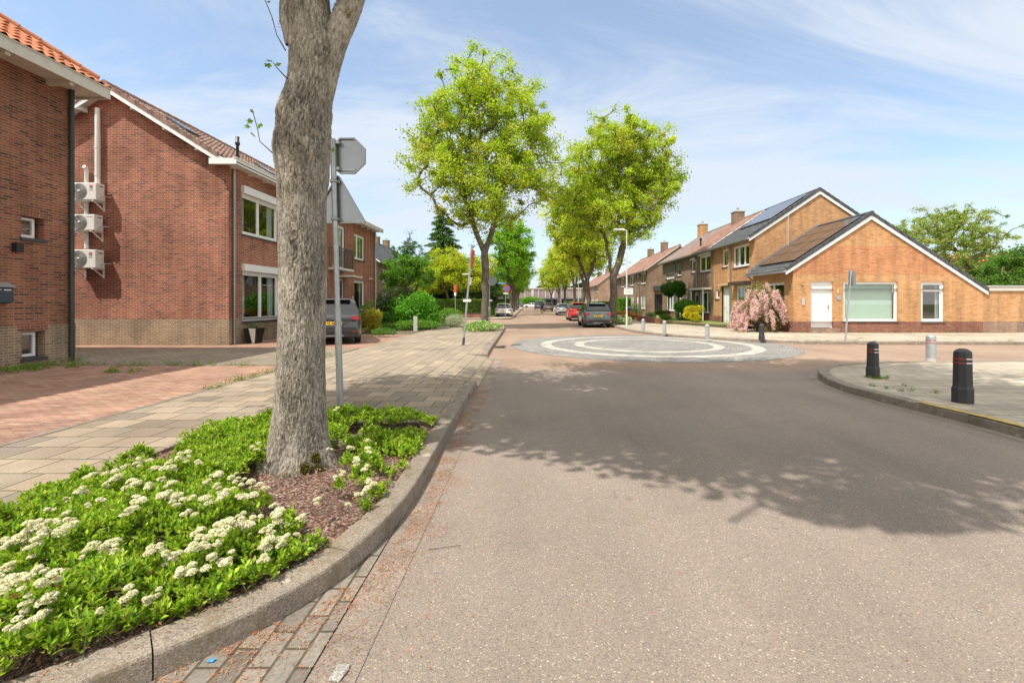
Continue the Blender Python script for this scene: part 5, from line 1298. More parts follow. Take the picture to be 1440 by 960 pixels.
mb = MB(); mb.extr([(16.73, 32.19, ZR + .13), (XF - .35, 32.19, ZE - sA * .35 + .13), (XF - .35, 32.19, ZE - sA * .35 + .17), (16.73, 32.19, ZR + .19)], (0, .05, 0)); mb.build('verge_strip', M['white'], HB)
mb = MB(); mb.lathe([(.06, 5.7), (.06, 6.5), (.09, 6.52), (.09, 6.7)], (13.6, 36.2, 0), 10); mb.build('vent_pipe', M['black'], HB)
shut = plain("grey_green_shutter", (.16, .165, .13), .6, bump=.0)
wC = [(41.0, 43.4, 3.75, 5.10, dict(mull=(.25, .5, .75), frame=.08)), (39.1, 40.2, 3.9, 5.0, dict(frame=.08)), (40.9, 43.2, .8, 2.4, dict(mull=(.33, .66), frame=.09, curtain='curtain'))]
HCc, RC, sC, fC = gable_house('terraced_house', 'far brown brick house of the right terrace with grey roller shutters', XF, 38.32, 44.5, XR, ZE, ZR, 'brick_brown', 'tile_grey', wins=wC, doors=[(39.0, 40.0, .22, 2.4, dict())], group='houses of the right-hand terrace', roofy=(38.32, 44.75), chim=[(16.6, 43.7, 9.0, 'brick_orangep')], plinth='plinth')
mb = MB()
for (a, b, c, d) in ((41.02, 43.38, 4.22, 5.18), (39.1, 40.2, 4.3, 5.05)):
    z = c
    while z < d - .04: fC.box(mb, a, b, z, z + .052, -.05, .03); z += .055
mb.build('roller_shutter', shut, HCc)
downpipe(HCc, 12.93, 40.6, .12, 5.2, .04, 'zinc', gut=-.3)
# ---- second block
def block_wins(y0, n, w=6.0):
    r_ = []; d_ = []
    for i in range(n):
        a = y0 + i * w
        r_ += [(a + .7, a + 2.9, 3.75, 5.1, dict(mull=(.5,), curtain='curtain', csides=True, frame=.1)), (a + 4.0, a + 5.0, 3.9, 5.0, dict(frame=.09, curtain='curtain')), (a + .7, a + 3.0, .8, 2.45, dict(mull=(.33, .66), curtain='curtain', frame=.1))]
        d_ += [(a + 4.1, a + 5.1, .22, 2.4, dict())]
    return r_, d_
w_, d_ = block_wins(52, 3)
H2, R2_, s2_, f2_ = gable_house('terraced_houses', 'brown brick terrace block with a dull red roof beyond the right-hand terrace', 13.4, 52, 70, 17.1, 5.4, 8.0, 'brick_brown', 'tile_dull', wins=w_, doors=d_, chim=[(17.0, 57.5, 9.1, 'brick_brown'), (17.0, 64, 9.0, 'brick_brown')], sub=4, verge='cream')
mb = MB(); mb.box(14.1, 15.4, 51.3, 51.995, 2.95, 3.45); mb.build('canopy', M['darkgrey'], H2)
mb = MB(); mb.box(14.25, 15.1, 51.97, 51.996, .12, 2.5); mb.build('side_door', M['black'], H2)
for y in (55.5, 61.5, 67.5): downpipe(H2, 13.33, y, .12, 5.1, .04, 'zinc', gut=-.28)
w_, d_ = block_wins(95, 5)
gable_house('terraced_houses', 'farthest brick terrace with an orange roof, seen between the right-hand tree trunks', 14.3, 95, 125, 17.8, 5.4, 8.1, 'brick_far', 'tile_dull', wins=w_, doors=d_, chim=[(17.7, 104, 9.1, 'brick_far'), (17.7, 114, 9.1, 'brick_far')], sub=3, verge='cream')
w_, d_ = block_wins(72.5, 2)
gable_house('terraced_houses', 'terrace house pair hidden behind the right-hand trees, next to the brown terrace block', 16.3, 73, 85, 20.0, 5.4, 8.0, 'brick_far', 'tile_red', wins=[(q[0] + .5, q[1] + .5, *q[2:]) for q in w_], doors=[(q[0] + .5, q[1] + .5, *q[2:]) for q in d_], sub=3)
# ---- block closing the street
H = thing('office_building', 'long low purple-brown building with pale pilasters closing the end of the street', 'building', (0, 172, .1))
mb = MB(); mb.box(-16, 26, 172, 184, -.05, 6.7); mb.build('wall', plain("purple_brick", (.26, .20, .20), .85, var=.2, vscale=.4), H)
mb = MB()
for i, x in enumerate(np.arange(-15, 26, 2.6)): mb.box(x, x + (.35 if i % 3 else .9), 171.8, 172, 3.2, 6.5)
mb.build('pilaster', M['lightgrey'], H)
mb = MB(); mb.box(-16.3, 26.3, 171.6, 184.3, 6.702, 7.0); mb.build('roof', M['cream'], H)
mb = MB(); mb.box(-16, 26, 171.2, 171.99, 2.7, 3.1); mb.build('canopy', M['darkgrey'], H)
mb = MB(); mb.box(-16, 26, 171.9, 171.995, .1, 2.69); mb.build('ground_floor_glazing', M['carglass'], H)
# ---- roofs behind the annex
H = thing('back_house', 'distant house whose orange roof with blue solar panels shows under the bare-branched tree', 'house', (57, 62, .1))
mb = MB(); mb.box(50, 66, 58, 68, 0, 4.6); mb.build('wall', M['brick_far'], H)
rz_ = roof_slope('roof', 'tile_red', H, (49.5, 57.5, 4.5), (66.5, 57.5, 4.5), (49.5, 63, 8.0), .24, .34, sub=3)
roof_slope('roof', 'tile_red', H, (66.5, 68.5, 4.5), (49.5, 68.5, 4.5), (66.5, 63, 8.0), .24, .34, sub=2)
panels(H, (53, 58.4, 5.15), (1, 0, 0), (0, 5.5, 3.5), 5, 2, 1.1, 1.7, 'solar', lift=.16)
mb = MB(); mb.extr([(50, 58, 4.6), (50, 68, 4.6), (50, 63, 7.9)], (.25, 0, 0)); mb.extr([(65.75, 58, 4.6), (65.75, 68, 4.6), (65.75, 63, 7.9)], (.25, 0, 0)); mb.build('gable', M['brick_far'], H)

# ================================================================== VEHICLES
def make_car(label, cat, paint, loc, L=4.3, W=1.82, H=1.6, kind='suv', rz=0, group=None, lower='black', name='parked_car', rails=False, plate=True, dark_roof=False):
    t = thing(name, label, cat, loc, group, rz)
    hw = W / 2
    if kind == 'suv':
        top = [(0, .62), (.015, .80), (.06, .98), (.12, 1.04), (.20, .68 * H), (.34, .80 * H), (.50, .93 * H), (.62, .975 * H), (1.0, .992 * H), (1.5, H), (2.3, .985 * H), (2.62, .93 * H), (2.95, .82 * H), (3.28, .69 * H), (3.36, .665 * H), (3.7, .64 * H), (4.05, .58 * H), (4.22, .50 * H), (4.3, .40 * H)]
    else:
        top = [(0, .55), (.02, .72), (.07, .88), (.14, .96), (.26, .70 * H), (.46, .83 * H), (.68, .94 * H), (.85, .975 * H), (1.2, .995 * H), (1.6, H), (2.2, .98 * H), (2.55, .91 * H), (2.9, .80 * H), (3.25, .67 * H), (3.33, .65 * H), (3.7, .60 * H), (4.05, .52 * H), (4.22, .45 * H), (4.3, .36 * H)]
    k = L / 4.3; top = [(a * k, b) for a, b in top]
    tx, tz = zip(*top)
    ys = sorted(set(list(tx) + list(np.arange(.15, L, .11))))
    belt0 = .635 * H
    rW = .335 * (H if kind == 'suv' else H * 1.02)   # wheel radius-ish
    wr = .345 if kind == 'suv' else .31
    axles = (.80 * k, L - .86 * k)
    rings = []
    for y in ys:
        zt = float(np.interp(y, tx, tz)); e = min(y, L - y)
        pl_ = 1 - .16 * max(0, 1 - e / .55) ** 2.2
        h = hw * pl_
        zl = .22 + .10 * max(0, 1 - e / .35)
        for a in axles:
            d = abs(y - a)
            if d < wr + .065: zl = max(zl, wr - .02 + math.sqrt(max(0, (wr + .065) ** 2 - d * d)))
        belt = min(belt0 + .03 * (1 - y / L), zt - .035)
        gh = zt - belt
        gl = gh > .12
        rw = h * (.93 - .24 * min(1, gh / .6)) if gl else h * .86
        rings.append([(h * .90, zl), (h * .985, max(zl + .02, .34)), (h, max(zl + .04, .55)), (h * .985, max(zl + .06, belt - .14)), (h * .94, belt),
                      ((rw + .015) if gl else h * .90, zt - (.055 if gl else .020)), (rw * .86, zt - .012), (rw * .5, zt), (0, zt + .004)])
    nr = len(rings[0]); body = MB(); gl_ = MB(); V = []
    for y, rg in zip(ys, rings):
        V.append([(x, y, z) for x, z in rg] + [(-x, y, z) for x, z in rg[:-1][::-1]])
    n2 = len(V[0])
    bf, gf = [], []
    rear0, rear1 = tx[3], tx[6]; ws0, ws1 = tx[10], tx[13]
    side0, side1 = tx[4] + .12, tx[13] - .08
    for i in range(len(ys) - 1):
        ym = (ys[i] + ys[i + 1]) / 2
        for j in range(n2 - 1):
            q = (i * n2 + j, i * n2 + j + 1, (i + 1) * n2 + j + 1, (i + 1) * n2 + j)
            jj = j if j < nr - 1 else n2 - 2 - j
            isg = False
            if jj == 4 and side0 < ym < side1 and not (abs(ym - (axles[0] + .05)) < .0) and not (1.98 * k < ym < 2.07 * k) and not (.98 * k < ym < 1.06 * k): isg = True
            if jj >= 6 and (rear0 < ym < rear1 - .0 or ws0 < ym < ws1): isg = True
            if jj == 5 and (rear0 + .03 < ym < rear1 - .06): isg = True
            (gf if isg else bf).append(q)
    flat = [v for r_ in V for v in r_]
    body.add(flat, bf, True)
    body.add(V[0], [tuple(range(n2))]); body.add(V[-1], [tuple(range(n2))[::-1]])
    # pull unused verts out of glass mesh
    def sub(mb, faces):
        used = sorted({i for f in faces for i in f}); mp_ = {u: i for i, u in enumerate(used)}
        mb.add([flat[u] for u in used], [tuple(mp_[i] for i in f) for f in faces], True)
    b = MB(); sub(b, bf); b.add(V[0], [tuple(range(n2))]); b.add(V[-1], [tuple(range(n2))[::-1]])
    bo = b.build('body', paint, t, world=False)
    g = MB(); sub(g, gf); g.build('window_glass', M['carglass'], t, world=False)
    # dark inner floor so wheel arches read dark
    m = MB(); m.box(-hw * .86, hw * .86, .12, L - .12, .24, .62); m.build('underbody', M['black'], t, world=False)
    m = MB(); m.box(-hw * .80, hw * .80, -.018, .2, .27, .50); m.box(-hw * .84, hw * .84, -.03, .1, .42, .50); m.build('bumper', M[lower], t, world=False, bevel=.015)
    m = MB(); m.box(-hw * .34, hw * .34, -.022, .05, .30, .34); m.build('diffuser', M['galv_dull'], t, world=False)
    zl_ = belt0 - .10
    for s_ in (-1, 1):
        m = MB(); m.extr([(s_ * hw * .60, .03, zl_ - .07), (s_ * hw * .86, .07, zl_ - .09), (s_ * hw * .87, .10, zl_ + .05), (s_ * hw * .58, .05, zl_ + .04)], (0, -.035, 0))
        m.extr([(s_ * hw * .865, .04, zl_ - .09), (s_ * hw * .90, .26, zl_ - .06), (s_ * hw * .90, .26, zl_ + .05), (s_ * hw * .87, .04, zl_ + .05)], (s_ * .03, 0, 0))
        m.build('tail_light', M['tail'], t, world=False)
        m = MB(); m.box(s_ * hw * .62, s_ * hw * .84, -.036, 0, .44, .475); m.build('reflector', M['tail'], t, world=False)
        m = MB(); m.extr([(s_ * (hw * .93), 2.42 * k, belt0 + .02), (s_ * (hw + .17), 2.44 * k, belt0 + .03), (s_ * (hw + .17), 2.46 * k, belt0 + .15), (s_ * (hw * .93), 2.44 * k, belt0 + .13)], (0, .09, 0)); m.build('mirror', M['black'], t, world=False, bevel=.02)
        m = MB(); m.box(s_ * hw * .62, s_ * hw * .84, L - .12, L + .005, .52, .60); m.build('headlight', M['whiteband'], t, world=False)
        for ax in axles:
            x1 = s_ * (hw - .03); x0 = s_ * (hw - .25)
            a_, b_ = min(x0, x1), max(x0, x1)
            m = MB(); m.lathe([(wr * .62, a_), (wr * .95, a_ + .005), (wr, a_ + .04), (wr, b_ - .04), (wr * .95, b_ - .005), (wr * .62, b_)], (0, ax, wr), 26, 'x'); w_ = m.build('wheel', M['rubber'], t, world=False)
            m = MB(); xo = x1 - s_ * .015
            m.lathe([(wr * .66, xo - s_ * .12), (wr * .66, xo), (wr * .60, xo)], (0, ax, wr), 26, 'x')
            for q in range(7):
                a = q * 2 * math.pi / 7; ca, sa = math.cos(a), math.sin(a)
                p = [(.03, -.03), (wr * .62, -.022), (wr * .62, .022), (.03, .03)]
                m.extr([(xo - s_ * .02, ax + u * ca - v * sa, wr + u * sa + v * ca) for u, v in p], (-s_ * .02, 0, 0))
            m.lathe([(.001, xo - s_ * .01), (.05, xo - s_ * .012)], (0, ax, wr), 12, 'x')
            m.build('rim', M['rim'], w_, world=False)
        if rails:
            m = MB(); m.tube([(s_ * hw * .66, .72, H * .985), (s_ * hw * .67, .80, H + .035), (s_ * hw * .67, 2.2, H + .035), (s_ * hw * .66, 2.3, H * .98)], .014, 6); m.build('roof_rail', M['galv_dull'], t, world=False)
    if plate:
        m = MB(); m.box(-.26, .26, -.012, .05, .70 * (1 if kind == 'suv' else .9), .70 * (1 if kind == 'suv' else .9) + .11); p_ = m.build('number_plate', M['plate'], t, world=False)
        m = MB()
        zc_ = .70 * (1 if kind == 'suv' else .9) + .055
        for i, x in enumerate((-.19, -.14, -.05, 0, .05, .14, .19)): m.box(x - .014, x + .014, -.014, -.0121, zc_ - .033, zc_ + .033)
        m.build('plate_characters', M['black'], p_, world=False)
    m = MB(); m.box(-.12, .12, .002, .05, .885, .90); m.build('trim', M['galv_dull'], t, world=False)
    m = MB(); m.tube([(-.02, .42, .87 * H), (.10, .30, .76 * H), (.28, .26, .73 * H)], .008, 4); m.build('wiper', M['black'], t, world=False)
    m = MB(); m.box(-hw * .58, hw * .58, tx[6] - .14, tx[6] + .10, .945 * H, .958 * H); m.build('spoiler', paint if not dark_roof else M['black'], t, world=False, bevel=.006)
    return t
cg = 'cars parked along the street'
make_car('dark grey SUV on the left driveway, mostly behind the big trunk and the sign post', 'car', carpaint('slate_paint', (.035, .036, .042), .3), (-6.82, 15.85, .113), 4.5, 1.86, 1.66, rails=True, rz=R(22))
# twin exhaust of that one
make_car('dark grey-green SUV parked nearest on the right side of the street', 'car', carpaint('grey_green_paint', (.085, .11, .105), .5), (4.28, 28.4, 0), 4.3, 1.82, 1.57, group=cg)
make_car('bright red car parked ahead of the dark grey-green one', 'car', carpaint('red_paint', (.50, .02, .015), 0), (4.22, 38.4, 0), 4.3, 1.78, 1.60, group=cg, dark_roof=True)
make_car('pale blue small car parked ahead of the red one', 'car', carpaint('pale_blue_paint', (.42, .50, .58), .3), (4.05, 54.5, 0), 4.0, 1.68, 1.48, 'hatch', group=cg)
make_car('white hatchback parked on the left side behind the no-parking sign', 'car', carpaint('white_paint_car', (.75, .75, .74), 0), (-2.72, 46.3, .0), 4.1, 1.75, 1.5, 'hatch', group=cg)
make_car('dark silver car parked beyond the pale blue one', 'car', carpaint('dark_silver', (.12, .13, .14), .5), (3.3, 80, 0), 4.3, 1.75, 1.5, 'hatch', group=cg)
make_car('tall dark blue car driving in the far lane near the scooter rider', 'car', carpaint('dark_blue', (.06, .08, .15), .4), (1.9, 98, 0), 4.4, 1.85, 1.95, name='car')
make_car('white car standing across the far end of the street', 'car', carpaint('white_paint_far', (.75, .75, .74), 0), (2.4, 133, 0), 4.2, 1.75, 1.5, 'hatch', rz=R(90), name='car')
make_car('grey car standing across the far end of the street, left of the white one', 'car', carpaint('far_grey', (.16, .17, .18), .3), (-1.6, 137, 0), 4.2, 1.75, 1.5, 'hatch', rz=R(90), name='car')

# ================================================================== PERSON ON A SCOOTER
def skin_body(name, chains, mat, parent, sub=2):
    """chains: list of lists of (x,y,z,r); joined at equal points"""
    vs = []; rs = []; es = []; ix = {}
    for ch in chains:
        pv = None
        for x, y, z, r in ch:
            kk = (round(x, 4), round(y, 4), round(z, 4))
            if kk not in ix: ix[kk] = len(vs); vs.append((x, y, z)); rs.append(r)
            i = ix[kk]
            if pv is not None and pv != i: es.append((pv, i))
            pv = i
    me = bpy.data.meshes.new(name); me.from_pydata(vs, es, []); o = bpy.data.objects.new(name, me); COL.objects.link(o); o.parent = parent
    md = o.modifiers.new('skin', 'SKIN'); sv = me.skin_vertices[0].data
    for i, r in enumerate(rs): sv[i].radius = (r, r)
    sv[0].use_root = True
    s_ = o.modifiers.new('sub', 'SUBSURF'); s_.levels = sub; s_.render_levels = sub
    me.materials.append(mat); md.use_smooth_shade = True
    return o
PX_, PY_ = 1.78, 66.0
t = thing('person', 'person in dark clothing and helmet riding a scooter away down the street', 'person', (PX_, PY_, 0))
ch = [[(0, 0, .82, .15), (0, .02, 1.0, .14), (0, .05, 1.22, .17), (0, .08, 1.40, .12), (0, .10, 1.48, .06), (0, .12, 1.58, .09)]]
for s_ in (-1, 1):
    ch.append([(0, 0, .82, .15), (s_ * .12, .10, .80, .10), (s_ * .16, .42, .72, .075), (s_ * .15, .45, .35, .055), (s_ * .14, .50, .30, .045), (s_ * .14, .62, .29, .035)])
    ch.append([(0, .08, 1.40, .12), (s_ * .20, .08, 1.36, .07), (s_ * .28, .22, 1.14, .05), (s_ * .30, .46, 1.06, .035), (s_ * .30, .54, 1.06, .038)])
skin_body('body', ch, M['cloth'], t)
m = MB(); m.lathe([(.001, .16), (.07, .145), (.12, .09), (.14, .02), (.135, -.06), (.10, -.10)], (0, .12, 1.62), 16); m.build('helmet', M['black'], t, world=False)
t = thing('scooter', 'black motor scooter under the rider in the middle of the street', 'scooter', (PX_, PY_, 0))
for y, nm_ in ((-.25, 'wheel'), (1.05, 'wheel')):
    m = MB(); m.lathe([(.14, -.05), (.22, -.05), (.235, 0), (.22, .05), (.14, .05)], (0, y, .235), 20, 'x'); w_ = m.build(nm_, M['rubber'], t, world=False)
    m = MB(); m.lathe([(.02, -.04), (.14, -.03), (.14, .03), (.02, .04)], (0, y, .235), 16, 'x'); m.build('rim', M['rim'], w_, world=False)
m = MB(); m.extr([(-.14, -.5, .55), (-.14, -.35, .42), (-.14, .35, .30), (-.14, .75, .28), (-.14, .80, .36), (-.14, .40, .40), (-.14, .30, .68), (-.14, -.45, .72)], (.28, 0, 0)); m.build('fairing', M['black'], t, world=False, bevel=.03)
m = MB(); m.extr([(-.22, .82, .30), (-.22, .88, .30), (-.22, .80, .95), (-.22, .74, .95)], (.44, 0, 0)); m.build('leg_shield', M['darkgrey'], t, world=False, bevel=.02)
m = MB(); m.box(-.15, .15, -.42, .34, .70, .78); m.build('seat', M['rubber'], t, world=False, bevel=.03)
m = MB(); m.tube([(0, 1.05, .24), (0, .85, .80), (0, .72, 1.0)], .03, 8); m.tube([(-.34, .50, 1.06), (0, .70, 1.02), (.34, .50, 1.06)], .018, 8); m.build('handlebar', M['darkgrey'], t, world=False)
m = MB(); m.box(-.06, .06, -.54, -.50, .52, .60); m.build('tail_light', M['tail'], t, world=False)
m = MB(); m.box(-.09, .09, -.56, -.54, .36, .47); m.build('number_plate', M['plate'], t, world=False)

# ================================================================== POSTS, SIGNS, LAMPS
def disc(mb, c, r, th, n=28, sides=None): mb.lathe([(.001, -th / 2), (r, -th / 2), (r, th / 2), (.001, th / 2)], c, n, 'y', smooth=False)
t = thing('road_sign', 'galvanised post beside the big trunk with the backs of an octagonal and a triangular sign', 'road sign', (-2.60, 6.25, .1))
B0, B1 = Vector((-2.60, 6.25, .08)), Vector((-2.705, 6.25, 3.84))
mb = MB(); mb.tube([B0, B0 + (B1 - B0) * .38], .044, 16); mb.tube([B0 + (B1 - B0) * .38, B1], .036, 16); mb.lathe([(.047, 0), (.047, .03)], tuple(B0 + (B1 - B0) * .375), 16); mb.build('post', M['galv'], t)
def plate(name, pts, y, th, mat_back, parent, rim=.022, rimd=.03):
    """sign plate in the x-z plane, raised edge towards the viewer (its back)"""
    mb = MB(); mb.extr([(x, y, z) for x, z in pts], (0, -th, 0))
    cx_ = sum(p[0] for p in pts) / len(pts); cz_ = sum(p[1] for p in pts) / len(pts); n = len(pts)
    k = 1 - rim / max(math.hypot(p[0] - cx_, p[1] - cz_) for p in pts)
    ins = [(cx_ + (x - cx_) * k, cz_ + (z - cz_) * k) for x, z in pts]
    for i in range(n):
        j = (i + 1) % n; mb.extr([(pts[i][0], y - th - .0005, pts[i][1]), (pts[j][0], y - th - .0005, pts[j][1]), (ins[j][0], y - th - .0005, ins[j][1]), (ins[i][0], y - th - .0005, ins[i][1])], (0, -rimd, 0))
    o = mb.build(name, M[mat_back], parent)
    return o, ins
ocx, ocz, orr = -2.53, 3.63, .27
opts = [(ocx + orr * math.cos(R(22.5 + 45 * i)), ocz + orr * math.sin(R(22.5 + 45 * i))) for i in range(8)]
o, ins = plate('octagon_sign', opts, 6.335, .004, 'galv_dull', t)
mb = MB(); mb.add([(x, 6.337, z) for x, z in opts], [tuple(range(8))]); mb.build('sign_face', M['signred'], o, normals=False)
mb = MB(); mb.box(-2.70, -2.62, 6.25, 6.332, 3.42, 3.46); mb.box(-2.70, -2.62, 6.25, 6.332, 3.78, 3.82); mb.box(-2.62, -2.42, 6.31, 6.332, 3.42, 3.45); mb.build('clamp', M['galv'], t)
tp = [(-3.07, 2.69), (-2.255, 2.69), (-2.65, 3.38)]
tpr = []   # rounded corners
for i in range(3):
    a, b, c = Vector(tp[i - 1]), Vector(tp[i]), Vector(tp[(i + 1) % 3]); d1 = (a - b).normalized(); d2 = (c - b).normalized()
    for q in range(4):
        tt = q / 3; tpr.append(tuple(b + d1 * .05 * (1 - tt) ** 2 + d2 * .05 * tt ** 2 + (d1 + d2) * .004))
o, ins = plate('triangle_sign', tpr, 6.32, .004, 'galv_dull', t, rim=.02)
mb = MB(); mb.add([(x, 6.322, z) for x, z in tpr], [tuple(range(len(tpr)))]); f_ = mb.build('sign_face', M['signred'], o, normals=False)
mb = MB()
for z in (2.74, 3.26): mb.lathe([(.046, -.02), (.052, -.02), (.052, .02), (.046, .02)], (-2.60 - .105 * (z - .08) / 3.76, 6.25, z), 16); mb.box(-2.72, -2.62, 6.28, 6.315, z - .02, z + .02)
mb.build('clamp', M['galv'], t)
mb = MB(); mb.box(-2.40, -2.30, 6.312, 6.3155, 2.715, 2.728); mb.build('sticker', M['whiteband'], t)

def arrow_plate(parent, x, y, z, w=.27, h=.13, mat='whiteband'):
    mb = MB(); a = w / 2; b = h / 2
    mb.extr([(x - a, y, z - b * .7), (x + a * .45, y, z - b * .7), (x + a * .45, y, z - b), (x + a, y, z), (x + a * .45, y, z + b), (x + a * .45, y, z + b * .7), (x - a, y, z + b * .7)], (0, -.006, 0)); return mb.build('arrow_plate', M[mat], parent)
t = thing('road_sign', 'leaning thin post with an edge-on red sign and a small white arrow plate', 'road sign', (-2.30, 15.8, .1))
A_, Bv = Vector((-2.31, 15.8, .1)), Vector((-2.01, 15.8, 3.58)); D_ = Bv - A_
mb = MB(); mb.tube([A_, A_ + D_ * .08], .045, 10); mb.build('post_foot', M['darkgrey'], t)
mb = MB(); mb.tube([A_ + D_ * .08, Bv], .036, 10); mb.build('post', M['galv'], t)
mb = MB()
c = A_ + D_ * .87 + Vector((.075, 0, 0)); mb.extr([c + Vector((-.035, -.3, -.28)), c + Vector((-.035, .3, -.28)), c + Vector((.02, .3, .28)), c + Vector((.02, -.3, .28))], (.014, 0, 0)); o = mb.build('sign', M['signred'], t)
mb = MB(); c = A_ + D_ * .64 + Vector((.07, 0, 0)); mb.extr([c + Vector((-.02, -.2, -.13)), c + Vector((-.02, .2, -.13)), c + Vector((.005, .2, .13)), c + Vector((.005, -.2, .13))], (.012, 0, 0)); mb.build('sub_sign', M['whiteband'], t)
mb = MB(); c = A_ + D_ * .985 + Vector((.05, 0, .02)); mb.extr([c + Vector((-.02, -.02, -.09)), c + Vector((.05, -.02, -.02)), c + Vector((.09, -.02, .06)), c + Vector((.0, -.02, -.01))], (0, .02, 0)); mb.build('bracket', M['black'], t)
mb = MB(); c = A_ + D_ * .715; mb.box(c.x - .24, c.x - .03, 15.79, 15.81, c.z - .03, c.z + .01); mb.build('bracket', M['whiteband'], t)
arrow_plate(t, -2.16, 15.76, 1.66, .30, .13)
t = thing('road_sign', 'straight post with the grey back of a round sign behind the tall left maple', 'road sign', (-2.68, 30.3, .1))
mb = MB(); mb.tube([(-2.68, 30.3, .1), (-2.68, 30.3, 3.35)], .035, 10); mb.build('post', M['galv'], t)
mb = MB(); disc(mb, (-2.52, 30.36, 3.02), .32, .012); o = mb.build('round_sign', M['galv_dull'], t)
mb = MB(); disc(mb, (-2.52, 30.37, 3.02), .30, .004); mb.build('sign_face', M['signred'], o)
arrow_plate(t, -2.62, 30.24, 1.72, .34, .16)
t = thing('road_sign', 'no-parking sign with a blue street name plate on the left kerb before the white hatchback', 'road sign', (-2.30, 43.2, .1))
mb = MB(); mb.tube([(-2.30, 43.2, .1), (-2.30, 43.2, 3.62)], .035, 10); mb.build('post', M['galv'], t)
mb = MB(); disc(mb, (-2.20, 43.12, 2.90), .33, .012); o = mb.build('round_sign', M['signred'], t)
mb = MB(); disc(mb, (-2.20, 43.110, 2.90), .235, .006); mb.build('blue_field', M['signblue'], o)
mb = MB(); mb.extr([(-2.20 - .19, 43.105, 2.90 + .145), (-2.20 - .145, 43.105, 2.90 + .19), (-2.20 + .19, 43.105, 2.90 - .145), (-2.20 + .145, 43.105, 2.90 - .19)], (0, -.002, 0)); mb.build('red_slash', M['signred'], o)
mb = MB(); mb.box(-3.05, -2.28, 43.14, 43.16, 3.34, 3.48); s_ = mb.build('street_name_plate', M['signblue'], t)
mb = MB(); 
for i, x in enumerate(np.arange(-2.95, -2.38, .075)): mb.box(x, x + .04, 43.136, 43.1395, 3.385, 3.385 + .05)
mb.build('worn_lettering', M['whiteband'], s_)
mb = MB(); mb.box(-2.50, -2.06, 43.14, 43.16, 2.38, 2.52); mb.build('sub_sign', M['whiteband'], t)
t = thing('road_sign', 'narrow red and white sign on a thin post in front of the clipped hedge', 'road sign', (-7.0, 42.8, .1))
mb = MB(); mb.tube([(-7.0, 42.8, .1), (-7.0, 42.8, 3.3)], .035, 10); mb.build('post', M['galv'], t)
mb = MB(); mb.extr([(-7.13, 42.74, 2.55), (-6.87, 42.6, 2.55), (-6.87, 42.6, 3.22), (-7.13, 42.74, 3.22)], (.004, .012, 0)); mb.build('sign', M['signred'], t)
mb = MB(); mb.extr([(-7.10, 42.72, 2.22), (-6.90, 42.62, 2.22), (-6.90, 42.62, 2.52), (-7.10, 42.72, 2.52)], (.004, .012, 0)); mb.build('sub_sign', M['whiteband'], t)
# sign on the far pavement, in front of the annex
t = thing('road_sign', 'slightly leaning post with a grey sign turned away before the bungalow window', 'road sign', (11.95, 17.6, .1))
b0, b1 = Vector((12.2, 17.6, .1)), Vector((12.42, 17.6, 2.84))
mb = MB(); mb.tube([b0, b1], .033, 10); mb.build('post', M['galv'], t)
Rz = Matrix.Rotation(R(52), 3, 'Z'); c = b0 + (b1 - b0) * .89
def rot(p): return c + Rz @ Vector(p)
mb = MB(); mb.extr([rot((-.2, .05, -.28)), rot((.2, .05, -.28)), rot((.2, .05, .28)), rot((-.2, .05, .28))], Rz @ Vector((0, .01, 0))); mb.build('sign', M['galv'], t)
mb = MB(); mb.extr([rot((.2, -.16, -.28)), rot((.2, .05, -.28)), rot((.2, .05, .28)), rot((.2, -.16, .28))], Rz @ Vector((.01, 0, 0))); mb.build('side_sign', M['galv_dull'], t)
# street lamps
def lamp(label, x, y, h=5.75, arm=-.7, sign=False):
    t = thing('street_lamp', label, 'street lamp', (x, y, .1), 'street lamps on the right pavement')
    mb = MB(); mb.tube([(x, y, .1), (x, y, .9)], .062, 12); mb.tube([(x, y, .9), (x, y, h - .1)], [.046, .034], 12); mb.build('post', M['lamp_grey'], t)
    mb = MB(); mb.tube([(x, y, h - .12), (x, y, h - .03), (x + arm * .2, y, h)], .03, 8); mb.build('arm', M['whiteband'], t)
    mb = MB(); mb.extr([(x + arm * .12, y - .09, h - .03), (x + arm, y - .11, h - .01), (x + arm * .95, y - .11, h + .05), (x + arm * .2, y - .09, h + .07)], (0, .2, 0)); l_ = mb.build('lamp_head', M['whiteband'], t, bevel=.02)
    mb = MB(); mb.box(x + arm * .9, x + arm * .3, y - .07, y + .07, h - .035, h - .022); mb.build('lens', M['curtain'], l_)
    if sign:
        mb = MB(); mb.box(x - .17, x + .34, y - .09, y - .075, 2.05, 2.42); s_ = mb.build('sign', M['whiteband'], t)
        mb = MB(); mb.box(x - .12, x + .30, y - .094, y - .0905, 2.345, 2.365); mb.build('sign_line', M['darkgrey'], s_)
        text_mesh('sign_letter', 'A', .18, M['darkgrey'], s_, (x + .13, y - .092, 2.20), ROTF)
        mb = MB(); mb.box(x - .04, x + .02, y - .094, y - .0905, 2.13, 2.27); mb.box(x + .22, x + .25, y - .094, y - .0905, 2.15, 2.26); mb.build('sign_mark', M['lightgrey'], s_)
    return t
lamp('pale street lamp with a small white sign, standing near the parked dark grey-green SUV', 5.58, 26.2, 5.76, -.78, True)
lamp('pale street lamp farther up the street between the right-hand trees', 5.35, 50, 5.75, -.75)
lamp('most distant pale street lamp, seen between the far right-hand trunks', 5.35, 78, 5.75, -.75)

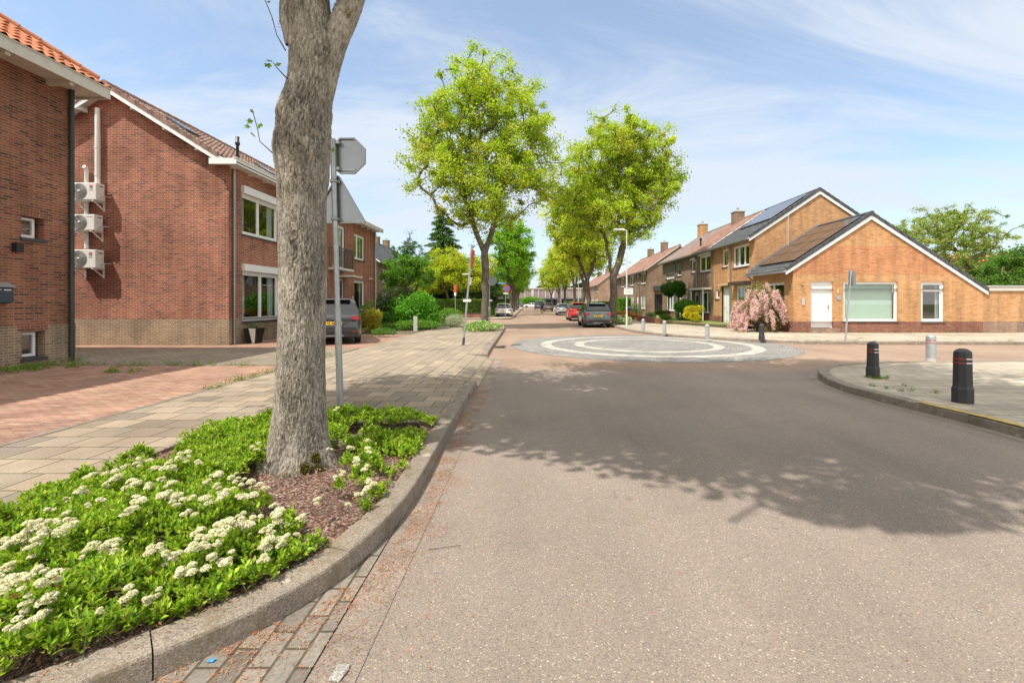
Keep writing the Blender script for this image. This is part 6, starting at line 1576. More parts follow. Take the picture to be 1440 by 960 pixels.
# bollards
def rubber_bollard(label, x, y, h=.80, w=.22, band='red', group='rubber and steel bollards at the corner'):
    t = thing('bollard', label, 'bollard', (x, y, .114), group)
    mb = MB()
    def ring8(z, r): return [(r * math.cos(R(22.5 + 45 * i)) * 1.0, r * math.sin(R(22.5 + 45 * i)), z) for i in range(8)]
    prof = [(0, w * .60), (.21 * h / .8, w * .60), (.25 * h / .8, w * .535), (h - .085, w * .50), (h - .045, w * .485), (h - .012, w * .30), (h, .04)]
    vs = [p for z, r in prof for p in ring8(z, r)]; fs = []
    for i in range(len(prof) - 1):
        for k in range(8): fs.append((i * 8 + k, i * 8 + (k + 1) % 8, (i + 1) * 8 + (k + 1) % 8, (i + 1) * 8 + k))
    fs += [tuple(range(8))[::-1], tuple(range((len(prof) - 1) * 8, len(prof) * 8))]
    mb.add(vs, fs); mb.build('post', M['bollard'], t, world=False, bevel=.008)
    for zb in (h - .155, h - .215):
        mb = MB(); r = w * .505 + .004
        a = ring8(zb, r); b = ring8(zb + .017, r)
        mb.add(a + b, [(k, (k + 1) % 8, 8 + (k + 1) % 8, 8 + k) for k in (2, 3, 4)]); mb.build('red_band', M['red'], t, world=False, normals=False)
        mb = MB(); mb.add(a + b, [(k, (k + 1) % 8, 8 + (k + 1) % 8, 8 + k) for k in (5, 6, 7, 0)]); mb.build('white_band', M['whiteband'], t, world=False, normals=False)
    return t
rubber_bollard('larger black bollard with red and white bands, nearest on the right pavement', 6.43, 6.76, .80, .225)
rubber_bollard('black bollard with red bands at the tip of the right corner', 6.80, 9.02, .71, .20)
t = thing('bollard', 'light grey steel bollard with red bands on the right, by the side street', 'bollard', (10.05, 11.4, .114), 'rubber and steel bollards at the corner')
mb = MB(); mb.lathe([(.102, 0), (.102, .62), (.095, .65), (.06, .668), (.001, .672)], (0, 0, 0), 24); mb.build('post', M['galv'], t, world=False)
for zb in (.53, .46): mb = MB(); mb.lathe([(.104, zb), (.104, zb + .018)], (0, 0, 0), 24); mb.build('red_band', M['red'], t, world=False)
mb = MB(); mb.lathe([(.108, 0), (.108, .10)], (0, 0, 0), 24); mb.build('dirty_foot', M['lightgrey'], t, world=False)
def conc_bollard(label, x, y, h=.64, r=.085, mat='bollard_conc', group='concrete bollards on the far pavement'):
    t = thing('bollard', label, 'bollard', (x, y, .114), group)
    mb = MB(); mb.lathe([(r * 1.02, 0), (r, .02), (r * .97, h - .08), (r * .8, h - .03), (r * .4, h - .005), (.001, h)], (0, 0, 0), 20); mb.build('post', M[mat], t, world=False)
    mb = MB(); mb.lathe([(r * 1.0, h * .76), (r * 1.0, h * .79)], (0, 0, 0), 20); mb.build('groove', M['darkgrey'], t, world=False); return t
conc_bollard('grey concrete bollard on the far pavement, first from the street lamp', 5.85, 23.5)
conc_bollard('grey concrete bollard on the far pavement, second from the street lamp', 6.27, 21.2)
conc_bollard('grey concrete bollard on the far pavement, third from the street lamp', 7.25, 18.6, .60, .09)
rubber_bollard('dark bollard without bright bands in front of the pink blossom bush', 9.12, 17.9, .64, .19, group='concrete bollards on the far pavement')
for o in list(bpy.data.objects):
    if o.name.startswith(('red_band', 'white_band')) and o.parent and 'pink' in o.parent.get('label', ''):
        bpy.data.objects.remove(o)
t = thing('bollard', 'pale grey square marker post in front of the big green garden bush on the left', 'bollard', (-5.92, 23.6, .11))
mb = MB(); mb.extr([(-.10, -.08, 0), (.10, -.08, 0), (.09, -.07, .74), (-.10, -.07, .78)], (0, .15, 0)); mb.build('post', M['lightgrey'], t, world=False, bevel=.01)
# small things on the ground
t = thing('paper_scrap', 'small bright blue scrap of packaging on the bay paving at the bottom', 'litter', (*P(297, 932), .012))
mb = MB(); mb.add([(-.016, -.008, .004), (.012, -.012, .002), (.018, .006, .006), (-.010, .012, .002)], [(0, 1, 2, 3)]); mb.build('scrap', plain("blue_plastic", (.07, .28, .60), .4), t, world=False)
x, y = P(478, 946)
t = thing('stone_scrap', 'pale flat stone fragment beside the gutter at the bottom', 'stone', (x, y, .008))
mb = MB(); mb.prism([(-.03, -.05), (.02, -.055), (.035, .01), (.028, .035), (-.02, .03)], 0, .006); mb.build('stone', M['concrete'], t, world=False)
x, y = P(1155 / 1.0, 0) if False else P(625, 771)
t = thing('twig', 'thin dark twig lying on the asphalt beside the kerb', 'twig', (x, y, .006))
mb = MB(); mb.tube([(-.10, -.02, 0), (.0, .0, .004), (.10, .03, 0)], .002, 5); mb.build('stick', M['barkfar'], t, world=False)
# drain grate
t = thing('drain_cover', 'dark rusty drain cover in the gutter beside the left kerb', 'drain', (-1.12, 16.4, .0))
mb = MB(); mb.box(-1.24, -.86, 15.9, 16.45, -.1, .010); mb.build('frame', M['sill'], t)
mb = MB()
for k in range(7): mb.box(-1.20, -.90, 15.95 + k * .07, 15.98 + k * .07, .010, .014)
mb.build('grate', M['black'], t)
# bicycle at the far garden
t = thing('bicycle', 'dark bicycle with a purple basket standing in the front garden beyond the street lamp', 'bicycle', (8.1, 37.5, .13), None, R(70))
for xx in (-.52, .52):
    m = MB(); pts = [(xx + .34 * math.cos(a), 0, .35 + .34 * math.sin(a)) for a in np.linspace(0, 2 * math.pi, 25)]; m.tube(pts, .018, 6, caps=False); w_ = m.build('wheel', M['rubber'], t, world=False)
    m = MB()
    for a in np.linspace(0, math.pi, 8)[:-1]: m.tube([(xx + .33 * math.cos(a), 0, .35 + .33 * math.sin(a)), (xx - .33 * math.cos(a), 0, .35 - .33 * math.sin(a))], .003, 4)
    m.build('spokes', M['galv'], w_, world=False)
m = MB(); m.tube([(-.52, 0, .35), (-.1, 0, .35), (.38, 0, .85), (-.2, 0, .80), (-.1, 0, .35)], .016, 6); m.tube([(-.52, 0, .35), (-.2, 0, .8), (-.23, 0, .95)], .014, 6); m.tube([(.52, 0, .35), (.38, 0, .85), (.35, 0, 1.02)], .015, 6); m.build('frame', M['black'], t, world=False)
m = MB(); m.tube([(.22, -.28, 1.04), (.36, -.1, 1.04), (.36, .1, 1.04), (.22, .28, 1.04)], .012, 6); m.build('handlebar', M['galv'], t, world=False)
m = MB(); m.extr([(-.36, -.08, .96), (-.10, -.03, .97), (-.10, .03, .97), (-.36, .08, .96)], (0, 0, .05)); m.build('saddle', M['black'], t, world=False, bevel=.015)
m = MB(); m.extr([(.42, -.2, .85), (.72, -.2, .85), (.72, .2, .85), (.42, .2, .85)], (0, 0, .28)); m.build('basket', plain("purple_cloth", (.07, .025, .12), .7), t, world=False, bevel=.03)

# ================================================================== TREES
MAPLE = [(.36, .50, .035, 4), (.44, .56, .045, 3), (.52, .57, .050, 2), (.26, .41, .03, 1.4), (.56, .43, .07, .9), (.54, .58, .18, .7)]
FRESH = [(.22, .44, .025, 4), (.27, .50, .03, 3), (.17, .36, .025, 2), (.34, .50, .05, 1)]
GOLD = [(.44, .56, .04, 3), (.52, .58, .05, 3), (.35, .49, .035, 2), (.57, .48, .07, 1.2)]
G1 = 'street trees along the left kerb'; G2 = 'street trees along the right kerb'

# ---- the big foreground tree: measured trunk with bark relief, crown above the frame
T = thing('street_tree', 'large grey-barked tree trunk rising from the white-flowered bed in the foreground', 'tree', (-2.08, 4.15, .10), G1)
D0 = 4.15; sc_ = D0 / F
prof = [(668, 420.5, 70), (655, 420, 62), (640, 420, 54.5), (620, 420.5, 46.5), (600, 421, 43.5), (560, 421.5, 40), (500, 423, 37.5), (450, 424.5, 37.5), (400, 425.5, 37.8), (340, 425.3, 38.3), (280, 425, 39.5), (250, 426.5, 42.5), (228, 425.5, 45), (205, 425, 46.5), (190, 427, 45.5), (165, 429, 42), (140, 433.5, 39.5), (120, 437, 37.5), (100, 439.5, 37), (75, 440, 37), (40, 438, 34.5), (0, 436, 31.5), (-40, 433, 30), (-90, 428, 28), (-150, 421, 26)]
zt = np.array([HC + (VY - p[0]) * sc_ for p in prof]); xt = np.array([(p[1] - VX) * sc_ for p in prof]) + 2.08; rt = np.array([p[2] * sc_ * .81 - .006 for p in prof])
NZ, NA = 760, 300
zs = np.linspace(zt[0], zt[-1], NZ); cxs = np.interp(zs, zt, xt); rs = np.interp(zs, zt, rt)
def smooth(a, k=15): 
    kk = np.ones(k) / k; return np.convolve(np.pad(a, k // 2, mode='edge'), kk, mode='valid')
cxs = smooth(cxs); rs = smooth(rs)
A = np.linspace(0, 2 * np.pi, NA, endpoint=False)
ZZ, AA = np.meshgrid(zs, A, indexing='ij'); RR = np.repeat(rs[:, None], NA, 1)
# low lobes at the root flare and general roundness loss
low = np.exp(-np.maximum(0, ZZ - .1) / .22)
RR = RR * (1 + .10 * low * np.cos(AA * 5 + .6) + .035 * np.cos(AA * 2 + ZZ * .8) + .02 * np.cos(AA * 3 - ZZ * 1.3))
pp = np.stack([np.cos(AA).ravel() * 1.0, np.sin(AA).ravel() * 1.0, ZZ.ravel()], 1)
warp = (fbm(pp * np.array([3, 3, 3.2]), 21, 3) - .5)
def cells(u, v, per, seed):
    """distance to cell borders (F2-F1) of a jittered grid in (u,v), periodic in u"""
    iu, iv = np.floor(u).astype(int), np.floor(v).astype(int); f1 = np.full(len(u), 9.0); f2 = np.full(len(u), 9.0); cid = np.zeros(len(u))
    for a_ in (-1, 0, 1):
        for b_ in (-1, 0, 1):
            gu, gv = iu + a_, iv + b_; gm = np.mod(gu, per)
            ju = _h(gm, gv, gv * 0 + 3, seed); jv = _h(gm, gv, gv * 0 + 7, seed); w_ = _h(gm, gv, gv * 0 + 11, seed)
            d = np.hypot(u - gu - ju, v - gv - jv)
            m1 = d < f1; f2 = np.where(m1, f1, np.minimum(f2, d)); cid = np.where(m1, w_, cid); f1 = np.where(m1, d, f1)
    return f2 - f1, cid
wz = fbm(pp * np.array([5, 5, 7.0]), 33, 3) - .5
PER = 60
uu = (AA.ravel() / (2 * np.pi) * PER + warp * 5.0); vv = ZZ.ravel() * 8.5 + wz * 3.0
e1, id1 = cells(np.mod(uu, PER), vv, PER, 4)
e2, id2 = cells(np.mod(uu * 2, PER * 2), vv * 2.1, PER * 2, 9)
e3, id3 = cells(np.mod(uu * 1.5 + vv * .6, PER * 3), vv * 1.3 - uu * .0, PER * 3, 14)
ridge = np.clip(e1 / .26, 0, 1) ** .6 * .45 + np.clip(e3 / .3, 0, 1) ** .7 * .30 + np.clip(e2 / .35, 0, 1) * .25     # plates between dark fissures
q2 = pp * np.array([22, 22, 26.0]); q2[:, 0] += warp * 5
fine = fbm(q2, 9, 3) - .5
knot = 0
for (a0, z0_, w_, am) in ((-1.2, 3.0, .22, .035), (-2.0, 3.35, .16, .03), (-.6, 3.9, .18, .02), (-1.6, 3.62, .1, -.02), (-1.25, 3.38, .09, -.03), (-.45, 2.42, .05, -.03)):
    da = np.angle(np.exp(1j * (AA.ravel() - a0))) * .27; knot = knot + am * np.exp(-(da ** 2 + (ZZ.ravel() - z0_) ** 2) / w_ ** 2 * 1.5)
knotz = np.exp(-((ZZ.ravel() - 3.25) / .25) ** 2)
rough_ = (fbm(pp * 7, 31, 4) - .5) * knotz * .06
disp = ridge * .0095 + (id1 - .5) * .004 + fine * .012 + knot + rough_
blot = fbm(pp * np.array([2.2, 2.2, 3.0]), 71, 4)
fur = np.clip(ridge * .72 + (id1 - .5) * .20 + fine * .5 + (blot - .5) * .55, 0, 1)
RR = RR + disp.reshape(RR.shape)
V_ = np.stack([cxs[:, None] + RR * np.cos(AA), RR * np.sin(AA), ZZ - .10], 2).reshape(-1, 3)
idx = np.arange(NZ * NA).reshape(NZ, NA); nx_ = np.roll(idx, -1, axis=1)
Fq = np.stack([idx[:-1].ravel(), nx_[:-1].ravel(), nx_[1:].ravel(), idx[1:].ravel()], 1)
me = bpy.data.meshes.new('trunk'); me.from_pydata(V_.tolist(), [], Fq.tolist()); me.update()
fa = me.attributes.new('furrow', 'FLOAT', 'POINT'); fa.data.foreach_set('value', fur)
me.polygons.foreach_set('use_smooth', np.ones(len(me.polygons), bool)); me.materials.append(M['bark'])
tk = bpy.data.objects.new('trunk', me); COL.objects.link(tk); tk.parent = T
# right-hand fork leaving the trunk
fk = [(430, 270, 4), (436, 225, 12), (443, 180, 17), (448, 145, 18.5), (455, 112, 19.5), (463, 80, 19.5), (472, 50, 20), (485, 20, 20.5), (492, 0, 20), (505, -40, 19), (523, -100, 17)]
pts = [((x - VX) * sc_ + 2.08, .02, HC + (VY - y) * sc_ - .10) for x, y, r in fk]; rsF = [r * sc_ * .80 for x, y, r in fk]
def bark_tube(name, pts, rs_, parent, na=90, dens=.012, amp=1.0):
    P_ = np.array(pts, float); d = np.r_[0, np.cumsum(np.linalg.norm(np.diff(P_, axis=0), axis=1))]; n = int(d[-1] / dens); tt = np.linspace(0, d[-1], n)
    C = np.stack([smooth(np.interp(tt, d, P_[:, i]), 9) for i in range(3)], 1); r_ = np.interp(tt, d, rs_)
    tg = unit(np.gradient(C, axis=0)); up = np.array([0, 1.0, 0]); a = unit(np.cross(np.repeat(up[None], n, 0), tg)); b = np.cross(tg, a)
    an = np.linspace(0, 2 * np.pi, na, endpoint=False)
    q = np.stack([np.cos(an)[None] * np.ones((n, 1)), np.sin(an)[None] * np.ones((n, 1)), tt[:, None] * np.ones((1, na))], 2).reshape(-1, 3)
    rg = 1 - np.abs(fbm(q * np.array([4.5, 4.5, 11.0]), 8, 4) * 2 - 1) * 2.2; fur_ = np.clip(.42 + .42 * np.clip(rg, -1.2, 1), 0, 1); rr_ = r_[:, None] + (np.clip(rg, -1, 1) * .007 * amp + (fbm(q * np.array([12, 12, 9.]), 3, 3) - .5) * .012 * amp).reshape(n, na)
    Vv = C[:, None] + rr_[:, :, None] * (np.cos(an)[None, :, None] * a[:, None] + np.sin(an)[None, :, None] * b[:, None])
    idx = np.arange(n * na).reshape(n, na); nx_ = np.roll(idx, -1, axis=1)
    Fq = np.stack([idx[:-1].ravel(), nx_[:-1].ravel(), nx_[1:].ravel(), idx[1:].ravel()], 1)
    me = bpy.data.meshes.new(name); me.from_pydata(Vv.reshape(-1, 3).tolist(), [], Fq.tolist()); me.polygons.foreach_set('use_smooth', np.ones(len(me.polygons), bool)); me.materials.append(M['bark']); me.update()
    fa = me.attributes.new('furrow', 'FLOAT', 'POINT'); fa.data.foreach_set('value', fur_)
    o = bpy.data.objects.new(name, me); COL.objects.link(o); o.parent = parent; return o
bark_tube('limb', pts, rsF, T)
mk_ = MB(); q_ = Vector(pts[-1]); mk_.tube([q_ - Vector((.06, 0, .35)), q_ + Vector((.10, 0, .45)), (1.15, .12, 6.5), (1.8, .25, 7.6), (2.2, .3, 8.4)], [.088, .092, .085, .07, .05], 14, caps=False); mk_.build('limb', M['barkfar'], T, world=False, normals=False)
# stub of a lost branch on the left, mossy
pts2 = [((x - VX) * sc_ + 2.08, -.05, HC + (VY - y) * sc_ - .10) for x, y in ((412, 70), (406, 30), (408, 0), (412, -60), (400, -160))]
bark_tube('limb', pts2, [.03, .05, .055, .05, .04], T, 60)
# moss patches on the bark (real tufts)
def tufts(name, parent, cen, n, spread, cols, size=.012, seed=3, out=None):
    r = np.random.default_rng(seed); c = np.repeat(np.array(cen), n // len(cen), axis=0); c = c + r.normal(size=c.shape) * np.array(spread)
    quads_object(name, leaf_quads(c, size, size * .7, r, up=.3), palette(cols, len(c), r, .2), M['leafs'], parent)
def surf(px, py, dy=0.0):
    """a point on the trunk front for photo pixel"""
    z = HC + (VY - py) * sc_; x = (px - VX) * sc_ + 2.08; c = np.interp(z, zt, xt); r_ = np.interp(z, zt, rt) + .004
    y = -math.sqrt(max(.0001, r_ ** 2 - min(abs(x - c), r_ * .97) ** 2)); return (x, y - .012 + dy, z - .10)
tufts('moss', T, [surf(455, 635), surf(460, 650), surf(448, 645), surf(462, 662), surf(440, 668, -.02), surf(455, 672, -.03)], 4200, (.022, .012, .022), [(.13, .10, .015), (.09, .07, .012), (.17, .15, .02)], .014)
tufts('moss', T, [surf(485, 12), surf(478, 22), surf(492, 25), surf(410, 25), surf(408, 40)], 1500, (.03, .015, .028), [(.22, .20, .03), (.14, .13, .025), (.30, .25, .04)], .012, 4)
# water shoots with a few leaves
def shoot(p0, pts, leaves, seed):
    mb = MB(); mb.tube([p0] + pts, [.006] + [.004] * (len(pts) - 1) + [.002], 6); mb.build('shoot', M['barkfar'], T, world=False)
    r = np.random.default_rng(seed); V2 = []; C2 = []
    for (x, y, z, s_) in leaves:   # maple-like leaf: five pointed lobes
        n_ = unit(r.normal(size=(1, 3)) + np.array([[0, -.9, .7]]))[0]; a = unit(np.cross(n_, r.normal(size=3))[None])[0]; b = np.cross(n_, a); c = np.array([x, y, z])
        for k, L_ in zip(range(-2, 3), (.55, .85, 1.0, .85, .55)):
            th = k * .75; d = a * math.cos(th) + b * math.sin(th); e = -a * math.sin(th) + b * math.cos(th)
            V2 += [c, c + d * s_ * L_ * .5 + e * s_ * .22 - n_ * s_ * .05, c + d * s_ * L_, c + d * s_ * L_ * .5 - e * s_ * .22 - n_ * s_ * .05]; C2.append((.16 + r.uniform(0, .08), .30 + r.uniform(0, .08), .03))
    quads_object('shoot_leaves', np.array(V2), np.array(C2), M['leaf'], T)
def w2(px, py, y=-.15): return ((px - VX) * sc_ + 2.08, y, HC + (VY - py) * sc_ - .10)
shoot(w2(410, 80, -.1), [w2(402, 63), w2(396, 40), w2(388, 20), w2(376, -5)], [(*w2(377, 10), .05), (*w2(372, 0), .05), (*w2(380, -4), .06), (*w2(390, 18), .03)], 1)
shoot(w2(394, 222, -.1), [w2(379, 207), w2(376, 190), w2(371, 172), w2(369, 163)], [(*w2(367, 178), .05), (*w2(364, 186), .045), (*w2(371, 198), .05), (*w2(380, 187), .05), (*w2(369, 166), .035)], 2)
shoot(surf(418, 124), [w2(416, 120, -.32), w2(415, 117, -.36)], [(*w2(408, 119, -.36), .05), (*w2(415, 117, -.38), .055), (*w2(424, 120, -.36), .05), (*w2(404, 121, -.35), .03)], 3)
shoot(surf(470, 214), [w2(474, 216, -.2)], [(*w2(479, 219, -.2), .06), (*w2(482, 223, -.2), .045)], 4)
shoot(w2(515, 0, -.05), [w2(523, -6, -.1), w2(528, -12, -.1)], [(*w2(524, 4, -.1), .05), (*w2(519, -4, -.1), .05)], 6)
# upper limbs and crown (all above the picture, it throws the shade on the road)
rB = np.random.default_rng(77)
top1 = np.array([(421 - VX) * sc_ + 2.08, 0, HC + (VY + 150) * sc_ - .1])
lobesB = [(.4, -.1, 8.7, 3.0, 2.7, 2.3, 3), (2.6, .2, 8.8, 2.3, 2.3, 1.9, 2), (-2.2, .0, 8.4, 2.4, 2.2, 2.0, 1.2), (.8, 2.0, 10.3, 2.9, 2.0, 1.8, 2), (1.2, -1.4, 9.8, 2.6, 1.8, 2.0, 1.6), (3.8, 1.2, 10.2, 2.2, 2.2, 1.8, 1.8), (.5, .8, 12.0, 2.6, 2.4, 1.6, 1.2), (5.6, -.4, 9.4, 1.9, 1.9, 1.4, 1.0), (4.6, 2.4, 11.2, 1.8, 1.5, 1.2, .7), (1.0, -2.4, 8.0, 2.0, 1.7, 1.5, 1.3), (2.6, -2.7, 9.0, 2.2, 1.6, 1.6, 1.8), (4.8, -2.6, 9.8, 2.2, 1.6, 1.5, 1.6), (3.2, -.6, 8.6, 2.6, 2.0, 1.4, 1.6), (-.3, -1.5, 7.2, 1.5, 1.4, .9, .7), (-3.6, -.6, 8.3, 1.5, 1.4, 1.2, 1.8), (1.6, -1.0, 7.6, 2.0, 1.6, 1.0, 1.0)]
nodesB, parB, forkB, tipsB = skeleton(rB, None, top1[2], lobesB, 800, limbs=[(.4, 0, 8), (2.2, .3, 8.2), (-1.8, .2, 8.0), (.8, 1.4, 9.6), (3.4, .8, 9.4)], lean=(top1[0], 0), wob=0)
def vis(p): # keep everything of the crown above the frame line
    return (p[:, 2] + .1 - HC) > .68 * (p[:, 1] + D0 + .0) + .25
keep = set(np.where(~(nodesB[:, 2] < top1[2] - .02))[0])
nb = nodesB.copy()
limb_nodes = nodesB; 
# drop the plain trunk part (the measured trunk stands there)
mk = MB()
cntB = np.zeros(len(nb)); kids = np.bincount(parB[parB >= 0], minlength=len(nb))
for i in range(len(nb) - 1, -1, -1):
    if kids[i] == 0: cntB[i] += 1
    if parB[i] >= 0: cntB[parB[i]] += cntB[i]
for i in range(forkB + 1, len(nb)):
    p = parB[i]
    if p < forkB: continue
    if nb[i, 2] + .1 - HC < .675 * (nb[i, 1] + D0) + .12 and cntB[i] < 60: continue
    rr0 = .014 + .18 * (cntB[p] / cntB[0]) ** .5; rr1 = .014 + .18 * (cntB[i] / cntB[0]) ** .5
    mk.tube([nb[p], nb[i]], [min(rr0, rr1 * 1.3), rr1], 6, caps=False)
mk.build('limb', M['barkfar'], T, world=False, normals=False)
outer = nb[forkB + 1:]; cen = np.concatenate([tipsB, outer[rB.choice(len(outer), 420, replace=False)]])
num = (105 * rB.uniform(.5, 1.3, len(cen))).astype(int); c = np.repeat(cen, num, axis=0) + rB.normal(size=(num.sum(), 3)) * .30
c = c[vis(c)]
shx, shy = c[:, 0] - 2.08 + .47 * c[:, 2], c[:, 1] + D0 + .42 * c[:, 2]
c = c[shy > np.interp(shx, [-2, -.5, 1.0, 2.2, 3.5, 6], [4.6, 4.6, 3.95, 3.15, 2.9, 2.7]) + .35 * fbm(np.stack([shx * 2.2, shy * 0, shx * 0], 1), 5, 3) - .1]
quads_object('crown', leaf_quads(c, .15, .12, rB, up=.6), palette(MAPLE, len(c), rB, .15), M['leaf'], T)

# ---- the tall left tree, centre
make_tree('tall yellow-green maple with a forked trunk at the left kerb, the nearest whole tree', loc=(-2.66, 27.0, .1), forkz=4.5, r_base=.215,
    lobes=[(0.0, 0, 8.6, 3.3, 2.8, 1.9, 3), (-2.3, 0, 9.3, 2.3, 2.2, 1.9, 2), (2.3, .1, 9.4, 2.3, 2.2, 2.2, 2), (-1.6, .2, 12.3, 2.1, 2.1, 2.0, 2), (1.2, 0, 12.6, 2.4, 2.2, 1.9, 2.2), (-.2, 0, 14.4, 1.9, 1.9, 1.7, 1.6), (2.6, 0, 11.2, 1.7, 1.7, 1.5, 1), (-3.2, 0, 10.8, 1.3, 1.3, 1.2, .6), (-.2, 0, 6.5, 2.2, 1.7, .9, 1.1)],
    ntips=620, nleaf=112, spread=.42, leaf=(.135, .105), cols=MAPLE, seed=5, limbs=[(-.95, 0, 7.2), (.85, .1, 7.4), (-1.7, 0, 9.6), (1.7, 0, 9.8), (0, .3, 11)], group=G1, flat=.8, r_tip=.010)
tB = make_tree('dense yellow-green maple with two leaning stems at the right kerb beside the dark SUV', loc=(5.75, 31.3, .1), forkz=3.3, r_base=.26,
    lobes=[(.1, 0, 7.9, 3.2, 2.8, 2.2, 3), (-2.0, 0, 8.3, 2.0, 2.0, 2.4, 1.6), (2.2, 0, 8.6, 2.2, 2.2, 2.0, 2), (-.8, 0, 11.5, 2.5, 2.3, 1.8, 2.2), (1.6, 0, 11.4, 2.5, 2.3, 1.9, 2.4), (.6, 0, 12.9, 2.3, 2.1, 1.2, 1.4), (3.5, 0, 10.3, 1.5, 1.5, 1.4, 1), (.5, 0, 6.2, 1.8, 1.5, .8, .6)],
    ntips=600, nleaf=125, spread=.42, leaf=(.135, .105), cols=MAPLE, seed=9, limbs=[(-.6, 0, 6.2), (.95, .1, 6.2), (-1.3, 0, 8.4), (1.8, 0, 8.6), (0.2, .3, 10)], group=G2, flat=.8, r_tip=.010)
tC = make_tree('bright green maple at the left kerb beyond the white hatchback', loc=(-2.35, 57, .1), forkz=3.0, r_base=.24,
    lobes=[(0, 0, 6.3, 2.6, 2.4, 2.2, 3), (-1.0, 0, 8.4, 2.0, 2.0, 1.6, 2), (1.0, 0, 8.6, 2.0, 2.0, 1.7, 2), (.1, 0, 10.2, 1.7, 1.7, 1.3, 1.3), (0.6, 0, 4.6, 1.8, 1.5, .8, .6)],
    ntips=230, nleaf=80, spread=.52, leaf=(.20, .16), cols=FRESH, seed=12, limbs=[(-.5, 0, 5), (.6, 0, 5), (0, 0, 8)], group=G1, r_tip=.012)
tD = make_tree('slender golden-green maple second along the right kerb, with a leaning trunk', loc=(5.7, 41.5, .1), forkz=3.6, r_base=.22, lean=(-.6, 0),
    lobes=[(-1.2, 0, 7.4, 2.6, 2.4, 2.2, 3), (-2.2, 0, 9.4, 2.0, 2.0, 1.8, 2), (.2, 0, 10.0, 2.2, 2.0, 1.9, 2), (-.8, 0, 11.8, 1.8, 1.7, 1.3, 1.3), (-1.3, 0, 5.6, 1.9, 1.6, .9, .7)],
    ntips=260, nleaf=84, spread=.52, leaf=(.19, .15), cols=GOLD, seed=14, limbs=[(-1.2, 0, 5.4), (.3, 0, 5.6), (-.6, 0, 8.5)], group=G2, r_tip=.012)
for i, (yy, xx, s_, rz, lab) in enumerate([(50.5, 5.75, .93, 2.2, 'third street tree along the right kerb, beside the pale blue car'), (60, 5.7, .95, 4.1, 'fourth street tree along the right kerb, just past the pale blue car'), (70, 5.6, .9, 1.0, 'fifth street tree along the right kerb, before the dark silver car'), (82, 5.6, .92, 5.2, 'sixth street tree along the right kerb, beyond the most distant lamp'), (95, 5.6, .9, 3.0, 'seventh street tree along the right kerb, small in the distance'), (110, 5.6, .9, .4, 'last street tree visible along the right kerb, near the end of the street')]):
    dup(tD, (xx, yy, .1), rz, lab, G2, s_)
for i, (yy, xx, s_, rz, lab) in enumerate([(70, -2.5, .97, 2.0, 'third whole street tree along the left kerb, behind the bright green maple'), (84, -2.6, 1.0, 4.0, 'fourth whole street tree along the left kerb, in the distance'), (100, -2.6, .95, 1.0, 'fifth whole street tree along the left kerb, far down the street'), (118, -3.0, .95, 3.0, 'last street tree along the left kerb before the long building')]):
    dup(tC, (xx, yy, .1), rz, lab, G1, s_)

# ---- conifer
def conifer(label, loc, H, R0, cols, seed=3, n=26000, name='conifer_tree'):
    r = np.random.default_rng(seed); t = thing(name, label, 'tree', loc)
    mb = MB(); mb.tube([(0, 0, 0), (0, 0, H * .5), (0, 0, H * .97)], [.22, .12, .02], 8, caps=False)
    c = []; tw = []
    z = 1.0
    while z < H - .2:
        f = 1 - (z / H); rad = R0 * min(1, f * 1.5) ** .62 * r.uniform(.82, 1.12); nb_ = max(5, int(9 * f + 5))
        for k in range(nb_):
            a = r.uniform(0, 6.28); L_ = rad * r.uniform(.65, 1.12); tip = np.array([math.cos(a) * L_, math.sin(a) * L_, z - .12 * L_ + r.normal() * .08])
            mb.tube([(0, 0, z), tuple(tip * np.array([.5, .5, 1]) + np.array([0, 0, .10 * L_])), tuple(tip)], [.03, .02, .006], 4, caps=False)
            m_ = int(n * L_ / (R0 * 260)) + 6; s_ = r.uniform(.15, 1, m_)[:, None] ** .7
            p = np.array([0, 0, z]) * (1 - s_) + tip * s_ + r.normal(size=(m_, 3)) * np.array([.16, .16, .07]) * (1.2 - s_ * .5); p[:, 2] += np.sin(s_[:, 0] * 3.1) * .08 * L_
            c.append(p)
        z += .26
    mb.build('trunk', M['barkfar'], t, world=False, normals=False)
    c = np.concatenate(c); quads_object('crown', leaf_quads(c, .20, .07, r, up=.5), palette(cols, len(c), r, .18), M['leafs'], t)
    return t
conifer('tall dark green conifer behind the golden garden trees on the left', (-9.3, 48.5, .1), 11.7, 2.6, [(.085, .19, .05, 3), (.055, .13, .04, 2), (.16, .27, .045, 2)], n=90000)
make_tree('golden-leaved spreading garden tree in front of the tall conifer', loc=(-7.9, 45.5, .1), forkz=1.4, r_base=.16, name='garden_tree',
    lobes=[(-.9, 0, 4.4, 2.0, 1.7, 1.4, 2), (1.4, 0, 4.0, 1.9, 1.7, 1.5, 2), (.2, 0, 5.6, 1.7, 1.5, 1.1, 1.6), (3.0, 0, 4.4, 1.3, 1.0, 1.3, 1.2), (-2.4, 0, 3.6, 1.3, 1.1, 1.2, 1)], ntips=230, nleaf=120, spread=.45, leaf=(.15, .11), cols=[(.50, .56, .04, 3), (.58, .58, .045, 2), (.34, .46, .03, 2)], seed=21, limbs=[(-.6, 0, 3), (.9, 0, 3)])
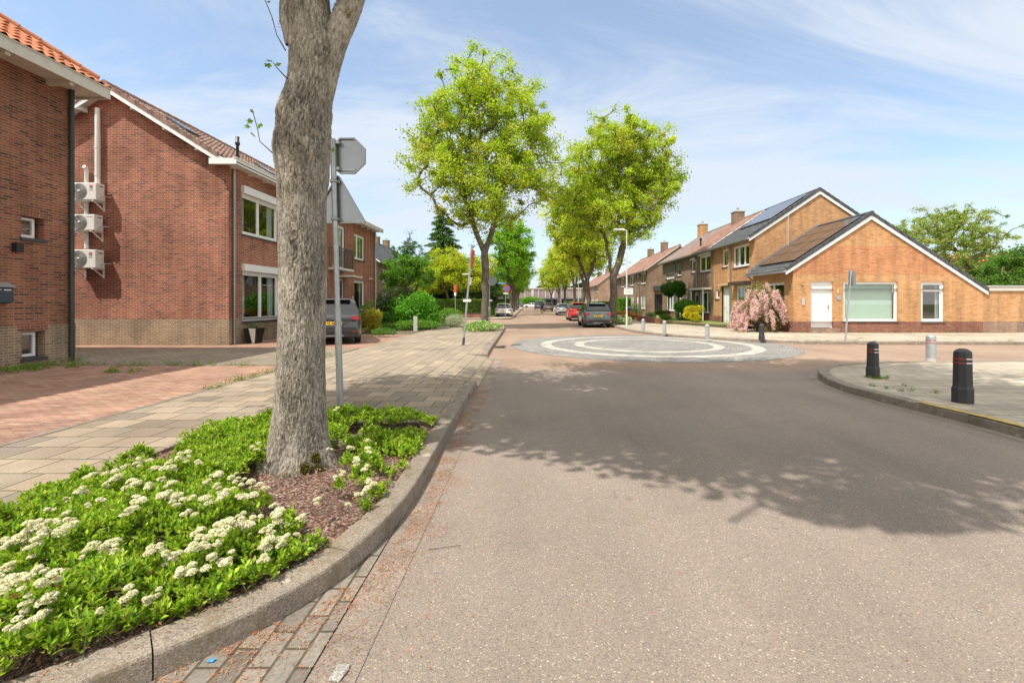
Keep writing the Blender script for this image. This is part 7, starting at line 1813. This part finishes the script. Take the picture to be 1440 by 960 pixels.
make_tree('round bright green garden tree on a short brown trunk, left of the clipped hedge', loc=(-8.75, 33.4, .1), forkz=1.8, r_base=.15, name='garden_tree',
    lobes=[(-.3, 0, 3.7, 1.5, 1.3, 1.0, 3), (.9, 0, 3.2, 1.1, 1.1, .8, 1.4), (-1.2, 0, 3.2, .9, .9, .7, 1), (.1, 0, 4.4, .9, .9, .5, 1)], ntips=150, nleaf=75, spread=.30, leaf=(.12, .09), cols=[(.13, .30, .02, 3), (.18, .36, .025, 2), (.09, .22, .02, 2)], seed=23, limbs=[(-.5, 0, 2.7), (.5, 0, 2.6)])
make_tree('dark upright feathery tree behind the round bright green garden tree', loc=(-10.6, 38.5, .1), forkz=1.2, r_base=.12, name='garden_tree',
    lobes=[(0, 0, 3.2, 1.5, 1.3, 1.3, 2), (-.3, 0, 5.0, 1.0, .9, 1.2, 1.5), (.5, 0, 5.8, .7, .6, 1.2, 1.2), (1.2, 0, 4.6, .7, .7, 1.2, .8)], ntips=130, nleaf=60, spread=.30, leaf=(.14, .06), cols=[(.06, .16, .025, 3), (.09, .22, .03, 2), (.045, .11, .02, 2)], seed=25, up=.0)
make_tree('dark leafy tree filling the gap right of the golden garden tree', loc=(-5.0, 50.5, .1), forkz=1.2, r_base=.14, name='garden_tree', lobes=[(0, 0, 3.0, 2.0, 1.6, 1.5, 3), (.6, 0, 4.2, 1.3, 1.3, .8, 1)], ntips=120, nleaf=80, spread=.4, leaf=(.16, .12), cols=[(.07, .17, .025, 3), (.11, .24, .03, 2)], seed=27)
# ---- sparse tree and green tree behind the annex
make_tree('wide half-bare tree with thin branches showing, behind the bungalow roof', loc=(41.3, 45, .1), forkz=3.0, r_base=.28, name='garden_tree', mat='barkfar',
    lobes=[(0, 0, 7.6, 5.0, 3.5, 2.6, 4), (0.6, 0, 9.3, 2.6, 2.4, 1.4, 1.6), (3.6, 0, 7.0, 2.3, 2.2, 1.7, 1), (-3.6, 0, 7.4, 2.2, 2.0, 1.8, 1), (0, 0, 5.0, 2.5, 2.2, .9, .8)], ntips=600, nleaf=52, spread=.32, leaf=(.15, .11), cols=[(.24, .36, .06, 3), (.32, .40, .08, 2), (.42, .38, .09, .8)], seed=31, limbs=[(-2, 0, 5.4), (2.2, 0, 5.2), (.3, 0, 7), (3.6, 0, 6.4), (-3.4, 0, 6.6)], r_tip=.016, step=.6, kexp=.5)
gt_ = make_tree('dense mid green tree at the right edge behind the flat-roofed wing', loc=(40.2, 37.5, .1), forkz=1.6, r_base=.2, name='garden_tree',
    lobes=[(0, 0, 3.8, 2.6, 2.2, 1.6, 3), (2.2, 0, 3.6, 2.2, 2.0, 1.6, 2), (.6, 0, 5.0, 1.8, 1.6, 1.0, 1.3), (-1.8, 0, 3.0, 1.3, 1.2, 1.0, .8)], ntips=230, nleaf=70, spread=.36, leaf=(.17, .12), cols=[(.09, .20, .03, 3), (.13, .27, .035, 2), (.19, .30, .05, 1)], seed=33)
dup(gt_, (49.5, 49, .1), 2.4, 'dense green tree behind the wing, farther back than the half-bare one', None, 1.1)
dup(gt_, (36, 56, .1), 1.0, 'low green tree behind the bungalow ridge, left of the half-bare tree', None, .8)
# background trees so no side is empty
for i, (x, y, s_, lab) in enumerate([(-24, 70, 1.6, 'green background tree left of the distant brown house'), (-14, 74, 1.5, 'green background tree right behind the distant brown house'), (-8.5, 66, 1.35, 'background tree behind the tall conifer'), (-6.5, 60, 1.0, 'background tree between the conifer and the left street trees'), (-7, 90, 1.3, 'background tree beyond the left row of street trees')]):
    dup(gt_, (x, y, .1), i * 1.3, lab, 'background trees on the left', s_)
r = np.random.default_rng(41); nq = 46000
cx_ = r.uniform(-60, 80, nq); hh = 7.5 + 3.5 * fbm(np.stack([cx_ * .12, cx_ * 0, cx_ * 0], 1), 2, 3) * 1.4 - 1.2
c = np.stack([cx_, 205 + r.uniform(-6, 6, nq), hh * r.uniform(0, 1, nq) ** .6 + 0.2], 1)
o = quads_object('woodland', leaf_quads(c, .9, .7, r), palette([(.035, .085, .035, 3), (.05, .12, .05, 2)], nq, r), M['leafs']); tag(o, kind='stuff')

# ================================================================== HEDGES AND SHRUBS
def hedge(label, x0, x1, y0, y1, h, n, cols, seed, leaf=(.07, .05), z=.11, ht=None):
    t = thing('hedge', label, 'hedge', ((x0 + x1) / 2, (y0 + y1) / 2, z)); r = np.random.default_rng(seed)
    W_, D_, = x1 - x0, y1 - y0
    f = r.uniform(0, 1, n); side = np.where(f < .42, 0, np.where(f < .78, 1, 2))
    c = np.stack([r.uniform(-W_ / 2, W_ / 2, n), r.uniform(-D_ / 2, D_ / 2, n), r.uniform(.03, h, n)], 1)
    c[side == 0, 1] = -D_ / 2; c[side == 1, 2] = h; e = side == 2; c[e, 0] = np.where(r.uniform(0, 1, e.sum()) < .5, -W_ / 2, W_ / 2)
    bump = (fbm(c * 2.2 + 50, seed, 3) - .5) * .16
    c[side == 0, 1] -= bump[side == 0]; c[side == 1, 2] += bump[side == 1]; c += r.normal(size=c.shape) * .035
    tint = (1 + (fbm(c * 3 + 9, seed + 1, 3) - .5) * .7)[:, None]
    quads_object('foliage', leaf_quads(c, leaf[0], leaf[1], r), np.clip(palette(cols, n, r, .15) * tint, .003, .9), M['leafs'], t)
    mb = MB(); mb.box(-W_ / 2 + .10, W_ / 2 - .10, -D_ / 2 + .10, D_ / 2 - .1, 0, h - .10); mb.build('dark_core', plain("hedge_core", (.02, .03, .01), .95), t, world=False)  # plain dark box filling the hedge behind its leaves
    return t
HG = [(.11, .21, .022, 3), (.15, .26, .025, 2), (.08, .16, .02, 2), (.22, .28, .035, .8)]
hedge('long clipped green hedge along the side street on the left', -12.2, -4.55, 44.3, 45.1, 1.75, 30000, HG, 3)
t = thing('garden_wall', 'low dark brick wall at the foot of the clipped hedge', 'wall', (-8, 44.1, .1)); mb = MB(); mb.box(-12.3, -4.5, 44.0, 44.2, .05, .50); mb.build('wall', M['brick_redb'], t); mb = MB(); mb.box(-12.35, -4.45, 43.97, 44.23, .503, .56); mb.build('coping', M['sill'], t)
hedge('lower green hedge right of the clipped hedge, behind the white hatchback', -4.3, -3.0, 50, 53.5, 1.5, 9000, [(.12, .27, .03, 2), (.18, .34, .04, 1)], 4)
hedge('green garden hedge beside the second right-hand street tree', 7.0, 7.8, 43, 51, 1.5, 15000, [(.12, .28, .02, 3), (.17, .34, .025, 2)], 6)
hedge('round-topped green hedge behind the nearest right-hand street tree', 7.6, 8.6, 38.6, 41.5, 1.8, 12000, [(.12, .28, .02, 3), (.17, .34, .025, 2)], 7)
hedge('far hedge along the right pavement before the farthest terrace', 7.0, 8.0, 72, 94, 1.6, 12000, [(.12, .28, .02, 3), (.17, .34, .025, 2)], 8, leaf=(.14, .1))
shrub('garden_bush', 'pale green round bush in the middle of the far end of the street', 'bush', (.3, 150, .0), 4.5, 2, 1.8, 5000, (.35, .25), [(.16, .33, .04), (.20, .38, .05)], 9)
# left garden
shrub('garden_bush', 'large fresh green rounded bush behind the pale marker post on the left', 'bush', (-6.35, 25.6, .1), 1.45, 1.2, 1.15, 9000, (.13, .10), [(.11, .33, .02, 3), (.16, .42, .03, 2), (.07, .20, .02, 1.5)], 11, zc=.95)
shrub('garden_bush', 'low green spreading bush in front of the large rounded bush', 'bush', (-6.6, 24.2, .1), 1.6, .55, .35, 4200, (.08, .05), [(.14, .30, .03, 2), (.20, .36, .06, 1), (.09, .2, .025, 1)], 12, zc=.25)
shrub('garden_bush', 'silvery grey-green cushion plant beside the pavement on the left', 'bush', (-4.7, 27.1, .1), .72, .6, .48, 5200, (.10, .018), [(.42, .46, .36, 2), (.52, .55, .44, 1), (.30, .35, .25, 1)], 13, zc=.36, up=.0)
shrub('garden_bush', 'yellow and orange grassy plant beside the dark grey SUV', 'bush', (-7.75, 22.3, .1), .62, .5, .6, 3200, (.30, .03), [(.42, .38, .04, 2), (.50, .30, .05, 1.2), (.24, .32, .04, 2)], 14, zc=.55, up=-.25, stems=0)
shrub('garden_bush', 'dark glossy bush against the corner of the left brick house', 'bush', (-9.2, 31.2, .1), 1.6, 1.0, 1.3, 8000, (.12, .08), [(.045, .11, .025, 3), (.08, .16, .03, 1), (.20, .24, .10, .5)], 15, zc=1.2)
shrub('garden_bush', 'low green plants at the foot of the left house corner', 'bush', (-9.3, 27.8, .1), 1.3, .8, .5, 4500, (.10, .07), [(.08, .22, .025, 2), (.12, .28, .03, 1)], 16, zc=.4)
shrub('garden_bush', 'green bush growing in front of the far ground-floor window of the left house', 'bush', (-9.75, 27.0, .1), .55, .6, .75, 3200, (.09, .05), [(.16, .34, .03, 2), (.22, .38, .04, 1)], 17, zc=.8)
shrub('garden_bush', 'small tuft of green weeds beside the rear wheel of the dark grey SUV', 'bush', (-6.35, 19.6, .1), .7, .35, .22, 1500, (.10, .02), [(.14, .28, .05, 2), (.10, .2, .04, 1)], 18, zc=.14, stems=0, up=-.1)
shrub('garden_bush', 'second green bush beyond the large rounded one on the left', 'bush', (-5.2, 28.6, .1), 1.2, .8, .62, 4500, (.09, .06), [(.14, .30, .03, 2), (.18, .34, .04, 1)], 19, zc=.5)
# left tree bed
WHITE = [(.78, .74, .52, 3), (.84, .80, .62, 2), (.62, .60, .34, 1)]
shrub('flowering_shrub', 'low shrub with cream-white flowers round the foot of the tall left maple', 'shrub', (-2.55, 24.6, .1), 1.05, 2.2, .26, 6500, (.09, .05), [(.13, .29, .03, 2), (.18, .34, .04, 1)], 20, zc=.22, stems=0, flowers=(1500, .07, WHITE, 'blossom'))
shrub('flowering_shrub', 'cream-white flowering shrub at the foot of the right-hand maple and lamp', 'shrub', (6.25, 32.0, .1), .9, 2.0, .36, 5000, (.09, .05), [(.13, .29, .03, 2), (.18, .34, .04, 1)], 21, zc=.28, stems=0, flowers=(1700, .09, WHITE, 'blossom'))
shrub('flowering_shrub', 'patch of orange-red flowers in the garden beyond the street lamp', 'shrub', (7.6, 35.6, .1), 1.3, .8, .3, 1800, (.09, .06), [(.12, .24, .04)], 22, zc=.45, flowers=(2200, .08, [(.75, .14, .06, 2), (.65, .22, .10, 1)], 'blossom'))
# right garden: low brick edging, lawn, shrubs
gp = [(9.0, 44.5), (9.0, 36.5), (9.05, 31.4), (9.9, 30.9), (11.75, 25.2), (12.85, 25.2), (12.85, 44.5)]
mb = MB(); mb.prism(gp, .1, .27); tag(mb.build('lawn', M['turf'], None), kind='structure')
t = thing('garden_wall', 'low brick edging round the small lawn in front of the orange end house', 'wall', (10.8, 28, .1)); mb = MB()
for a, b, h in ((gp[2], gp[3], .36), (gp[3], gp[4], .32), (gp[4], gp[5], .34)):
    a, b = Vector((*a, 0)), Vector((*b, 0)); d = (b - a).normalized(); n_ = Vector((d.y, -d.x, 0)) * .10
    mb.extr([a - n_ * 2, b - n_ * 2, b, a], (0, 0, h))
mb.build('wall', M['plinth_grey'], t)
t = thing('garden_wall', 'dark low brick wall before the gardens of the brown terraced houses', 'wall', (9.0, 36, .1)); mb = MB(); mb.box(8.82, 8.998, 31.3, 44.5, .1, .52); mb.build('wall', M['brick_redb'], t)
shrub('flowering_shrub', 'big weeping bush covered in pink blossom at the corner of the orange bungalow', 'shrub', (11.75, 23.2, .1), 1.35, 1.0, 1.25, 5200, (.09, .05), [(.22, .27, .07, 2), (.30, .33, .12, 1), (.24, .10, .06, .8)], 30, zc=1.15, stems=16, lump=.2, shell=.35, parts=('foliage', 'stem'))
def pink(root_label):
    T_ = [o for o in bpy.data.objects if o.get('label', '').startswith('big weeping bush')][0]; r = np.random.default_rng(51); C = []; mb = MB()
    for k in range(120):
        a = r.uniform(0, 6.28); q = r.uniform(.15, 1) ** .6; x, y = 1.32 * q * math.cos(a), .95 * q * math.sin(a); ztop = 2.02 - .85 * q ** 2 + r.normal() * .26 - .5 * max(0, -x)
        if r.uniform() < .04: ztop += .3
        L_ = r.uniform(.25, .85); n_ = 26; s_ = np.linspace(0, 1, n_); ox, oy = math.cos(a) * .35 * r.uniform(.3, 1), math.sin(a) * .3 * r.uniform(.3, 1)
        px_ = x + ox * s_; py_ = y + oy * s_; pz = np.maximum(.12, ztop - L_ * s_ ** 1.6)
        mb.tube([(px_[i], py_[i], pz[i]) for i in (0, 8, 16, 25)], .006, 4)
        mb.tube([(0, 0, .1), (x * .5, y * .5, ztop * .6), (x, y, ztop)], [.02, .012, .006], 4)
        pts = np.stack([px_, py_, pz], 1); C.append(np.repeat(pts, 16, axis=0))
    C = np.concatenate(C); C = C[r.uniform(size=len(C)) < .8] ; C = C + r.normal(size=C.shape) * .048
    quads_object('blossom', leaf_quads(C, .055, .05, r, up=.3), palette([(.82, .52, .60, 4), (.88, .70, .72, 3), (.64, .28, .42, 2), (.80, .70, .56, 1.6), (.35, .38, .16, 1.2)], len(C), r, .10), M['petal'], T_)
    mb.build('drooping_twigs', M['barkfar'], T_, world=False, normals=False)
pink('')
shrub('garden_bush', 'bright yellow-leaved bush on the corner of the small lawn', 'bush', (11.1, 30.5, .25), .72, .6, .55, 3600, (.09, .06), [(.62, .50, .02, 3), (.48, .48, .03, 2), (.25, .33, .03, 1)], 31, zc=.62)
shrub('garden_bush', 'green leafy bush behind the yellow one, before the porch', 'bush', (11.7, 34.2, .25), .9, 1.3, .85, 7000, (.10, .07), [(.07, .20, .02, 3), (.12, .30, .03, 2)], 32, zc=.85)
shrub('garden_bush', 'clipped low green mound in the brown house garden, nearer one', 'bush', (9.9, 33.5, .2), .72, .6, .30, 4200, (.05, .02), [(.10, .22, .025, 2), (.13, .27, .03, 1)], 33, zc=.28, lump=0)
shrub('garden_bush', 'clipped low green mound in the brown house garden, farther one', 'bush', (9.7, 36.4, .2), .65, .6, .32, 4000, (.05, .02), [(.10, .22, .025, 2), (.13, .27, .03, 1)], 34, zc=.3, lump=0)
shrub('garden_bush', 'dark rounded bush with red-brown tips below the clipped small tree', 'bush', (10.9, 37.6, .2), .6, .6, .4, 3000, (.08, .05), [(.06, .16, .02, 2), (.2, .12, .03, 1), (.22, .30, .03, 1)], 35, zc=.5)
shrub('garden_bush', 'loose grey-green bush in front of the brown terrace block', 'bush', (9.6, 41, .2), .9, .9, .7, 4500, (.07, .03), [(.16, .22, .09, 2), (.10, .17, .06, 1)], 36, zc=.8)
for i, (x, y) in enumerate(((11.35, 37.3), (11.75, 35.9))):
    shrub('topiary_tree', ('small clipped tree with a rounded crown on a thin stem, left of its twin', 'small clipped tree with a rounded crown on a thin stem, nearer to the porch')[i], 'tree', (x, y, .2), .62, .6, .78, 7500, (.09, .06), [(.05, .15, .02, 3), (.09, .22, .025, 2)], 40 + i, zc=2.45, stems=0, lump=.1, parts=('crown', 'stem'), group='pair of clipped small trees')
    T_ = [o for o in bpy.data.objects if o.name.startswith('topiary_tree')][-1]
    T_ = sorted([o for o in bpy.data.objects if o.name.startswith('topiary_tree')], key=lambda o: o.name)[-1]
    mb = MB(); mb.tube([(0, 0, 0), (.02, 0, 1.2), (0, 0, 2.3)], .045, 8); mb.build('trunk', M['barkfar'], T_, world=False)
hedge('green hedge at the right pavement in front of the brown terrace block', 8.8, 9.6, 46, 51, 1.3, 9000, [(.09, .22, .02, 3), (.14, .28, .03, 2)], 44)

# ================================================================== FOREGROUND BED
r = np.random.default_rng(101)
bp_ = np.array(BED)
def in_bed(x, y, m=.0): return inpoly(x, y, BED)
heads = [(218, 664), (249, 658), (235, 668), (205, 660), (278, 660), (262, 655), (364, 627), (307, 675), (369, 675), (356, 680), (124, 675), (160, 680), (209, 693), (231, 707), (262, 729), (250, 718), (289, 715), (320, 702), (306, 708), (187, 727), (196, 716), (307, 733), (309, 753), (318, 742), (395, 711), (380, 715), (387, 738), (376, 742), (409, 751), (440, 740), (391, 771), (47, 753), (60, 762), (49, 771), (40, 780), (93, 755), (133, 764), (145, 760), (155, 755), (222, 767), (212, 775), (271, 780), (262, 770), (231, 762), (9, 787), (3, 800), (11, 827), (0, 835), (11, 813), (222, 815), (173, 813), (160, 840), (58, 840), (66, 832), (56, 867), (50, 874), (27, 887), (244, 824), (515, 613), (518, 627), (502, 644), (513, 647), (478, 658), (507, 675), (471, 580), (331, 778), (300, 772), (345, 700), (280, 745), (340, 735), (120, 700), (90, 715), (75, 735), (140, 712), (180, 690), (20, 745), (245, 690), (395, 700), (350, 722), (330, 690), (25, 760), (520, 660), (490, 632)]
hp = np.array([P(a_, b_, .34) for a_, b_ in heads])
n0 = 15000; x = r.uniform(-3.66, -1.1, n0); y = r.uniform(1.15, 5.6, n0)
dens = fbm(np.stack([x * 2.4, y * 2.4, x * 0], 1), 7, 3)
bare = np.exp(-(((x + 1.72) / .46) ** 2 + ((y - 3.50) / .55) ** 2) * 1.5) + .9 * np.exp(-(((x + 1.38) / .22) ** 2 + ((y - 3.25) / .30) ** 2) * 1.6) + .9 * np.exp(-(((x + 1.75) / .36) ** 2 + ((y - 5.05) / .16) ** 2)) + .8 * np.exp(-(((x + 1.3) / .2) ** 2 + ((y - 5.2) / .2) ** 2)) + .9 * np.exp(-(((x + 2.1) / .48) ** 2 + ((y - 4.0) / .42) ** 2) * 1.2)
nearh = np.min(np.hypot(x[:, None] - hp[None, :, 0], y[:, None] - hp[None, :, 1]), axis=1)
bare = bare * (1 - .95 * np.exp(-(nearh / .10) ** 2)); dens = dens + .16 * np.exp(-(nearh / .11) ** 2)
edge = np.minimum.reduce([np.hypot(x - q[0], y - q[1]) for q in resample(np.array(inner), .12)[0]])
ok = in_bed(x, y) & (dens - .85 * bare > .35 + .25 * r.uniform(0, 1, n0) ** 3 * .5) & (edge > .0 + .03 * r.uniform(0, 1, n0)) & (x > -3.60)
# strip of bare mulch along the left edge
ok &= ~((x < -3.36) & (fbm(np.stack([x * 0, y * 2.0, x * 0], 1), 15, 2) < .56))
x, y, dens, bare, edge = x[ok], y[ok], dens[ok], bare[ok], edge[ok]
hgt = .045 + .175 * np.clip((dens - .32) * 2.6, 0, 1) * np.clip(edge / .22, .45, 1) * (1 - np.clip(bare, 0, .7)) + r.normal(size=len(x)) * .018
hgt = np.clip(hgt * np.where(x > -1.9, .85, 1), .03, .34)
# each sprig: a short stem with leaves radiating upwards, several tiers
LV, LC = [], []
k = 11
nS = len(x); base = np.stack([x, y, .12 + hgt], 1)
lean_ = r.normal(size=(nS, 3)) * .35; lean_[:, 2] = 1; lean_ = unit(lean_)
for j in range(k):
    az = j * 2.39996 + r.uniform(0, 6.28, nS) * .25 + np.arange(nS) * 1.7; el = R(18) + R(55) * (j / k) + r.normal(size=nS) * .18
    t_ = -.055 + .055 * j / k
    p = base + lean_ * t_ + r.normal(size=(nS, 3)) * .004
    d = np.stack([np.cos(az) * np.cos(el), np.sin(az) * np.cos(el), np.sin(el)], 1); d = unit(d + lean_ * .25)
    sd_ = unit(np.cross(d, np.array([0, 0, 1.0])[None] + r.normal(size=(nS, 3)) * .3)); nn_ = np.cross(sd_, d)
    L_ = (.040 + .024 * r.uniform(0, 1, nS))[:, None] * (1.15 - .45 * j / k); W_ = L_ * r.uniform(.15, .21, (nS, 1))
    drp = -np.array([0, 0, 1.0])[None] * L_ * .16
    a0 = p; a1 = p + d * L_ * .55; a2 = p + d * L_ + drp
    # two folded halves, 3 points a side
    for s_ in (1, -1):
        m1 = p + d * L_ * .45 + sd_ * W_ * s_ + nn_ * W_ * .35; 
        LV.append(np.stack([a0, m1 if s_ > 0 else a1, a2 if s_ > 0 else a2, a1 if s_ > 0 else m1], 1))
        LC.append(None)
    c = palette([(.30, .46, .03, 4), (.42, .55, .05, 3), (.20, .34, .03, 2.2), (.09, .19, .02, 1), (.46, .54, .12, 1), (.32, .14, .05, .12)], nS, r, .16)
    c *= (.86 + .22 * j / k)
    LC[-1] = c; LC[-2] = c
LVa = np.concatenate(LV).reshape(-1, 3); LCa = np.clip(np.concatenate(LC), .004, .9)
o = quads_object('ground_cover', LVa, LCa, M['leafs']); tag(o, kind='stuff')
# woody twigs under the leaves
mb = MB()
for i in r.choice(nS, 1400, replace=False):
    a = r.uniform(0, 6.28); mb.tube([(x[i] + math.cos(a) * .06, y[i] + math.sin(a) * .06, .10), (x[i], y[i], .12 + hgt[i])], [.0028, .0016], 4, caps=False)
o = mb.build('twigs', M['barkfar'], None, normals=False); tag(o, kind='stuff')
# white flower heads
HV, HC_ = [], []
n_main = len(heads); rh_ = random.Random(4)
for _ in range(120):
    q_ = rh_.choice(heads[:n_main]); heads.append((q_[0] + rh_.gauss(0, 26), q_[1] + rh_.gauss(0, 18)))
for hi, (px, py) in enumerate(heads):
    hx, hy = P(px, py, .35)
    if not (-3.7 < hx < -1.05 and 1.1 < hy < 5.6): continue
    if in_bed(np.array([hx]), np.array([hy]))[0] == False: continue
    dd = np.hypot(x - hx, y - hy); jn = dd.argsort()[:5]; hz_ = max(.24, .12 + float(hgt[jn].max()) + .05)
    R_ = r.uniform(.022, .040) if hi < n_main else r.uniform(.013, .024)
    for q in range(r.integers(2, 5)):
        cc = np.array([hx + r.normal() * R_ * .55, hy + r.normal() * R_ * .55, hz_ - .012 + r.normal() * .012]); m_ = int(120 + r.integers(0, 60)); rad = R_ * r.uniform(.55, .85)
        u = unit(r.normal(size=(m_, 3))); u[:, 2] = np.abs(u[:, 2]) * .9 - .05
        c = cc + u * rad * np.array([1, 1, .85]) * r.uniform(.85, 1.05, (m_, 1))
        HV.append(leaf_quads(c, .0095, .0095, r, up=1.0)); HC_.append(palette([(.80, .76, .60, 3), (.86, .83, .72, 2), (.60, .57, .36, 1.0), (.46, .34, .18, .4)], m_, r, .10))
o = quads_object('blossom', np.concatenate(HV), np.concatenate(HC_), M['petal']); tag(o, kind='stuff')
# chips and dry leaves on the mulch, kerb edge and gutter
def scatter(name, pts, z, size, cols, seed, aspect=.5, up=2.5, mat='petal', zj=.004):
    rr_ = np.random.default_rng(seed); c = np.stack([pts[:, 0], pts[:, 1], z + np.abs(rr_.normal(size=len(pts))) * zj], 1)
    o = quads_object(name, leaf_quads(c, size, size * aspect, rr_, up=up), palette(cols, len(c), rr_, .2), M[mat]); return tag(o, kind='stuff')
n_ = 9000; q = np.stack([r.uniform(-3.66, -1.1, n_), r.uniform(1.2, 5.6, n_)], 1); q = q[in_bed(q[:, 0], q[:, 1])]
zb = .10 + .035 * np.exp(-((q[:, 0] + 2.08) ** 2 + (q[:, 1] - 4.1) ** 2) / .25) + .028
scatter('bark_chips', q, zb, .030, [(.20, .10, .06, 3), (.30, .16, .10, 2), (.40, .27, .2, 1), (.10, .05, .035, 2), (.46, .38, .33, .6)], 5, .45, 1.2, zj=.006)
LITT = [(.48, .17, .07, 3), (.58, .26, .10, 2), (.34, .13, .06, 2), (.55, .40, .20, 1.5)]
pk = resample(L1, .01)[0]; nn = normals2(pk); i_ = r.choice(len(pk), 16000); dd = -np.abs(r.normal(size=16000)) * .17 - .005
q = pk[i_] + nn[i_] * dd[:, None]; q = q[(q[:, 1] < 12)]
cl = fbm(np.stack([q[:, 0] * 5, q[:, 1] * 5, q[:, 0] * 0], 1), 4, 3); q = q[cl > .50]
scatter('leaf_litter', q, .011, .024, LITT, 6, .15, 3)
q = np.stack([-.80 + r.normal(size=2200) * .17, r.uniform(1.2, 9, 2200)], 1); scatter('leaf_litter', q, .010, .020, LITT, 7, .18, 3)
q = np.stack([r.uniform(-.8, 6, 260), 1.2 + 8 * r.uniform(0, 1, 260) ** 1.5], 1); scatter('leaf_litter', q, .006, .022, LITT, 8, .3, 3)
i_ = r.choice(len(pk), 900); q = pk[i_] + nn[i_] * r.uniform(.08, .21, 900)[:, None]; scatter('leaf_litter', q, .126, .018, LITT + [(.2, .14, .1, 3)], 9, .3, 2)
# stray pebbles of the gutter
# weeds
def weeds(name, pts, n_each, cols, size, seed, spread=.05, hz_=.05):
    rr_ = np.random.default_rng(seed); c = np.repeat(pts, n_each, axis=0); c = c + np.concatenate([rr_.normal(size=(len(c), 2)) * spread, np.abs(rr_.normal(size=(len(c), 1))) * hz_], 1)
    return tag(quads_object(name, leaf_quads(c, size, size * .22, rr_, up=-.1), palette(cols, len(c), rr_, .2), M['leafs']), kind='stuff')
WG = [(.14, .26, .04, 2), (.20, .30, .06, 1), (.24, .24, .06, 1)]
wp = []
for k_ in range(34): wp.append((-11.62 + abs(r.normal()) * .14, r.uniform(8.5, 11.6), .12))
for k_ in range(46): wp.append((-11.6 + 5 * r.uniform() ** 1.6, 10.70 + r.normal() * .06, .12))
for k_ in range(45): wp.append((-5.50 + r.normal() * .04, r.uniform(7.5, 12.5), .118))
weeds('weeds', np.array(wp), 20, WG + [(.34, .28, .10, 1)], .06, 61)
wp = [(-11.2 + r.normal() * .25, 10.1 + r.normal() * .3, .12) for k_ in range(14)] + [(-8.8 + r.normal() * .2, 9.7, .12) for k_ in range(3)]
weeds('weeds', np.array(wp), 60, WG, .08, 62, .07, .05)
wp = [(6.80 + r.normal() * .08, 8.95 + r.normal() * .07, .118) for k_ in range(16)] + [(6.0 + abs(r.normal()) * .3, 7.6 + r.normal() * .3, .118) for k_ in range(6)]
weeds('weeds', np.array(wp), 30, WG, .05, 63, .03, .025)
wp = [(9.2 + r.uniform(0, 14), 22.22, .12) for k_ in range(90)] + [(r.uniform(10.5, 24), 17.35, .12) for k_ in range(50)]
weeds('weeds', np.array(wp), 16, [(.26, .27, .10, 1), (.16, .22, .06, 1)], .05, 64, .05, .03)
# little seedling at the kerb joint
x0, y0 = P(325, 893); t = thing('seedling', 'small green seedling growing out of the kerb joint at the bottom', 'plant', (x0, y0, .01))
V2, C2 = [], []
for a, L_ in ((.3, .05), (1.5, .055), (2.9, .05), (4.0, .035), (5.2, .045), (.9, .03)):
    d = np.array([math.cos(a), math.sin(a), .45]); e = np.array([-math.sin(a), math.cos(a), 0]); c = np.array([0, 0, .02])
    V2 += [c, c + d * L_ * .5 + e * .011, c + d * L_ - np.array([0, 0, .012]), c + d * L_ * .5 - e * .011]; C2.append((.14, .30, .03))
quads_object('leaves', np.array(V2), np.array(C2), M['leafs'], t)
mb = MB(); mb.tube([(0, 0, -.01), (0, 0, .03)], .003, 6); mb.build('stem', M['leafs'], t, world=False)
